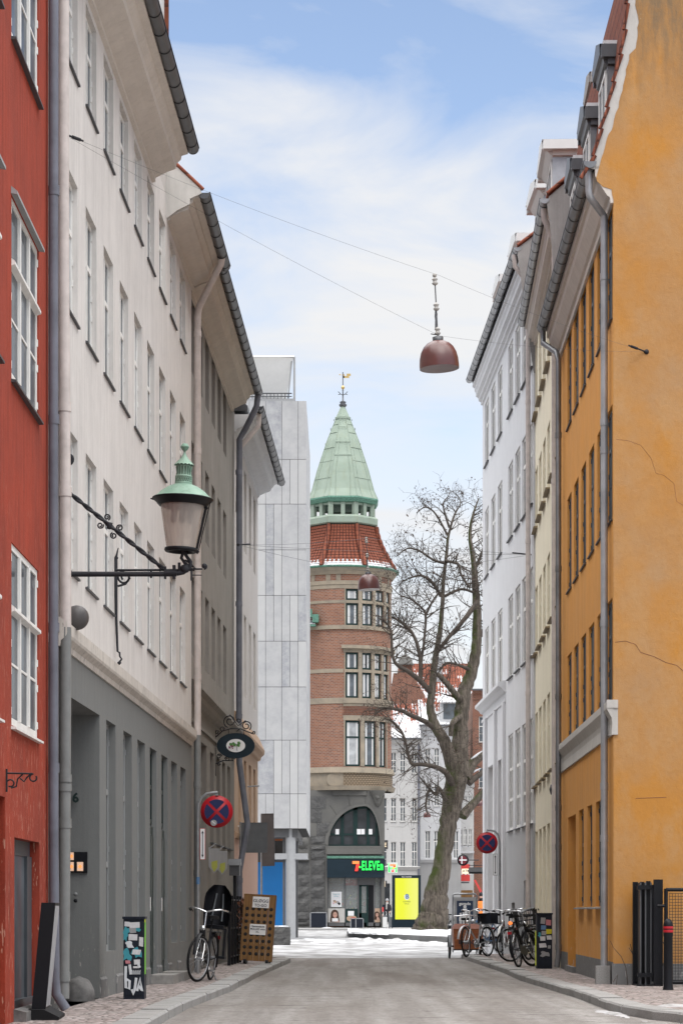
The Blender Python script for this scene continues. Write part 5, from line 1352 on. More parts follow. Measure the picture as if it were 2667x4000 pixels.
# ================================================================ the tree
def build_tree():
    Z0 = 116.0
    base = at(1685, 3645, Z0)
    t = thing('street_tree', 'large leaning bare tree with mossy trunk in the snowy island', 'tree', (base.x, Z0, -.02))
    rng = random.Random(21); s = F / Z0
    def L(px, py, dy=0.0): 
        q = at(px, py, Z0); return Vector((q.x - base.x, dy, q.z + .02))
    trunk = MB(); br = MB(); lf = MB()
    def limb(pts, mbx, n):
        # (px, py, depth, radius px) smoothed with a few in-between points
        P = [L(p[0], p[1], p[2]) for p in pts]; rr = [p[3] / s for p in pts]
        Q, S = [], []
        for i in range(len(P) - 1):
            p0 = P[max(i - 1, 0)]; p1, p2 = P[i], P[i + 1]; p3 = P[min(i + 2, len(P) - 1)]
            for k in range(5):
                u = k / 5
                Q.append(.5 * ((2 * p1) + (p2 - p0) * u + (2 * p0 - 5 * p1 + 4 * p2 - p3) * u * u + (3 * p1 - p0 - 3 * p2 + p3) * u ** 3)); S.append(rr[i] + (rr[i + 1] - rr[i]) * u)
        Q.append(P[-1]); S.append(rr[-1])
        for i in range(1, len(Q) - 1):
            Q[i] = Q[i] + Vector((rng.uniform(-1, 1), rng.uniform(-1, 1), 0)) * S[i] * .10
        mbx.tube(Q, S, n); return list(zip(Q, S))
    main = []
    trunk_pts = [(1682, 3652, 0, 80), (1686, 3620, 0, 66), (1693, 3580, 0, 57), (1703, 3500, 0, 47), (1718, 3420, 0, 38), (1732, 3330, 0, 33.5), (1748, 3230, 0, 34), (1768, 3130, 0, 40), (1785, 3040, 0, 43), (1793, 2990, 0, 36)]
    limb(trunk_pts, trunk, 18)
    for px, dpx in ((1625, 0), (1660, -.8), (1720, -.7), (1742, .1)):          # root flare
        limb([(px, 3662, dpx, 13), ((px + 1688) / 2, 3622, dpx * .6, 22), (1692, 3540, 0, 26)], trunk, 9)
    A = main.append
    A(limb([(1783, 3050, 0, 36), (1760, 2960, -.2, 27), (1732, 2895, -.3, 23), (1700, 2840, -.3, 20), (1680, 2770, -.3, 16), (1690, 2660, -.2, 14), (1700, 2570, -.2, 12), (1716, 2480, -.1, 10), (1726, 2380, 0, 8.5), (1731, 2280, 0, 7.5), (1742, 2180, .1, 6.5), (1752, 2090, .1, 5), (1775, 2010, .2, 4), (1800, 1960, .2, 2.2), (1780, 1925, .2, 1.4)], trunk, 12))
    A(limb([(1790, 3010, 0, 40), (1797, 2900, .2, 33), (1802, 2800, .3, 29), (1815, 2700, .4, 27), (1845, 2620, .5, 23), (1862, 2520, .5, 20), (1866, 2400, .6, 17), (1858, 2280, .6, 14), (1850, 2180, .5, 10), (1836, 2090, .4, 7), (1848, 2010, .4, 5), (1872, 1940, .4, 2)], trunk, 12))
    A(limb([(1804, 2740, .2, 20), (1770, 2705, -.2, 12), (1735, 2665, -.5, 11), (1705, 2640, -.8, 9)], trunk, 8))
    A(limb([(1795, 2800, 0, 14), (1765, 2830, -.6, 11), (1758, 2880, -.6, 9)], trunk, 7))
    A(limb([(1700, 2850, -.3, 14), (1655, 2822, -.6, 10), (1600, 2800, -.9, 9), (1565, 2783, -1, 8), (1520, 2775, -1.1, 5), (1480, 2772, -1.1, 2)], br, 8))
    A(limb([(1770, 3070, -.3, 16), (1735, 3020, -.8, 11), (1690, 3000, -1, 9), (1640, 2992, -1.1, 8), (1606, 2992, -1.2, 7), (1590, 2950, -1.2, 6), (1572, 2880, -1.3, 5), (1540, 2835, -1.3, 4), (1500, 2815, -1.3, 2)], br, 8))
    A(limb([(1682, 2710, -.3, 12), (1640, 2665, -.6, 11), (1590, 2630, -.9, 9), (1545, 2602, -1, 7), (1530, 2560, -1, 6), (1526, 2480, -1, 5), (1505, 2440, -1, 3), (1470, 2410, -1, 1.5)], br, 8))
    A(limb([(1640, 2665, -.6, 9), (1640, 2590, -.7, 8), (1625, 2520, -.8, 7), (1600, 2470, -.8, 6), (1570, 2445, -.9, 5), (1528, 2420, -1, 3)], br, 7))
    A(limb([(1640, 2610, -.7, 6), (1655, 2500, -.6, 5), (1660, 2410, -.5, 5), (1645, 2380, -.5, 4), (1600, 2345, -.5, 3), (1560, 2330, -.5, 2), (1520, 2290, -.5, 1)], br, 7))
    A(limb([(1660, 2410, -.5, 5), (1690, 2350, -.4, 4), (1712, 2320, -.3, 3)], br, 6))
    A(limb([(1722, 2330, 0, 7), (1690, 2280, -.2, 6), (1650, 2255, -.4, 5), (1610, 2260, -.5, 3.5), (1570, 2280, -.6, 2), (1545, 2310, -.6, 1)], br, 7))
    A(limb([(1735, 2200, 0, 6), (1690, 2190, -.3, 5), (1640, 2160, -.5, 4), (1590, 2150, -.6, 3), (1550, 2180, -.6, 1.5)], br, 6))
    A(limb([(1738, 2190, 0, 6), (1770, 2200, -.2, 5), (1790, 2210, -.3, 5), (1800, 2250, -.3, 4.5), (1835, 2300, -.2, 5)], br, 6))
    A(limb([(1748, 2090, .1, 5), (1700, 2010, -.2, 4), (1660, 1985, -.3, 3), (1625, 2010, -.4, 1.5)], br, 6))
    A(limb([(1755, 2060, .1, 5), (1730, 1980, -.1, 3), (1740, 1950, -.1, 2)], br, 6))
    A(limb([(1700, 2560, -.2, 8), (1745, 2500, -.5, 8), (1780, 2460, -.5, 8), (1830, 2400, -.4, 10), (1862, 2350, .2, 9)], br, 7))
    A(limb([(1846, 2620, .4, 12), (1800, 2600, .2, 6), (1745, 2590, 0, 4), (1715, 2620, -.1, 2)], br, 6))
    A(limb([(1735, 2330, 0, 6), (1800, 2300, .2, 5), (1850, 2310, .4, 5)], br, 6))
    A(limb([(1860, 2500, .5, 12), (1900, 2440, .6, 8), (1930, 2330, .6, 5), (1950, 2200, .6, 3)], br, 7))
    A(limb([(1850, 2230, .5, 8), (1885, 2150, .6, 5), (1905, 2060, .6, 3), (1895, 1980, .6, 1.5)], br, 6))
    A(limb([(1805, 3190, .2, 22), (1840, 3150, .5, 17), (1885, 3100, .8, 14), (1950, 3020, 1.2, 9)], trunk, 9))
    A(limb([(1815, 3040, .1, 24), (1850, 2980, .5, 20), (1895, 2940, .8, 14), (1960, 2880, 1, 8)], trunk, 9))
    A(limb([(1830, 3060, .1, 14), (1880, 3020, .5, 11), (1940, 2990, .8, 6)], br, 7))
    A(limb([(1740, 3130, -.4, 9), (1710, 3080, -.8, 7), (1700, 3110, -.9, 6), (1672, 3090, -1, 5), (1660, 3150, -1, 4), (1668, 3185, -1, 3)], br, 6))
    # twigs: recursive, arching up then drooping at the tips
    nleaf = [0]
    def twig(p, d, ln, r, lev):
        n = 4; pts = [p]; q = p.copy(); v = d.copy()
        for i in range(n):
            v = (v + Vector((rng.gauss(0, .14), rng.gauss(0, .14), rng.gauss(.06 if lev > 1 else -.03, .13)))).normalized()
            q = q + v * ln / n; pts.append(q.copy())
        rs = [r * (1 - .7 * i / n) for i in range(n + 1)]
        br.tube(pts, rs, 4 if lev else 3, caps=False)
        if lev > 0:
            for k in range(rng.choice((2, 3, 3) if lev > 1 else (2, 2, 3))):
                i = rng.randint(1, n); v2 = (pts[i] - pts[i - 1]).normalized()
                side = v2.cross(Vector((rng.uniform(-.5, .5), 1, rng.uniform(-.5, .5)))).normalized() * rng.choice((-1, 1))
                twig(pts[i], (v2 * .6 + side * .75).normalized(), ln * rng.uniform(.5, .75), max(rs[i] * .62, .0085), lev - 1)
        elif rng.random() < .6:
            for k in range(rng.randint(1, 3)):
                c = pts[-1] + Vector((rng.uniform(-.1, .1), rng.uniform(-.1, .1), rng.uniform(-.16, .02)))
                a = Vector((rng.uniform(-.4, .4), rng.uniform(-.4, .4), -1)).normalized() * rng.uniform(.06, .12); b = Vector((rng.uniform(-1, 1), rng.uniform(-1, 1), 0)).normalized() * rng.uniform(.02, .045)
                lf.quad(c, c + a * .5 + b, c + a, c + a * .5 - b); nleaf[0] += 1
    for li, seg in enumerate(main):
        Ls = len(seg)
        for i in range(2, Ls):
            p, r = seg[i]
            if r > .22: continue
            d = (seg[i][0] - seg[i - 1][0]).normalized()
            k = 1 if r > .10 else 2
            for _ in range(k):
                if rng.random() < (.30 if r > .12 else .58):
                    side = d.cross(Vector((rng.uniform(-.4, .4), 1, rng.uniform(-.4, .4)))).normalized() * rng.choice((-1, 1)); side.z = abs(side.z) * rng.choice((1, 1, -.3))
                    side.y = rng.uniform(-.6, .6)
                    twig(p, (d * .45 + side * .8).normalized(), rng.uniform(.8, 1.55) * (.6 if p.z > 17.6 else 1), min(r * .45, .030), rng.choice((2, 2, 1)))
    for _ in range(38):                                   # hanging water shoots on the fork
        q = L(rng.uniform(1740, 1850), rng.uniform(2860, 3080), rng.uniform(-.6, -.4)); twig(q, Vector((rng.uniform(-1, 1), -.4, rng.uniform(-.3, .7))).normalized(), rng.uniform(.5, 1.0), .012, 1)
    print('leaves', nleaf[0], 'branch faces', len(br.f))
    trunk.obj('trunk', 'bark', t); br.obj('branches', 'twig', t); lf.obj('dead_leaves', 'leaf', t)
    for (a, b, r) in (((1815, 3032), (1880, 3000), .07), ((1744, 2696), (1772, 2722), .05), ((1840, 2966), (1886, 2930), .06), ((1655, 2812), (1682, 2832), .05)):
        m = MB(); P0, P1 = L(a[0], a[1], .2), L(b[0], b[1], .4); m.tube([P0 + (P1 - P0) * q + Vector((0, 0, rng.uniform(-.02, .02))) for q in (0, .3, .6, 1)], [r * .4, r, r * .8, r * .3], 6)
        m.obj('snow_lying', 'snowc', t)
build_tree()

# ================================================================ wall lantern on its wrought-iron arm
ZL = 25.4; SL = F / ZL
o0 = at(262, 2240, ZL)
ln = thing('wall_lantern', 'green domed gas style lantern with milky glass on a long wrought iron arm', 'street lamp', tuple(o0))
def Q(px, py, dy=0.0):
    q = at(px, py, ZL) - o0; return Vector((q.x, dy, q.z))
m = MB()
m.tube([Q(240, 2243), Q(480, 2243), Q(690, 2243)], [.030, .027, .026], 10); m.tube([Q(640, 2238), Q(690, 2238)], .036, 10)
m.tube([Q(452, 2226, .02), Q(760, 2226, .02)], .012, 6)
m.tube([Q(690, 2240), Q(715, 2236), Q(742, 2218), Q(745, 2195), Q(730, 2175), Q(716, 2150)], [.028, .026, .024, .02, .018, .022], 8)
m.tube([Q(717, 2152), Q(708, 2180), Q(722, 2200), Q(738, 2212)], .017, 8)
for px, y0, y1, r in ((645, 2213, 2262, .014), (680, 2208, 2262, .018), (700, 2198, 2240, .016), (748, 2230, 2268, .012), (590, 2228, 2258, .012)): m.tube([Q(px, y0), Q(px, y1)], r, 8)
m.lathe([(0, -.05), (.04, -.035), (.05, 0), (.04, .035), (0, .05)], 12, tuple(Q(722, 2222)))
for i in range(7): m.lathe([(0, -.016), (.016, 0), (0, .016)], 7, tuple(Q(724 + 6 * i, 2186 + 5 * i + (i - 3) ** 2 * .4, .0)))
m.tube([Q(745, 2223), Q(790, 2223)], .010, 6); m.tube(spiral(Q(797, 2212), .030, .008, 1.1, -PI / 2), .011, 6); m.lathe([(0, -.03), (.026, 0), (0, .03)], 10, tuple(Q(797, 2210)))
m.tube([Q(745, 2247), Q(788, 2247)], .006, 5)
m.obj('arm', 'iron', ln)
m = MB(); A_, B_ = Q(262, 1918), Q(638, 2222); n = 46; ax = (B_ - A_).normalized(); sx_ = ax.cross(Vector((0, 1, 0))).normalized()
for phs in (0, PI):                                        # twisted bar: two strands wound round each other
    m.tube([A_ + (B_ - A_) * i / n + (sx_ * math.cos(i * .62 + phs) + Vector((0, 1, 0)) * math.sin(i * .62 + phs)) * .011 for i in range(n + 1)], .017, 6)
m.lathe([(0, -.04), (.035, -.03), (.026, 0), (.035, .03), (0, .04)], 10, tuple(Q(428, 2054)))
for c, a0, sg_ in ((Q(418, 2020), -1.2, 1), (Q(392, 2052), .3, -1), (Q(468, 2062), 3.4, -1), (Q(444, 2092), 2.0, 1)):
    m.tube(spiral(c, .036, .010, 1.4, a0, sgn=sg_), .008, 6)
m.obj('brace', 'iron', ln)
m = MB()
m.tube(spiral(Q(262, 1790, .03), .065, .02, 1.3, -PI / 2), .018, 6); m.tube(spiral(Q(246, 1858, .03), .085, .03, 1.3, PI / 2), .018, 6); m.tube([Q(250, 1880, .05), Q(240, 2060, .05), Q(245, 2290, .05)], .016, 6)
m.box(-.08, -.03, -.03, .10, -.10, .08); m.tube([Q(240, 2290, 0), Q(262, 2300, 0)], .04, 8)
m.obj('wall_plate', 'iron', ln)
tilt = .037
hd = lambda pr, name, mat, n=32, par=None: None
def lat(mb, prof, n=32, mi=0): mb.lathe(prof, n, (0, 0, 0), mi)
def lobj(mb, name, mat, parent=ln):
    o = mb.obj(name, mat, parent, tuple(Q(707, 2149))); o.rotation_euler = (0, tilt, 0); return o
m = MB(); lat(m, [(.088, .707), (.10, .70), (.165, .672), (.235, .625), (.285, .575), (.325, .552)]); hood = lobj(m, 'hood', 'lampgreen')
m = MB(); lat(m, [(.325, .552), (.33, .545), (.318, .532), (.285, .505), (.262, .478), (.255, .470), (.24, .475)]); m.tube([(-.345, 0, .54), (-.31, 0, .53)], .008, 5); lobj(m, 'rim', 'black')
m = MB(); lat(m, [(.236, .478), (.157, .022)]); lobj(m, 'glass', 'lampglass')
m = MB()
for x in (-.09, .0, .08): m.lathe([(0, .28), (.03, .30), (.035, .36), (.03, .42), (.028, .48)], 10, (x, .02 * (x > 0), 0))
m.lathe([(.0, .44), (.2, .45), (.22, .47)], 20); lobj(m, 'lamp_bulbs', 'signbrown')
m = MB(); lat(m, [(.13, .02), (.175, .02), (.18, .0), (.17, -.02), (.13, -.02), (.13, .02)]); m.tube([(.165, 0, .0), (.25, 0, .47)], .013, 6); m.tube([(.19, -.03, .0), (.23, -.05, .2), (.30, -.03, .54)], .006, 5); m.lathe([(0, -.03), (.025, 0), (0, .03)], 8, (.175, 0, -.01)); m.lathe([(0, -.03), (.028, 0), (0, .03)], 8, (.25, 0, .46)); lobj(m, 'frame', 'black')
m = MB(); lat(m, [(.092, .707), (.092, .72), (.086, .725)]); lat(m, [(.086, .775), (.092, .78), (.090, .79), (.076, .80)]); lat(m, [(.076, .885), (.082, .90), (.06, .905)])
for k in range(22):
    a = 2 * PI * k / 22; b = a + .285
    for a1, b1 in ((a, b), (b, a)): m.tube([(.086 * math.cos(a1), .086 * math.sin(a1), .722), (.086 * math.cos(b1), .086 * math.sin(b1), .778)], .0055, 4)
for k in range(16):
    a = 2 * PI * k / 16; m.tube([(.076 * math.cos(a), .076 * math.sin(a), .795), (.073 * math.cos(a), .073 * math.sin(a), .83), (.079 * math.cos(a), .079 * math.sin(a), .89)], [.009, .005, .011], 4)
lat(m, [(.06, .70), (.055, .9)]); o = lobj(m, 'vent', 'lampgreen')
m = MB(); n = 48; P = []
for z, r in ((.915, .108), (.94, .076), (.975, .045), (1.02, .018), (1.045, .010)):
    for k in range(n): rr = r * (1 + .06 * math.cos(k * PI / 1.5) * (r / .108)); P.append((rr * math.cos(2 * PI * k / n), rr * math.sin(2 * PI * k / n), z - (.008 * (1 + math.cos(k * PI / 1.5)) if r > .1 else 0)))
m.add(P, [(i * n + k, i * n + (k + 1) % n, (i + 1) * n + (k + 1) % n, (i + 1) * n + k) for i in range(4) for k in range(n)], 0, True)
lat(m, [(0, 1.03), (.012, 1.045), (.014, 1.06), (.03, 1.07), (.043, 1.095), (.046, 1.10), (.043, 1.108), (.03, 1.135), (0, 1.143)], 20); lobj(m, 'cap', 'lampgreen')

# iron sign bracket behind it, on the pale wall
ZB = 30.0; b0 = at(453, 2592, ZB)
sb = thing('iron_bracket', 'thin wrought iron bracket standing upright on the pale wall behind the lantern arm', 'bracket', tuple(b0))
def Qb(px, py, dy=0.0):
    q = at(px, py, ZB) - b0; return Vector((q.x, dy, q.z))
m = MB(); m.tube([Qb(462, 2140), Qb(455, 2170), Qb(452, 2180), Qb(454, 2420), Qb(459, 2545), Qb(467, 2550), Qb(468, 2565), Qb(475, 2575), Qb(468, 2585), Qb(461, 2592)], [.006, .014, .024, .018, .015, .014, .012, .012, .014, .016], 7)
m.lathe([(0, -.03), (.03, 0), (0, .03)], 8, tuple(Qb(454, 2180))); m.lathe([(0, -.03), (.03, 0), (0, .03)], 8, tuple(Qb(466, 2590))); m.obj('upright', 'iron', sb)
m = MB(); m.tube([Qb(452, 2228), Qb(690, 2226)], .014, 6); m.tube(spiral(Qb(486, 2256), .09, .03, 1.4, PI * .5), .014, 6); m.tube([Qb(460, 2290), Qb(490, 2282), Qb(508, 2256)], .014, 6); m.obj('scroll_arm', 'iron', sb)
wg = thing('wall_globe', 'dark round globe lamp half hidden by the pale downpipe', 'lamp', tuple(at(268, 2418, 26.0)))
m = MB(); m.lathe([(0, -.135)] + [(.135 * math.cos(a), .135 * math.sin(a)) for a in [R(x) for x in range(-80, 81, 16)]] + [(0, .135)], 20, (.10, -.10, 0)); m.obj('globe', 'signbrown', wg); MB().tube([(0, 0, 0), (.1, -.1, 0)], .03, 6).obj('bracket', 'iron', wg)
rb = thing('iron_bracket', 'small flat iron scroll bracket on the red wall', 'bracket', tuple(at(28, 3095, 21.95)))
m = MB(); k = 1 / (F / 21.95)
P3 = lambda px, py: Vector(((px - 28) * k, -.02, (3095 - py) * k))
m.tube([P3(27, 3005), P3(27, 3095)], .010, 5); m.tube([P3(27, 3022), P3(128, 3024)], .009, 5); m.tube(spiral(P3(132, 3040), .036, .028, .85, PI / 2), .008, 5); m.tube(spiral(P3(42, 3062), .036, .028, .8, PI * .9, sgn=-1), .008, 5)
m.tube([P3(45, 3080), P3(65, 3074), P3(70, 3045), P3(90, 3026)], .008, 5); m.tube([P3(80, 3042), P3(95, 3055), P3(105, 3040), P3(120, 3026)], .008, 5); m.obj('scrolls', 'iron', rb)

# gateway fittings
jb = thing('bell_panel', 'black door bell panel with glowing labels inside the grey gateway', 'door bell', tuple(ph.world(28.57, -.36, 1.05)))
def face_px(px, py, Z, o): q = at(px, py, Z); return Vector((q.x - o.x, 0, q.z - o.z))
o_ = Vector(jb.location)
m = MB(); a = face_px(262, 3328, 28.4, o_); b = face_px(336, 3410, 28.4, o_); m.box(a.x, b.x, -.04, 0, b.z, a.z); m.obj('case', 'black', jb)
for x0, x1, y0, y1 in ((265, 283, 3330, 3360), (265, 283, 3368, 3403), (296, 320, 3368, 3403)):
    a = face_px(x0, y0, 28.4, o_); b = face_px(x1, y1, 28.4, o_); l = MB().box(a.x, b.x, -.05, -.04, b.z, a.z).obj('name_label', 'bell', jb)
    c = (a + b) / 2; MB().disc((c.x, -.052, c.z - .0), .020).obj('glow', 'bellspot', l)
tag(text('house_number', '6', .155, 'greendoor', None, tuple(at(295, 3119, 28.5)), ext=.01, bold=.006), 'dark house number 6 on the grey gateway wall', 'house number')
dk = thing('door_buzzer', 'small round door buzzer below the bell panel', 'door bell', tuple(at(295, 3520, 28.5)))
MB().lathe([(0, -.02), (.022, -.02), (.024, 0)], 14, (0, 0, 0), ax='Y').obj('button', 'black', dk); MB().lathe([(0, -.015), (.022, -.015), (.026, 0)], 14, (0, 0, .078), ax='Y').obj('speaker', 'pipeG', dk)
gs = thing('guard_stone', 'rounded worn granite guard stone at the foot of the gateway', 'stone', tuple(gnd(309, 3912)))
m = MB(); P = []; rg = random.Random(2)
for i in range(9):
    for j in range(20):
        t = i / 8; a = 2 * PI * j / 20; r = .185 * math.sqrt(max(0, 1 - t ** 2.6)) * (1 + rg.uniform(-.03, .03)); P.append((r * math.cos(a), r * math.sin(a) * .9, .29 * t))
m.add(P, [(i * 20 + j, i * 20 + (j + 1) % 20, (i + 1) * 20 + (j + 1) % 20, (i + 1) * 20 + j) for i in range(8) for j in range(20)], 0, True); m.obj('stone', 'stone', gs)
for Z, lab in ((34.15, 'nearer granite doorstep below the dark green doors'), (35.75, 'farther granite doorstep below the dark green doors')):
    st = thing('doorstep', lab, 'step', tuple(ph.world(Z, .0)), PI / 2 - ph.th, group='doorsteps of the grey ground floor')
    m = MB(); m.box(-.1, 1.0, 0, -.34, 0, .13); m.obj('slab', 'step', st)

# ================================================================ hanging street lamps
def hang_lamp(loc, label):
    t = thing('hanging_lamp', label, 'street lamp', tuple(loc), group='lamps hung on wires over the street')
    t.rotation_euler = (0, R(-3.0), 0)
    m = MB(); pr = [(.262, .0), (.262, .05), (.256, .13), (.236, .215), (.20, .285), (.15, .335), (.095, .362), (.07, .368)]
    m.lathe(pr, 40); s_ = m.obj('shade', 'lampred', t)
    m = MB(); m.lathe([(r - .006, z + .001) for r, z in pr[:-1]] + [(0, .36)], 40, cap=False); m.obj('reflector', 'lampin', s_)
    m = MB(); m.lathe([(0, .05), (.05, .06), (.07, .12), (.05, .2), (.03, .3)], 14); m.obj('bulb', 'porcelain', t)
    m = MB(); m.lathe([(.07, .365), (.072, .42), (.06, .425), (.0, .43)], 24); m.tube([(0, 0, .42), (0, 0, 1.18)], .008, 6); m.tube([(-.09, 0, .47), (-.02, 0, .455)], .008, 5); m.tube([(-.02, .0, .52), (-.014, 0, .62), (.0, 0, .74)], .013, 6)
    m.tube([(-.012, 0, .60), (-.02, 0, .70), (-.008, 0, .80)], .010, 5); m.obj('suspension', 'zincd', t)
    m = MB()
    for z in (.475, .80, 1.14):
        m.lathe([(.012, z - .03), (.03, z - .02), (.042, z), (.026, z + .012), (.026, z + .035), (.04, z + .05), (.026, z + .062), (.014, z + .08)], 14)
    m.lathe([(.02, 1.225), (.027, 1.23), (.027, 1.262), (0, 1.265)], 12); m.obj('insulator', 'porcelain', t)
    return t
L1 = hang_lamp(at(1716, 1440, 31.6), 'brown red bell lamp hanging high against the sky')
L2 = dup(L1, tuple(at(1441, 2304, 57.0)), None, 'brown red bell lamp hanging in front of the brick tower')
L3 = dup(L1, tuple(at(1668, 3194, 168.0)), None, 'small distant bell lamp hanging left of the tree trunk')
L4 = dup(L1, tuple(at(1872, 3150, 160.0)), None, 'distant bell lamp behind the right branches of the tree')
def wire(label, pts_list, r=.0015):
    c = sum((Vector(p[0]) for p in pts_list), Vector()) / len(pts_list)
    t = thing('suspension_wire', label, 'wire', tuple(c)); m = MB()
    for a, b in pts_list:
        a, b = Vector(a), Vector(b); n = 10
        m.tube([a + (b - a) * i / n - c - Vector((0, 0, .05 * 4 * (i / n) * (1 - i / n))) for i in range(n + 1)], r, 5)
    m.obj('strands', 'zincd', t); h = MB()
    for a, b in pts_list[:]:
        for e_ in (a, b):
            pass
    return t, c
la, ra = at(240, 517, 25.42), at(2524, 1374, 33.88)
top = at(1716, 1440, 31.6) + Vector((0, 0, 1.24)); bot = at(1716, 1440, 31.6) + Vector((0, 0, .44))
t, c = wire('pair of thin wires from the pale wall to the orange gable holding the bell lamp', [(la, top), (la, bot), (ra, top), (ra, bot)])
for p in (la, ra):
    m = MB(); q = p - c; d = (Vector(top) - p).normalized(); m.lathe([(0, -.03), (.035, -.02), (.035, .02), (0, .03)], 10, tuple(q), ax='Y'); m.tube([q, q + d * .35], .012, 6); m.tube([q + d * .18, q + d * .30], .02, 6)
    m.obj('anchor', 'iron', t)
la2, ra2 = at(930, 2128, 50.3), at(2078, 2167, 53.3)
tp2 = at(1441, 2304, 57.0) + Vector((0, 0, 1.24)); bt2 = at(1441, 2304, 57.0) + Vector((0, 0, .44))
t, c = wire('thin wires crossing the street in front of the tower', [(la2, tp2), (la2, bt2), (ra2, tp2), (ra2, bt2), (la2, ra2)], .0035)
for p in (la2, ra2):
    m = MB(); q = p - c; d = (Vector(tp2) - p).normalized(); m.tube([q, q + d * .6], .016, 6); m.lathe([(0, -.04), (.04, 0), (0, .04)], 8, tuple(q))
    m.obj('anchor', 'iron', t)

# ================================================================ oval shop sign
ZO = 46.1; o0v = at(841, 2950, ZO)
ov = thing('oval_sign', 'black oval hanging sign with painted grapes and leaves under iron scrolls', 'shop sign', tuple(o0v))
ko = ZO / F
V = lambda px, py, dy=0.0: Vector(((px - 841) * ko, dy, (2950 - py) * ko))
m = MB(); m.tube([V(840, 2852), V(840, 2960), V(842, 3032)], .014, 6)
m.tube([V(842, 2880), V(870, 2856), V(905, 2846), V(940, 2848), V(985, 2866)], .012, 6)
m.tube(spiral(V(898, 2818), .13, .035, 1.6, -PI * .6, sgn=-1), .011, 6); m.tube(spiral(V(962, 2836), .10, .03, 1.5, -PI * .3, sgn=1), .011, 6); m.tube(spiral(V(933, 2817), .045, .015, 1.1, PI, sgn=-1), .010, 6)
m.tube(spiral(V(991, 2862), .035, .01, 1.2, PI, sgn=1), .010, 6); m.tube(spiral(V(868, 2850), .05, .02, 1.2, 0, sgn=1), .009, 6); m.tube(spiral(V(848, 2862), .04, .012, 1.2, 0, sgn=1), .009, 6)
m.tube([V(898, 2792), V(930, 2836), V(960, 2815)], .010, 6); m.tube([V(940, 2846), V(925, 2858)], .01, 5)
m.tube(spiral(V(856, 2955), .05, .015, 1.4, 0, sgn=1), .010, 6); m.tube(spiral(V(888, 2966), .05, .015, 1.4, PI, sgn=-1), .010, 6); m.tube([V(842, 2985), V(870, 2972), V(912, 2972)], .010, 6); m.tube(spiral(V(855, 2985), .03, .01, 1.2, 0, sgn=-1), .009, 6)
m.tube([V(893, 2848), V(893, 2872)], .006, 5); m.tube([V(953, 2850), V(953, 2872)], .006, 5)
m.obj('scrolls', 'iron', ov)
m = MB(); n = 40
ring = lambda rx, rz: [(rx * math.cos(2 * PI * i / n), rz * math.sin(2 * PI * i / n)) for i in range(n)]
C0 = V(921, 2914)
m.prism(ring(.368, .245), lambda p: (C0.x + p[0], -.03, C0.z + p[1]), lambda p: (C0.x + p[0], .03, C0.z + p[1])); bd = m.obj('board', 'navy', ov)
m = MB(); m.prism(ring(.183, .128), lambda p: (C0.x + p[0], -.036, C0.z + p[1]), lambda p: (C0.x + p[0], -.03, C0.z + p[1])); m.obj('oval_panel', 'signwhite', bd)
m = MB(); rg = random.Random(4)
for i in range(16): m.disc((C0.x - .02 + rg.uniform(-.09, .10), -.040 - i * .0004, C0.z + .02 + rg.uniform(-.03, .05)), rg.uniform(.010, .03), n=7, mi=0, rx=rg.uniform(.015, .03))
for i in range(12): m.disc((C0.x - .09 + rg.uniform(-.04, .04), -.048 - i * .0003, C0.z - .03 + rg.uniform(-.03, .025)), .012, n=8, mi=1)
m.tube([(C0.x + .03, -.045, C0.z - .10), (C0.x + .01, -.045, C0.z + .02), (C0.x + .10, -.045, C0.z + .05)], .004, 4, 2); m.obj('painted_vine', [paint('vine_green', (.08, .22, .05, 1)), paint('grape_purple', (.20, .05, .10, 1)), 'text'], bd)

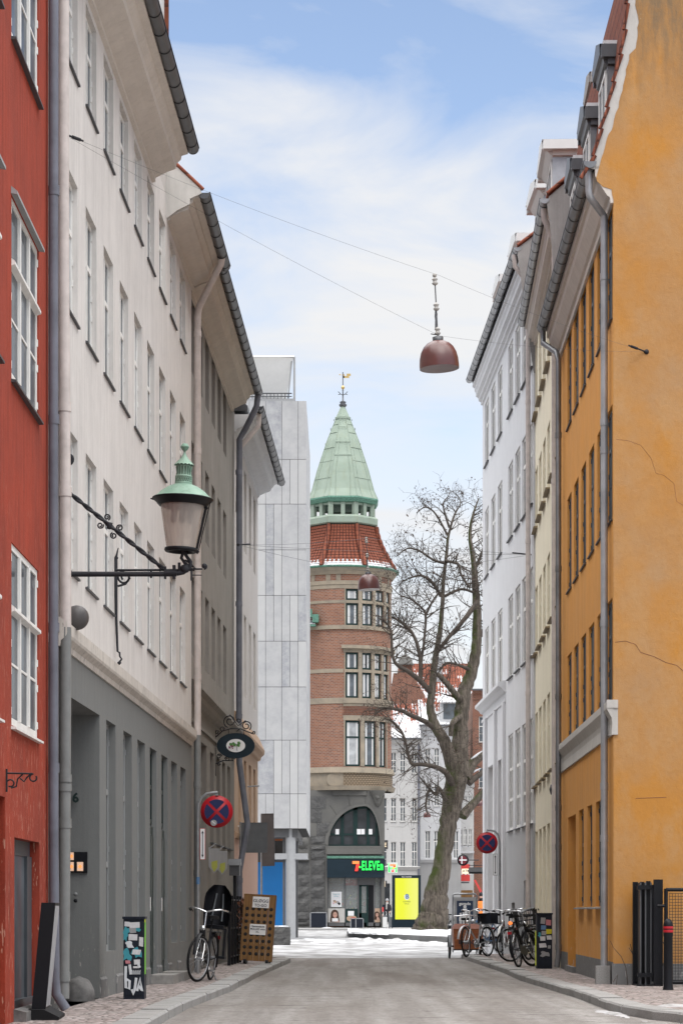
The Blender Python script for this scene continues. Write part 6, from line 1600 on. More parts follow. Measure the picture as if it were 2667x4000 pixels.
# ================================================================ traffic signs
def no_stopping(loc, Z, cpx, cpy, r, ppx, flip, label, plate, tops):
    t = thing('no_stopping_sign', label, 'traffic sign', tuple(loc)); k = Z / F
    lx = lambda px: (px - CX) * k - loc[0]; lz = lambda py: CH + (HY - py) * k - loc[2]
    m = MB(); m.tube([(lx(ppx), 0, 0), (lx(ppx), 0, lz(tops[0]))] + [(lx(a), 0, lz(b)) for a, b in tops[1]], .026, 10); m.obj('pole', 'steel', t)
    c = (lx(cpx), -.05, lz(cpy))
    m = MB(); m.lathe([(0, .02), (r, .02), (r, 0), (0, 0)], 36, c, ax='Y'); d = m.obj('disc', 'signred', t)
    m = MB(); n = 10; rb_ = r * .76; g_ = r * .085
    for q in range(4):                                   # four blue quadrants left by the red cross
        a0 = PI / 4 + q * PI / 2; pts = []
        off = Vector((math.cos(a0 + PI / 4), math.sin(a0 + PI / 4))) * g_ * 1.42
        pts.append((off.x, off.y)); da = math.asin(g_ / rb_)
        for i in range(n + 1):
            a = a0 + da + (PI / 2 - 2 * da) * i / n; pts.append((rb_ * math.cos(a), rb_ * math.sin(a)))
        m.poly([(c[0] + x, -.054, c[2] + z) for x, z in pts])
    m.obj('blue_field', 'signblue', d)
    m = MB(); m.box(c[0] - .02, c[0] + .02, -.05, .0, c[2] + r * .9, c[2] + r + .02); m.obj('bracket', 'steel', t)
    x0, x1, y0, y1 = plate; a, b = lx(x0), lx(x1); za, zb = lz(y1), lz(y0)
    m = MB(); m.box(a, b, -.02, 0, za, zb); p = m.obj('arrow_plate', 'signred' if not flip else 'signback', t)
    m = MB(); q = .008; m.box(a + q, b - q, -.024, -.02, za + q, zb - q); m.obj('plate_face', 'signwhite', p)
    m = MB(); mx_ = (a + b) / 2; w = (b - a)
    m.box(mx_ - w * .07, mx_ + w * .07, -.028, -.025, za + .06, zb - .06)
    for z, s_ in ((zb - .035, 1), (za + .035, -1)): m.poly([(mx_, -.028, z), (mx_ + w * .22, -.028, z - s_ * .05), (mx_ - w * .22, -.028, z - s_ * .05)])
    m.obj('arrow', 'text', p)
    return t, c, d
t, c, d = no_stopping(gnd(773, 3560 + 1.05 * F / 40.0), 40.0, 847, 3172, .272, 773, False, 'no stopping sign with scratched sticker on the left pole near the bicycle', (781, 802, 3237, 3360),
            (3180, [(776, 3140), (787, 3118), (808, 3102), (832, 3098), (850, 3097)]))
m = MB(); m.disc((c[0] - .05, -.057, c[2] - .19), .052); m.obj('sticker', 'hgrey', d); m = MB(); m.add([(c[0] - .085, -.059, c[2] - .165), (c[0] - .07, -.059, c[2] - .155), (c[0] - .015, -.059, c[2] - .205), (c[0] - .03, -.059, c[2] - .215)], [(0, 1, 2, 3)]); m.obj('sticker_stripe', 'stick', d)
MB().tube([(0, 0, 1.50), (0, 0, 1.62)], .031, 10).obj('pole_sticker', 'stickb', t)
no_stopping(gnd(1951, 3560 + 1.05 * F / 60.0), 60.0, 1901, 3294, .272, 1951, True, 'no stopping sign on a bent pole by the grey house', (1925, 1942, 3337, 3421), (3330, [(1950, 3290), (1946, 3265), (1934, 3250), (1916, 3244), (1900, 3243)]))
def back_sign(loc, Z, rect, ppx, top, mat, label, tilt_=0.0):
    t = thing('traffic_sign', label, 'traffic sign', tuple(loc)); k = Z / F
    lx = lambda px: (px - CX) * k - loc[0]; lz = lambda py: CH + (HY - py) * k - loc[2]
    m = MB(); m.tube([(lx(ppx), 0, 0), (lx(ppx), 0, lz(top))], .026, 10); m.obj('pole', 'steel', t)
    x0, x1, y0, y1 = rect; m = MB(); w, h = (lx(x1) - lx(x0)), lz(y0) - lz(y1)
    m.box(0, w, -.012, 0, 0, h); m.box(-.008, 0, -.02, .008, 0, h); m.box(w, w + .008, -.02, .008, 0, h); m.box(0, w, -.02, .008, h, h + .008); m.box(0, w, -.02, .008, -.008, 0)
    o = m.obj('plate', mat, t, (lx(x0), -.03, lz(y1))); o.rotation_euler = (0, tilt_, 0)
    m = MB()
    for zz in (.2, .8): m.box(lx(ppx) - .03, lx(ppx) + .05, -.03, .03, lz(y1) + h * zz - .02, lz(y1) + h * zz + .02)
    m.obj('clamp', 'steel', t); return t
back_sign(gnd(939, 3560 + 1.05 * F / 52.0), 52.0, (945, 1043, 3216, 3331), 939, 3212, 'signback', 'square sign seen from its grey back on the pole by the tan house')
back_sign(gnd(1021, 3560 + 1.05 * F / 62.0), 62.0, (1026, 1072, 3181, 3384), 1021, 3180, 'signbrown', 'tall narrow dark sign seen from behind in front of the stone panels', R(-1.2))
ar_ = thing('flag_arm', 'short bare rod sticking out from the tan house', 'rod', tuple(wh.world(55.5, 0, 3.95))); MB().tube([(0, 0, 0), (.28, -.02, .02)], .018, 6).obj('rod', 'steel', ar_)

# ================================================================ pavement things, left
# leaning advertising pillar in the foreground
zf = 23.0; pf = gnd(165, 3560 + 1.05 * F / zf)
ps = thing('pavement_sign', 'tall slim black pavement sign with grey face on a rubber foot', 'pavement sign', tuple(pf), R(3))
m = MB(); sh = lambda z: .10 * (z - .08) / 1.1 - .03
P = [(x + sh(z), y, z) for z in (.08, 1.13) for y in (0, .62) for x in (-.075, .06)]
m.add(P, [(0, 2, 3, 1), (4, 5, 7, 6), (0, 1, 5, 4), (2, 6, 7, 3), (0, 4, 6, 2), (1, 3, 7, 5)]); b = m.obj('frame', 'black', ps)
m = MB(); m.add([(.062 + sh(z), y, z) for z, y in ((.12, .02), (.12, .60), (1.10, .60), (1.10, .02))], [(0, 1, 2, 3)]); m.obj('face_panel', 'panelB', b)
m = MB(); m.prism([(-.24, 0), (.20, 0), (.20, .03), (.06, .10), (-.10, .10), (-.24, .03)], lambda p: (p[0] - .03, -.16, p[1]), lambda p: (p[0] - .03, .75, p[1])); m.obj('foot', 'rubber', ps)
# utility cabinets
def cabinet(px0, px1, yb, yt, label, marks, rz=0.0, dep=.30, strip=True):
    p = gnd(px0, yb); q = at(px1, yt, p.y); w = q.x - p.x; h = q.z
    t = thing('utility_cabinet', label, 'utility cabinet', tuple(p), rz)
    MB().box(0, w, 0, dep, 0, h - .03).obj('body', 'cabinet', t)
    m = MB(); m.box(-.012, w + .012, -.015, dep + .01, h - .03, h); m.obj('lid', 'cabinet', t)
    m = MB(); m.box(.02, w - .02, -.012, -.001, .05, h - .05); d = m.obj('door', 'cabinet', t)
    for i, (nm, mat, x0, x1, z0, z1) in enumerate(marks):
        cxm, czm = (x0 + x1) / 2 * w, (z0 + z1) / 2 * h; rr = random.Random(i * 7 + px0); n = 11; pts = []; tw0 = rr.uniform(-.12, .12)
        for j in range(n):
            if nm == 'sticker':
                if j > 3: break
                a = PI / 4 + j * PI / 2 + tw0; e_, sq = 1.414 * rr.uniform(.92, 1.08), .96
            else: a = 2 * PI * j / n + .4; e_ = rr.uniform(.45, 1.35); sq = 1.1
            pts.append((cxm + math.cos(a) * sq * e_ * (x1 - x0) * w / 2, -.0135 - i * .0004, czm + math.sin(a) * sq * e_ * (z1 - z0) * h / 2))
        MB().poly(pts).obj(nm, mat, d)
    return t, w, h, d
S = 'sticker'; G = 'paint_mark'
t, w, h, d = cabinet(482, 563, 3905, 3582, 'utility cabinet with white and teal graffiti beside the grey ground floor', [
    (G, 'teal', .02, .22, .70, .88), (G, 'teal', .02, .36, .46, .60), (G, 'teal', .45, .9, .50, .62), (G, 'teal', .5, .8, .80, .90), (G, 'teal', .02, .3, .78, .86),
    (S, 'stick', .28, .80, .86, .93), (S, 'stick', .05, .32, .88, .94), (S, 'hgrey', .30, .62, .80, .86), (S, 'stick', .24, .7, .71, .79), (S, 'stick', .76, .96, .64, .75), (G, 'spray', .10, .52, .62, .70), (S, 'stick', .44, .84, .54, .60),
    (S, 'stickp', .10, .34, .43, .47), (S, 'stick', .52, .82, .42, .48), (S, 'stick', .48, .72, .375, .40)])
m = MB(); yy = -.03
for pts in ([(.12, .40), (.10, .28), (.12, .14), (.28, .12), (.30, .22), (.14, .24)], [(.62, .26), (.55, .12), (.48, .06), (.42, .12)], [(.66, .10), (.82, .26), (.90, .10), (.74, .16)], [(.30, .42), (.36, .30)], [(.78, .38), (.70, .44)]):
    m.tube([(x * w, yy, z * h) for x, z in pts], .017, 5, sm=False)
for i in range(10): m.tube([(w * (.35 + .05 * i), yy, h * .30), (w * (.37 + .05 * i), yy, h * (.345 + .01 * (i % 2)))], .004, 4)
for v in range(len(m.v)): m.v[v] = (m.v[v][0], -.021 + (m.v[v][1] - yy) * .12, m.v[v][2])
m.obj('graffiti', 'spray', d)
m = MB(); m.box(w + .001, w + .006, .06, .16, .3 * h, .93 * h); m.obj('lime_spray', 'lime', t); m = MB(); m.box(w + .0012, w + .008, .02, .12, .93 * h, .99 * h); m.obj('yellow_spray', 'limey', t)
t, w, h, d = cabinet(2097, 2156, 3786, 3568, 'utility cabinet covered in stickers between cream house and bicycles', [
    (S, 'hgrey', .22, .55, .80, .92), (S, 'stickp', .58, .92, .78, .88), (S, 'stickb', .25, .60, .70, .78), (S, 'sticky', .60, .98, .62, .71), (S, 'hgrey', .28, .6, .60, .68), (G, 'teal', .04, .30, .56, .64),
    (S, 'stick', .20, .55, .50, .58), (S, 'stick', .62, .96, .52, .60), (S, 'stick', .12, .62, .38, .46), (S, 'hgrey', .7, .9, .36, .42), (G, 'hgrey', .2, .8, .22, .33)], dep=.34)
m = MB(); m.box(-.028, -.013, .02, .10, .06 * h, .68 * h); m.obj('yellow_spray', 'limey', t)
# riddling rack used as a sign
pr_ = gnd(998, 3768)
rk = thing('bottle_rack_sign', 'wooden bottle rack with rows of holes and paper notices standing on the kerb', 'pavement sign', tuple(pr_), R(-7)); rk.rotation_euler = (R(-8), R(3.0), R(-6))
kk = pr_.y / F; Wd_, Hh = .60, 1.37
m = MB()
for i in range(5): m.box(-Wd_ / 2 + i * Wd_ / 5 + .003, -Wd_ / 2 + (i + 1) * Wd_ / 5 - .003, -.03, .0, .06, Hh)
for x in (-Wd_ / 2 - .02, Wd_ / 2): m.box(x, x + .02, -.032, .05, .06, Hh)
m.box(-Wd_ / 2, Wd_ / 2, .0, .03, .3, .4); m.box(-Wd_ / 2, Wd_ / 2, .0, .03, 1.1, 1.2); m.box(-Wd_ / 2 - .02, Wd_ / 2 + .02, -.034, .04, Hh, Hh + .018)
m.obj('panel', 'wood', rk)
m = MB()
for i in range(5):
    for j in range(8):
        z = .20 + j * .128
        if i in (1, 2, 3) and j in (4,): continue
        m.lathe([(0, 0), (.034, 0), (.036, .002)], 14, (-Wd_ / 2 + (i + .5) * Wd_ / 5, -.0335, z), ax='Y')
m.obj('bottle_holes', 'dark_in', rk)
for z0, z1, x0, x1, rows_ in ((1.12, 1.34, -.14, .19, (('GLØGG', .088, 1.255), ('TO-GO', .075, 1.165))), (.58, .79, -.16, .16, (('Hjemmelavet', .05, .745), ('MULLED wine', .05, .69), ('50,-', .045, .635)))):
    nb = MB().box(x0, x1, -.042, -.037, z0, z1).obj('paper_notice', 'signwhite', rk)
    for tx, sz, zz in rows_: text('lettering', tx, sz, 'text', nb, ((x0 + x1) / 2, -.046, zz), ext=.001, bold=.001)
m = MB()
for x in (-.22, .22): m.tube([(x - .03, .0, .05), (x + .03, 0, .05)], .05, 10); m.box(x - .02, x + .02, 0, .3, .05, .1)
m.tube([(-.24, .35, 0), (-.24, .03, 1.2)], .015, 6); m.tube([(.24, .35, 0), (.24, .03, 1.2)], .015, 6); m.obj('stand', 'black', rk)
# restaurant entrance of the dark house: gate, plant, arrow lanterns
gt = thing('iron_gate', 'black iron railing gate with dried climbing plant at the dark house', 'gate', tuple(tp.world(45.6, .30)), PI / 2 - tp.th)
m = MB()
for x in (0, .75, 1.5, 2.3, 3.0): m.box(x, x + .06, -.03, .03, 0, 1.35 if x != 1.5 else 1.75)
for z in (.15, .7, 1.25): m.box(0, 3.0, -.015, .015, z, z + .03)
for i in range(26): m.tube([(.1 + i * .113, 0, .15), (.1 + i * .113, 0, 1.28)], .010, 5)
m.obj('railing', 'black', gt)
m = MB(); m.box(1.40, 1.66, -.10, .10, 1.75, 1.95); m.prism([(1.36, 1.95), (1.70, 1.95), (1.53, 2.08)], lambda p: (p[0], -.13, p[1]), lambda p: (p[0], .13, p[1])); m.obj('lantern', 'zincd', gt)
m = MB(); rg = random.Random(8)
for i in range(240):
    c = Vector((rg.gauss(2.2, .35), rg.uniform(-.25, .02), rg.uniform(.2, 1.3))); a = Vector((rg.uniform(-1, 1), rg.uniform(-1, 1), rg.uniform(-1, 1))).normalized() * .05; b = Vector((rg.uniform(-1, 1), rg.uniform(-1, 1), rg.uniform(-1, 1))).normalized() * .025
    m.quad(c - a, c + b, c + a, c - b, 0 if c.z > .7 and rg.random() < .7 else 1)
for i in range(22):
    x = rg.uniform(1.7, 2.9); m.tube([(x, -.1, .1), (x + rg.uniform(-.2, .2), -.18, .6), (x + rg.uniform(-.3, .3), -.1, rg.uniform(.9, 1.35))], .007, 4, 1)
m.obj('dried_plant', ['rust', 'leaf'], gt)
for i, Z in enumerate((44.6, 46.5)):
    q = tp.world(Z, .10, 2.02)
    al = thing('wall_light', ('nearer' if i == 0 else 'farther') + ' pointed glass wall light above the iron gate', 'wall light', tuple(q), group='pointed wall lights of the dark house')
    m = MB(); m.prism([(-.10, .20), (-.10, -.15), (0, -.27), (.10, -.15), (.10, .20)], lambda p: (p[0], -.05, p[1]), lambda p: (p[0], .05, p[1])); m.obj('glass', 'hgrey', al)
    m = MB(); m.prism([(-.05, -.05), (-.05, -.15), (0, -.24), (.06, -.15), (.06, -.02)], lambda p: (p[0], -.056, p[1]), lambda p: (p[0], -.051, p[1])); m.obj('lower_glass', 'ambertip', al)
    m = MB(); m.box(-.11, -.085, -.055, .055, -.15, .22); m.prism([(-.11, .2), (.02, .30), (.04, .30), (-.08, .2)], lambda p: (p[0], -.05, p[1]), lambda p: (p[0], .05, p[1])); m.obj('frame', 'zincl', al)
sbk = gnd(1097, 3560 + 1.15 * F / 80, RZ)
sk = thing('stone_block', 'rough dark granite block with snow on top near the round column', 'stone block', (sbk.x, 80, RZ))
m = MB(); rg = random.Random(12)
def rough_box(m, x0, x1, y0, y1, z0, z1, n, amp, mi=0):
    for f_ in range(5):
        P = []
        for j in range(n + 1):
            for i in range(n + 1):
                u_, v_ = i / n, j / n; e_ = amp * rg.uniform(-1, 1) if 0 < i < n and 0 < j < n else 0
                P.append(((x0 + (x1 - x0) * u_, y0 + e_, z0 + (z1 - z0) * v_), (x0 + (x1 - x0) * u_, y1 + e_, z0 + (z1 - z0) * v_), (x0 + e_, y0 + (y1 - y0) * u_, z0 + (z1 - z0) * v_), (x1 + e_, y0 + (y1 - y0) * u_, z0 + (z1 - z0) * v_), (x0 + (x1 - x0) * u_, y0 + (y1 - y0) * v_, z1 + e_))[f_])
        m.add(P, [(j * (n + 1) + i, j * (n + 1) + i + 1, (j + 1) * (n + 1) + i + 1, (j + 1) * (n + 1) + i) for j in range(n) for i in range(n)], mi)
rough_box(m, -.32, .30, 0, .9, 0, .60, 5, .03); m.obj('block', 'granite', sk)
m = MB(); rough_box(m, -.30, .22, .03, .85, .59, .64, 5, .015); m.obj('snow_cap', 'snowc', sk)

# ================================================================ right-hand street things
pb = gnd(2609, 3869)
bo = thing('bollard', 'black cast bollard with red bands in front of the gable', 'bollard', tuple(pb))
MB().lathe([(.075, 0), (.07, .02), (.064, .05), (.060, .70), (.066, .72), (.066, .86), (.058, .90), (.03, .94), (0, .95)], 22).obj('post', 'black', bo)
m = MB(); m.lathe([(.0675, .765), (.0685, .77), (.0685, .795), (.0675, .80)], 22, cap=False); m.lathe([(.0675, .815), (.0685, .82), (.0685, .84), (.0675, .845)], 22, cap=False); m.obj('red_bands', 'signred', bo)
pg = at(2487, 3560 + 1.05 * F / 33.2, 33.2)
ig = thing('steel_fence', 'cluster of black steel fence panels folded beside the gable wall', 'fence', tuple(pg))
for x, y, w_, hh in ((.0, .45, .07, 1.46), (.085, .30, .05, 1.46), (.155, .18, .06, 1.47), (.24, .02, .125, 1.49)):
    MB().box(x, x + w_, y, y + .06, 0, hh).obj('post', 'black', ig)
m = MB()
for z in (.12, 1.35): m.box(.02, .3, .1, .16, z, z + .06)
for x in (.06, .13, .205): m.box(x, x + .02, .15, .5, 0, 1.45, 1)
m.box(.0, .36, .0, .55, -.01, .02); m.box(.03, .34, .40, .42, .05, 1.42, 0); m.obj('rails', ['black', 'zincd'], ig)
mg = thing('mesh_gate', 'black framed wire mesh gate right of the bollard', 'gate', tuple(at(2590, 3560 + 1.05 * F / 33.0, 33.0)))
m = MB(); m.tube([(.04, .02, 0), (.04, .02, 1.36)], .028, 8); m.tube([(.04, .02, 1.345), (1.1, .02, 1.345)], .026, 8); m.tube([(.04, .02, .06), (1.1, .02, .06)], .026, 8); m.tube([(-.08, .02, 1.12), (.04, .02, 1.12)], .022, 8); m.obj('frame', 'black', mg)
m = MB()
for i in range(24): x = .09 + i * .04; m.tube([(x, .02, .08), (x, .02, 1.29)], .0035, 4)
for i in range(30): z = .09 + i * .0415; m.tube([(.08, .02, z), (1.1, .02, z)], .0035, 4)
m.obj('wire_mesh', 'iron', mg)
tw_ = thing('bare_shrub', 'thin bare brown twigs growing at the foot of the orange gable', 'shrub', tuple(at(2450, 3560 + 1.05 * F / 33.75, 33.75)))
m = MB(); rg = random.Random(5)
k = 1 / 275
for pts in ([(0, 0), (-8, 70), (-25, 110), (-55, 145), (-68, 172)], [(42, 30), (30, 100), (12, 132), (5, 145)], [(45, 70), (20, 118), (8, 160)], [(130, 60), (155, 130), (120, 200), (108, 225)], [(-60, 10), (-40, 40), (-46, 0)]):
    m.tube([(x * k, -.05 + rg.uniform(-.03, .03), max(z, 1) * k) for x, z in pts], [.008, .006, .005, .004, .003][:len(pts)], 5)
m.obj('twigs', 'twig', tw_)

# ---------------------------------------------------------------- bicycles
def bicycle(label, loc, rz, lean=0.05, frame='black', guard='chrome', basket=None, seat=False, rack=True, bar='chrome', stepthru=False, rim='zincl', light='chrome', steer=.15, crate_=None):
    t = thing('bicycle', label, 'bicycle', tuple(loc), rz, 'bicycles parked along the pavements'); t.rotation_euler = (lean, 0, rz)
    WR = .345
    m = MB()
    bb, st, hb_, ht, ra, fa = (.44, 0, .29), (.28, 0, .80), (.86, 0, .66), (.83, 0, .82), (0, 0, WR), (1.06, 0, WR)
    if stepthru: m.tube([ht, (.72, 0, .52), (.5, 0, .34), bb], .017, 7); m.tube([hb_, (.70, 0, .44), (.5, 0, .31)], .015, 7)
    else: m.tube([ht, (.30, 0, .74)], .016, 7); m.tube([hb_, bb], .018, 7)
    m.tube([bb, st], .017, 7)
    for s_ in (-1, 1):
        m.tube([bb, (0, s_ * .06, WR)], .010, 6); m.tube([(.29, 0, .72), (0, s_ * .06, WR)], .009, 6)
    m.tube([hb_, ht], .021, 7); m.obj('frame', frame, t)
    def wheel(x, ang):
        w = MB(); n = 30; o = w.tube([(WR * .955 * math.cos(2 * PI * i / n), 0, WR * .955 * math.sin(2 * PI * i / n)) for i in range(n)], .020, 7, closed=True)
        wo = w.obj('wheel', 'rubber', t, (x, 0, WR)); wo.rotation_euler = (0, 0, ang)
        r_ = MB(); r_.tube([(WR * .885 * math.cos(2 * PI * i / n), 0, WR * .885 * math.sin(2 * PI * i / n)) for i in range(n)], .010, 5, closed=True)
        for i in range(20):
            a = 2 * PI * i / 20; r_.tube([(.02 * math.cos(a + .8), .025 * (1 if i % 2 else -1), .02 * math.sin(a + .8)), (WR * .88 * math.cos(a), 0, WR * .88 * math.sin(a))], .0022, 3)
        r_.tube([(0, -.045, 0), (0, .045, 0)], .02, 8); r_.obj('rim', rim, wo)
    wheel(0, 0); wheel(1.06, steer)
    m = MB()
    for s_ in (-1, 1): m.tube([(.87, s_ * .03, .64), (.96, s_ * .05, .48), (1.06, s_ * .05, WR)], .011, 6)
    m.obj('fork', bar, t)
    m = MB(); n = 14
    for x, a0, a1 in ((0, R(20), R(205)), (1.06, R(10), R(150))):
        P = []
        for i in range(n + 1):
            a = a0 + (a1 - a0) * i / n; P += [(x + (WR + .03) * math.cos(a), -.028, WR + (WR + .03) * math.sin(a)), (x + (WR + .04) * math.cos(a), 0, WR + (WR + .04) * math.sin(a)), (x + (WR + .03) * math.cos(a), .028, WR + (WR + .03) * math.sin(a))]
        m.add(P, [(3 * i + q, 3 * i + q + 1, 3 * i + q + 4, 3 * i + q + 3) for i in range(n) for q in (0, 1)], 0, True)
    m.obj('mudguard', guard, t)
    m = MB(); m.tube([ht, (.79, 0, .98), (.78, 0, 1.04)], .013, 6)
    for s_ in (-1, 1): m.tube([(.78, 0, 1.04), (.80, s_ * .10, 1.07), (.76, s_ * .22, 1.09), (.62, s_ * .29, 1.07), (.52, s_ * .30, 1.05)], .0125, 7)
    h_ = m.obj('handlebar', bar, t)
    m = MB()
    for s_ in (-1, 1): m.tube([(.60, s_ * .292, 1.066), (.50, s_ * .30, 1.045)], .018, 7); m.tube([(.70, s_ * .25, 1.07), (.62, s_ * .24, 1.03)], .008, 5)
    m.obj('grip', 'rubber', h_)
    m = MB(); m.tube([(.28, 0, .78), (.25, 0, .93)], .013, 6)
    m.prism([(-.02, 0), (.02, .09), (.12, .085), (.28, .02), (.30, 0), (.28, -.02), (.12, -.085), (.02, -.09)], lambda p: (.12 + p[0], p[1], .935), lambda p: (.12 + p[0], p[1] * .85, .985)); m.obj('saddle', 'rubber', t)
    m = MB(); m.lathe([(0, -.006), (.09, -.006), (.09, .006), (0, .006)], 18, (.44, -.06, .29), ax='Y')
    for s_ in (-1, 1): m.tube([(.44, s_ * .05, .29), (.44 + s_ * .11, s_ * .07, .29 - s_ * .12)], .009, 5); m.box(.40 + s_ * .11, .50 + s_ * .11, s_ * .08, s_ * .16, .275 - s_ * .12, .30 - s_ * .12)
    m.obj('crank', 'chrome', t)
    m = MB(); m.prism([(-.02, .30), (.0, .42), (.44, .385), (.55, .29), (.44, .20), (0, .26)], lambda p: (p[0], -.075, p[1]), lambda p: (p[0], -.068, p[1])); m.obj('chain_guard', 'black', t)
    if rack:
        m = MB()
        for y in (-.06, 0, .06): m.tube([(.22, y, .73), (-.30, y, .73)], .007, 5)
        for s_ in (-1, 1): m.tube([(-.15, s_ * .07, .73), (0, s_ * .06, WR)], .007, 5)
        m.tube([(-.30, -.06, .73), (-.30, .06, .73)], .007, 5); m.obj('rack', 'black', t)
        m = MB(); m.box(-.345, -.325, -.04, .04, .62, .67); m.obj('rear_light', 'signred', t)
    m = MB(); m.lathe([(0, 0), (.03, .01), (.042, .07), (0, .075)], 12, (.90, 0, .80), ax='X'); m.obj('headlight', light, t)
    m = MB(); m.tube([(.40, .04, .27), (.28, .16, .0)], .010, 5); m.obj('kickstand', 'steel', t)
    if basket:
        m = MB(); 
        for i in range(10):
            x = .86 + i * .034
            for y in (-.17, .17): m.tube([(x, y, .78), (x, y * 1.12, 1.06)], .0042, 4)
        for i in range(10):
            y = -.17 + i * .038
            for x in (.86, 1.17): m.tube([(x, y, .78), (x + (.02 if x > 1 else -.01), y * 1.12, 1.06)], .0042, 4)
        for z, e_ in ((.78, 0), (.88, .007), (.97, .013), (1.06, .02)): m.tube([(.86 - e_, -.17 - e_, z), (1.17 + e_, -.17 - e_, z), (1.17 + e_, .17 + e_, z), (.86 - e_, .17 + e_, z)], .006, 5, closed=True)
        m.box(.86, 1.17, -.17, .17, .775, .782); m.obj('basket', basket, t)
    if crate_:
        m = MB(); m.box(-.28, .10, -.17, .17, .75, 1.0); m.obj('crate', crate_, t)
    if seat:
        m = MB(); n = 9; P = []
        for i in range(n + 1):                            # child seat shell: wide back with rounded top, side wings
            z = .82 + .62 * i / n; w = (.17 + .02 * math.sin(PI * i / n)) * (1 if i < 7 else math.cos((i - 6.4) / 3.2 * 1.35))
            for q, d_ in ((-1.0, .15), (-.75, .02), (-.4, -.03), (0, -.045), (.4, -.03), (.75, .02), (1.0, .15)): P.append((-.16 + d_ - .05 * i / n, w * q * 1.05, z))
        m.add(P, [(i * 7 + q, i * 7 + q + 1, (i + 1) * 7 + q + 1, (i + 1) * 7 + q) for i in range(n) for q in range(6)], 0, True)
        m.add([(p[0] - .03, p[1] * 1.06, p[2] + .01) for p in P], [(i * 7 + q, i * 7 + q + 1, (i + 1) * 7 + q + 1, (i + 1) * 7 + q) for i in range(n) for q in range(6)], 0, True)
        m.box(-.18, .14, -.16, .16, .78, .84)
        for s_ in (-1, 1): m.box(-.02, .12, s_ * .17, s_ * .205, .38, .80); m.box(.0, .16, s_ * .12, s_ * .22, .34, .38)
        cs = m.obj('child_seat', 'black', t)
        m = MB()
        for s_ in (-1, 1): m.tube([(-.20, s_ * .05, 1.32), (-.16, s_ * .07, 1.1), (-.10, s_ * .08, .90)], .014, 5)
        m.obj('harness', 'signback', cs)
    return t
def face_dir(dx, dy): return math.atan2(dy, dx)
fw_ = gnd(768, 3838); rw_ = gnd(822, 3816)
rw_ = fw_ + Vector((.14, 1.05, 0))
bicycle('upright bicycle with black child seat leaning on its stand by the left kerb', rw_, face_dir(-.14, -1.05), lean=-.09, seat=True, steer=-.30, frame='black', guard='black', stepthru=True)
bicycle('black bicycle with wire basket parked nearest on the right pavement', gnd(2026, 3781), face_dir(.34, 1.0), lean=-.14, basket='iron', guard='black', rim='zincd', bar='zincl', steer=-.35)
bicycle('dark bicycle behind the basket bicycle close to the cream wall', gnd(2105, 3760) + Vector((.05, 1.2, 0)), face_dir(-.62, -.9), lean=.10, guard='black', steer=-.4, light='cor')
bicycle('dark red step through bicycle with white mudguards', gnd(1985, 3738) + Vector((.1, .0, 0)), face_dir(-.30, -1.0), lean=.03, frame='lampred', guard='canopy', stepthru=True, rim='zincl', steer=.2)
bicycle('white bicycle seen from the side with a box on the rack', gnd(1905, 3741) + Vector((.05, .9, 0)), face_dir(-.50, -.85), lean=.05, frame='zincl', guard='zincl', rim='zincl', steer=.2, crate_='cabinet')
bicycle('black bicycle with raised saddle wedged between the basket bicycle and the wall', gnd(2075, 3752) + Vector((.1, 1.0, 0)), face_dir(-.15, -1.0), lean=.12, guard='black', rim='zincd', steer=-.25)
bicycle('blue grey bicycle standing behind the white one', gnd(1962, 3724) + Vector((0, .4, 0)), face_dir(-.75, -.55), lean=-.05, frame='stickb', guard='zincl', steer=.5)
bicycle('black bicycle at the far end of the square right of the trunk', Vector((at(1772, 3622, 124).x, 124, RZ)), face_dir(-1, .5), lean=.03, frame='black', guard='black', rim='zincd', bar='black')
# cargo bike with a wooden box
pc = gnd(1829, 3560 + 1.15 * F / 57.0, RZ)
cb = thing('cargo_bike', 'three wheeled cargo bike with brown wooden box lettered BABBOE', 'cargo bike', (pc.x, 57.0, RZ), 0)
w2_ = .36
m = MB(); m.add([(-w2_ * .92, 0, .22), (w2_ * .92, 0, .22), (w2_, -.02, .72), (-w2_, -.02, .72), (-w2_ * .92, .8, .22), (w2_ * .92, .8, .22), (w2_, .9, .72), (-w2_, .9, .72)], [(0, 1, 2, 3), (4, 5, 6, 7), (0, 3, 7, 4), (1, 2, 6, 5), (0, 1, 5, 4)]); bx = m.obj('box', 'boxwood', cb)
m = MB(); m.add([(-w2_ - .01, -.03, .72), (w2_ + .01, -.03, .72), (w2_ + .01, .9, .72), (-w2_ - .01, .9, .72), (-w2_ + .06, .12, .84), (w2_ - .06, .12, .84), (w2_ - .06, .8, .84), (-w2_ + .06, .8, .84)], [(0, 1, 5, 4), (1, 2, 6, 5), (2, 3, 7, 6), (3, 0, 4, 7), (4, 5, 6, 7)]); m.obj('lid', 'boxlid', cb)
text('lettering', 'BABBOE', .13, 'text', bx, (.0, -.03, .40), bold=.003)
m = MB(); m.tube([(-w2_ - .05, .3, .3), (w2_ + .05, .3, .3)], .02, 6); m.tube([(0, .6, .3), (0, 1.9, .3)], .02, 6); m.tube([(-w2_, -.05, .22), (w2_, -.05, .22)], .014, 6); m.obj('frame', 'black', cb)
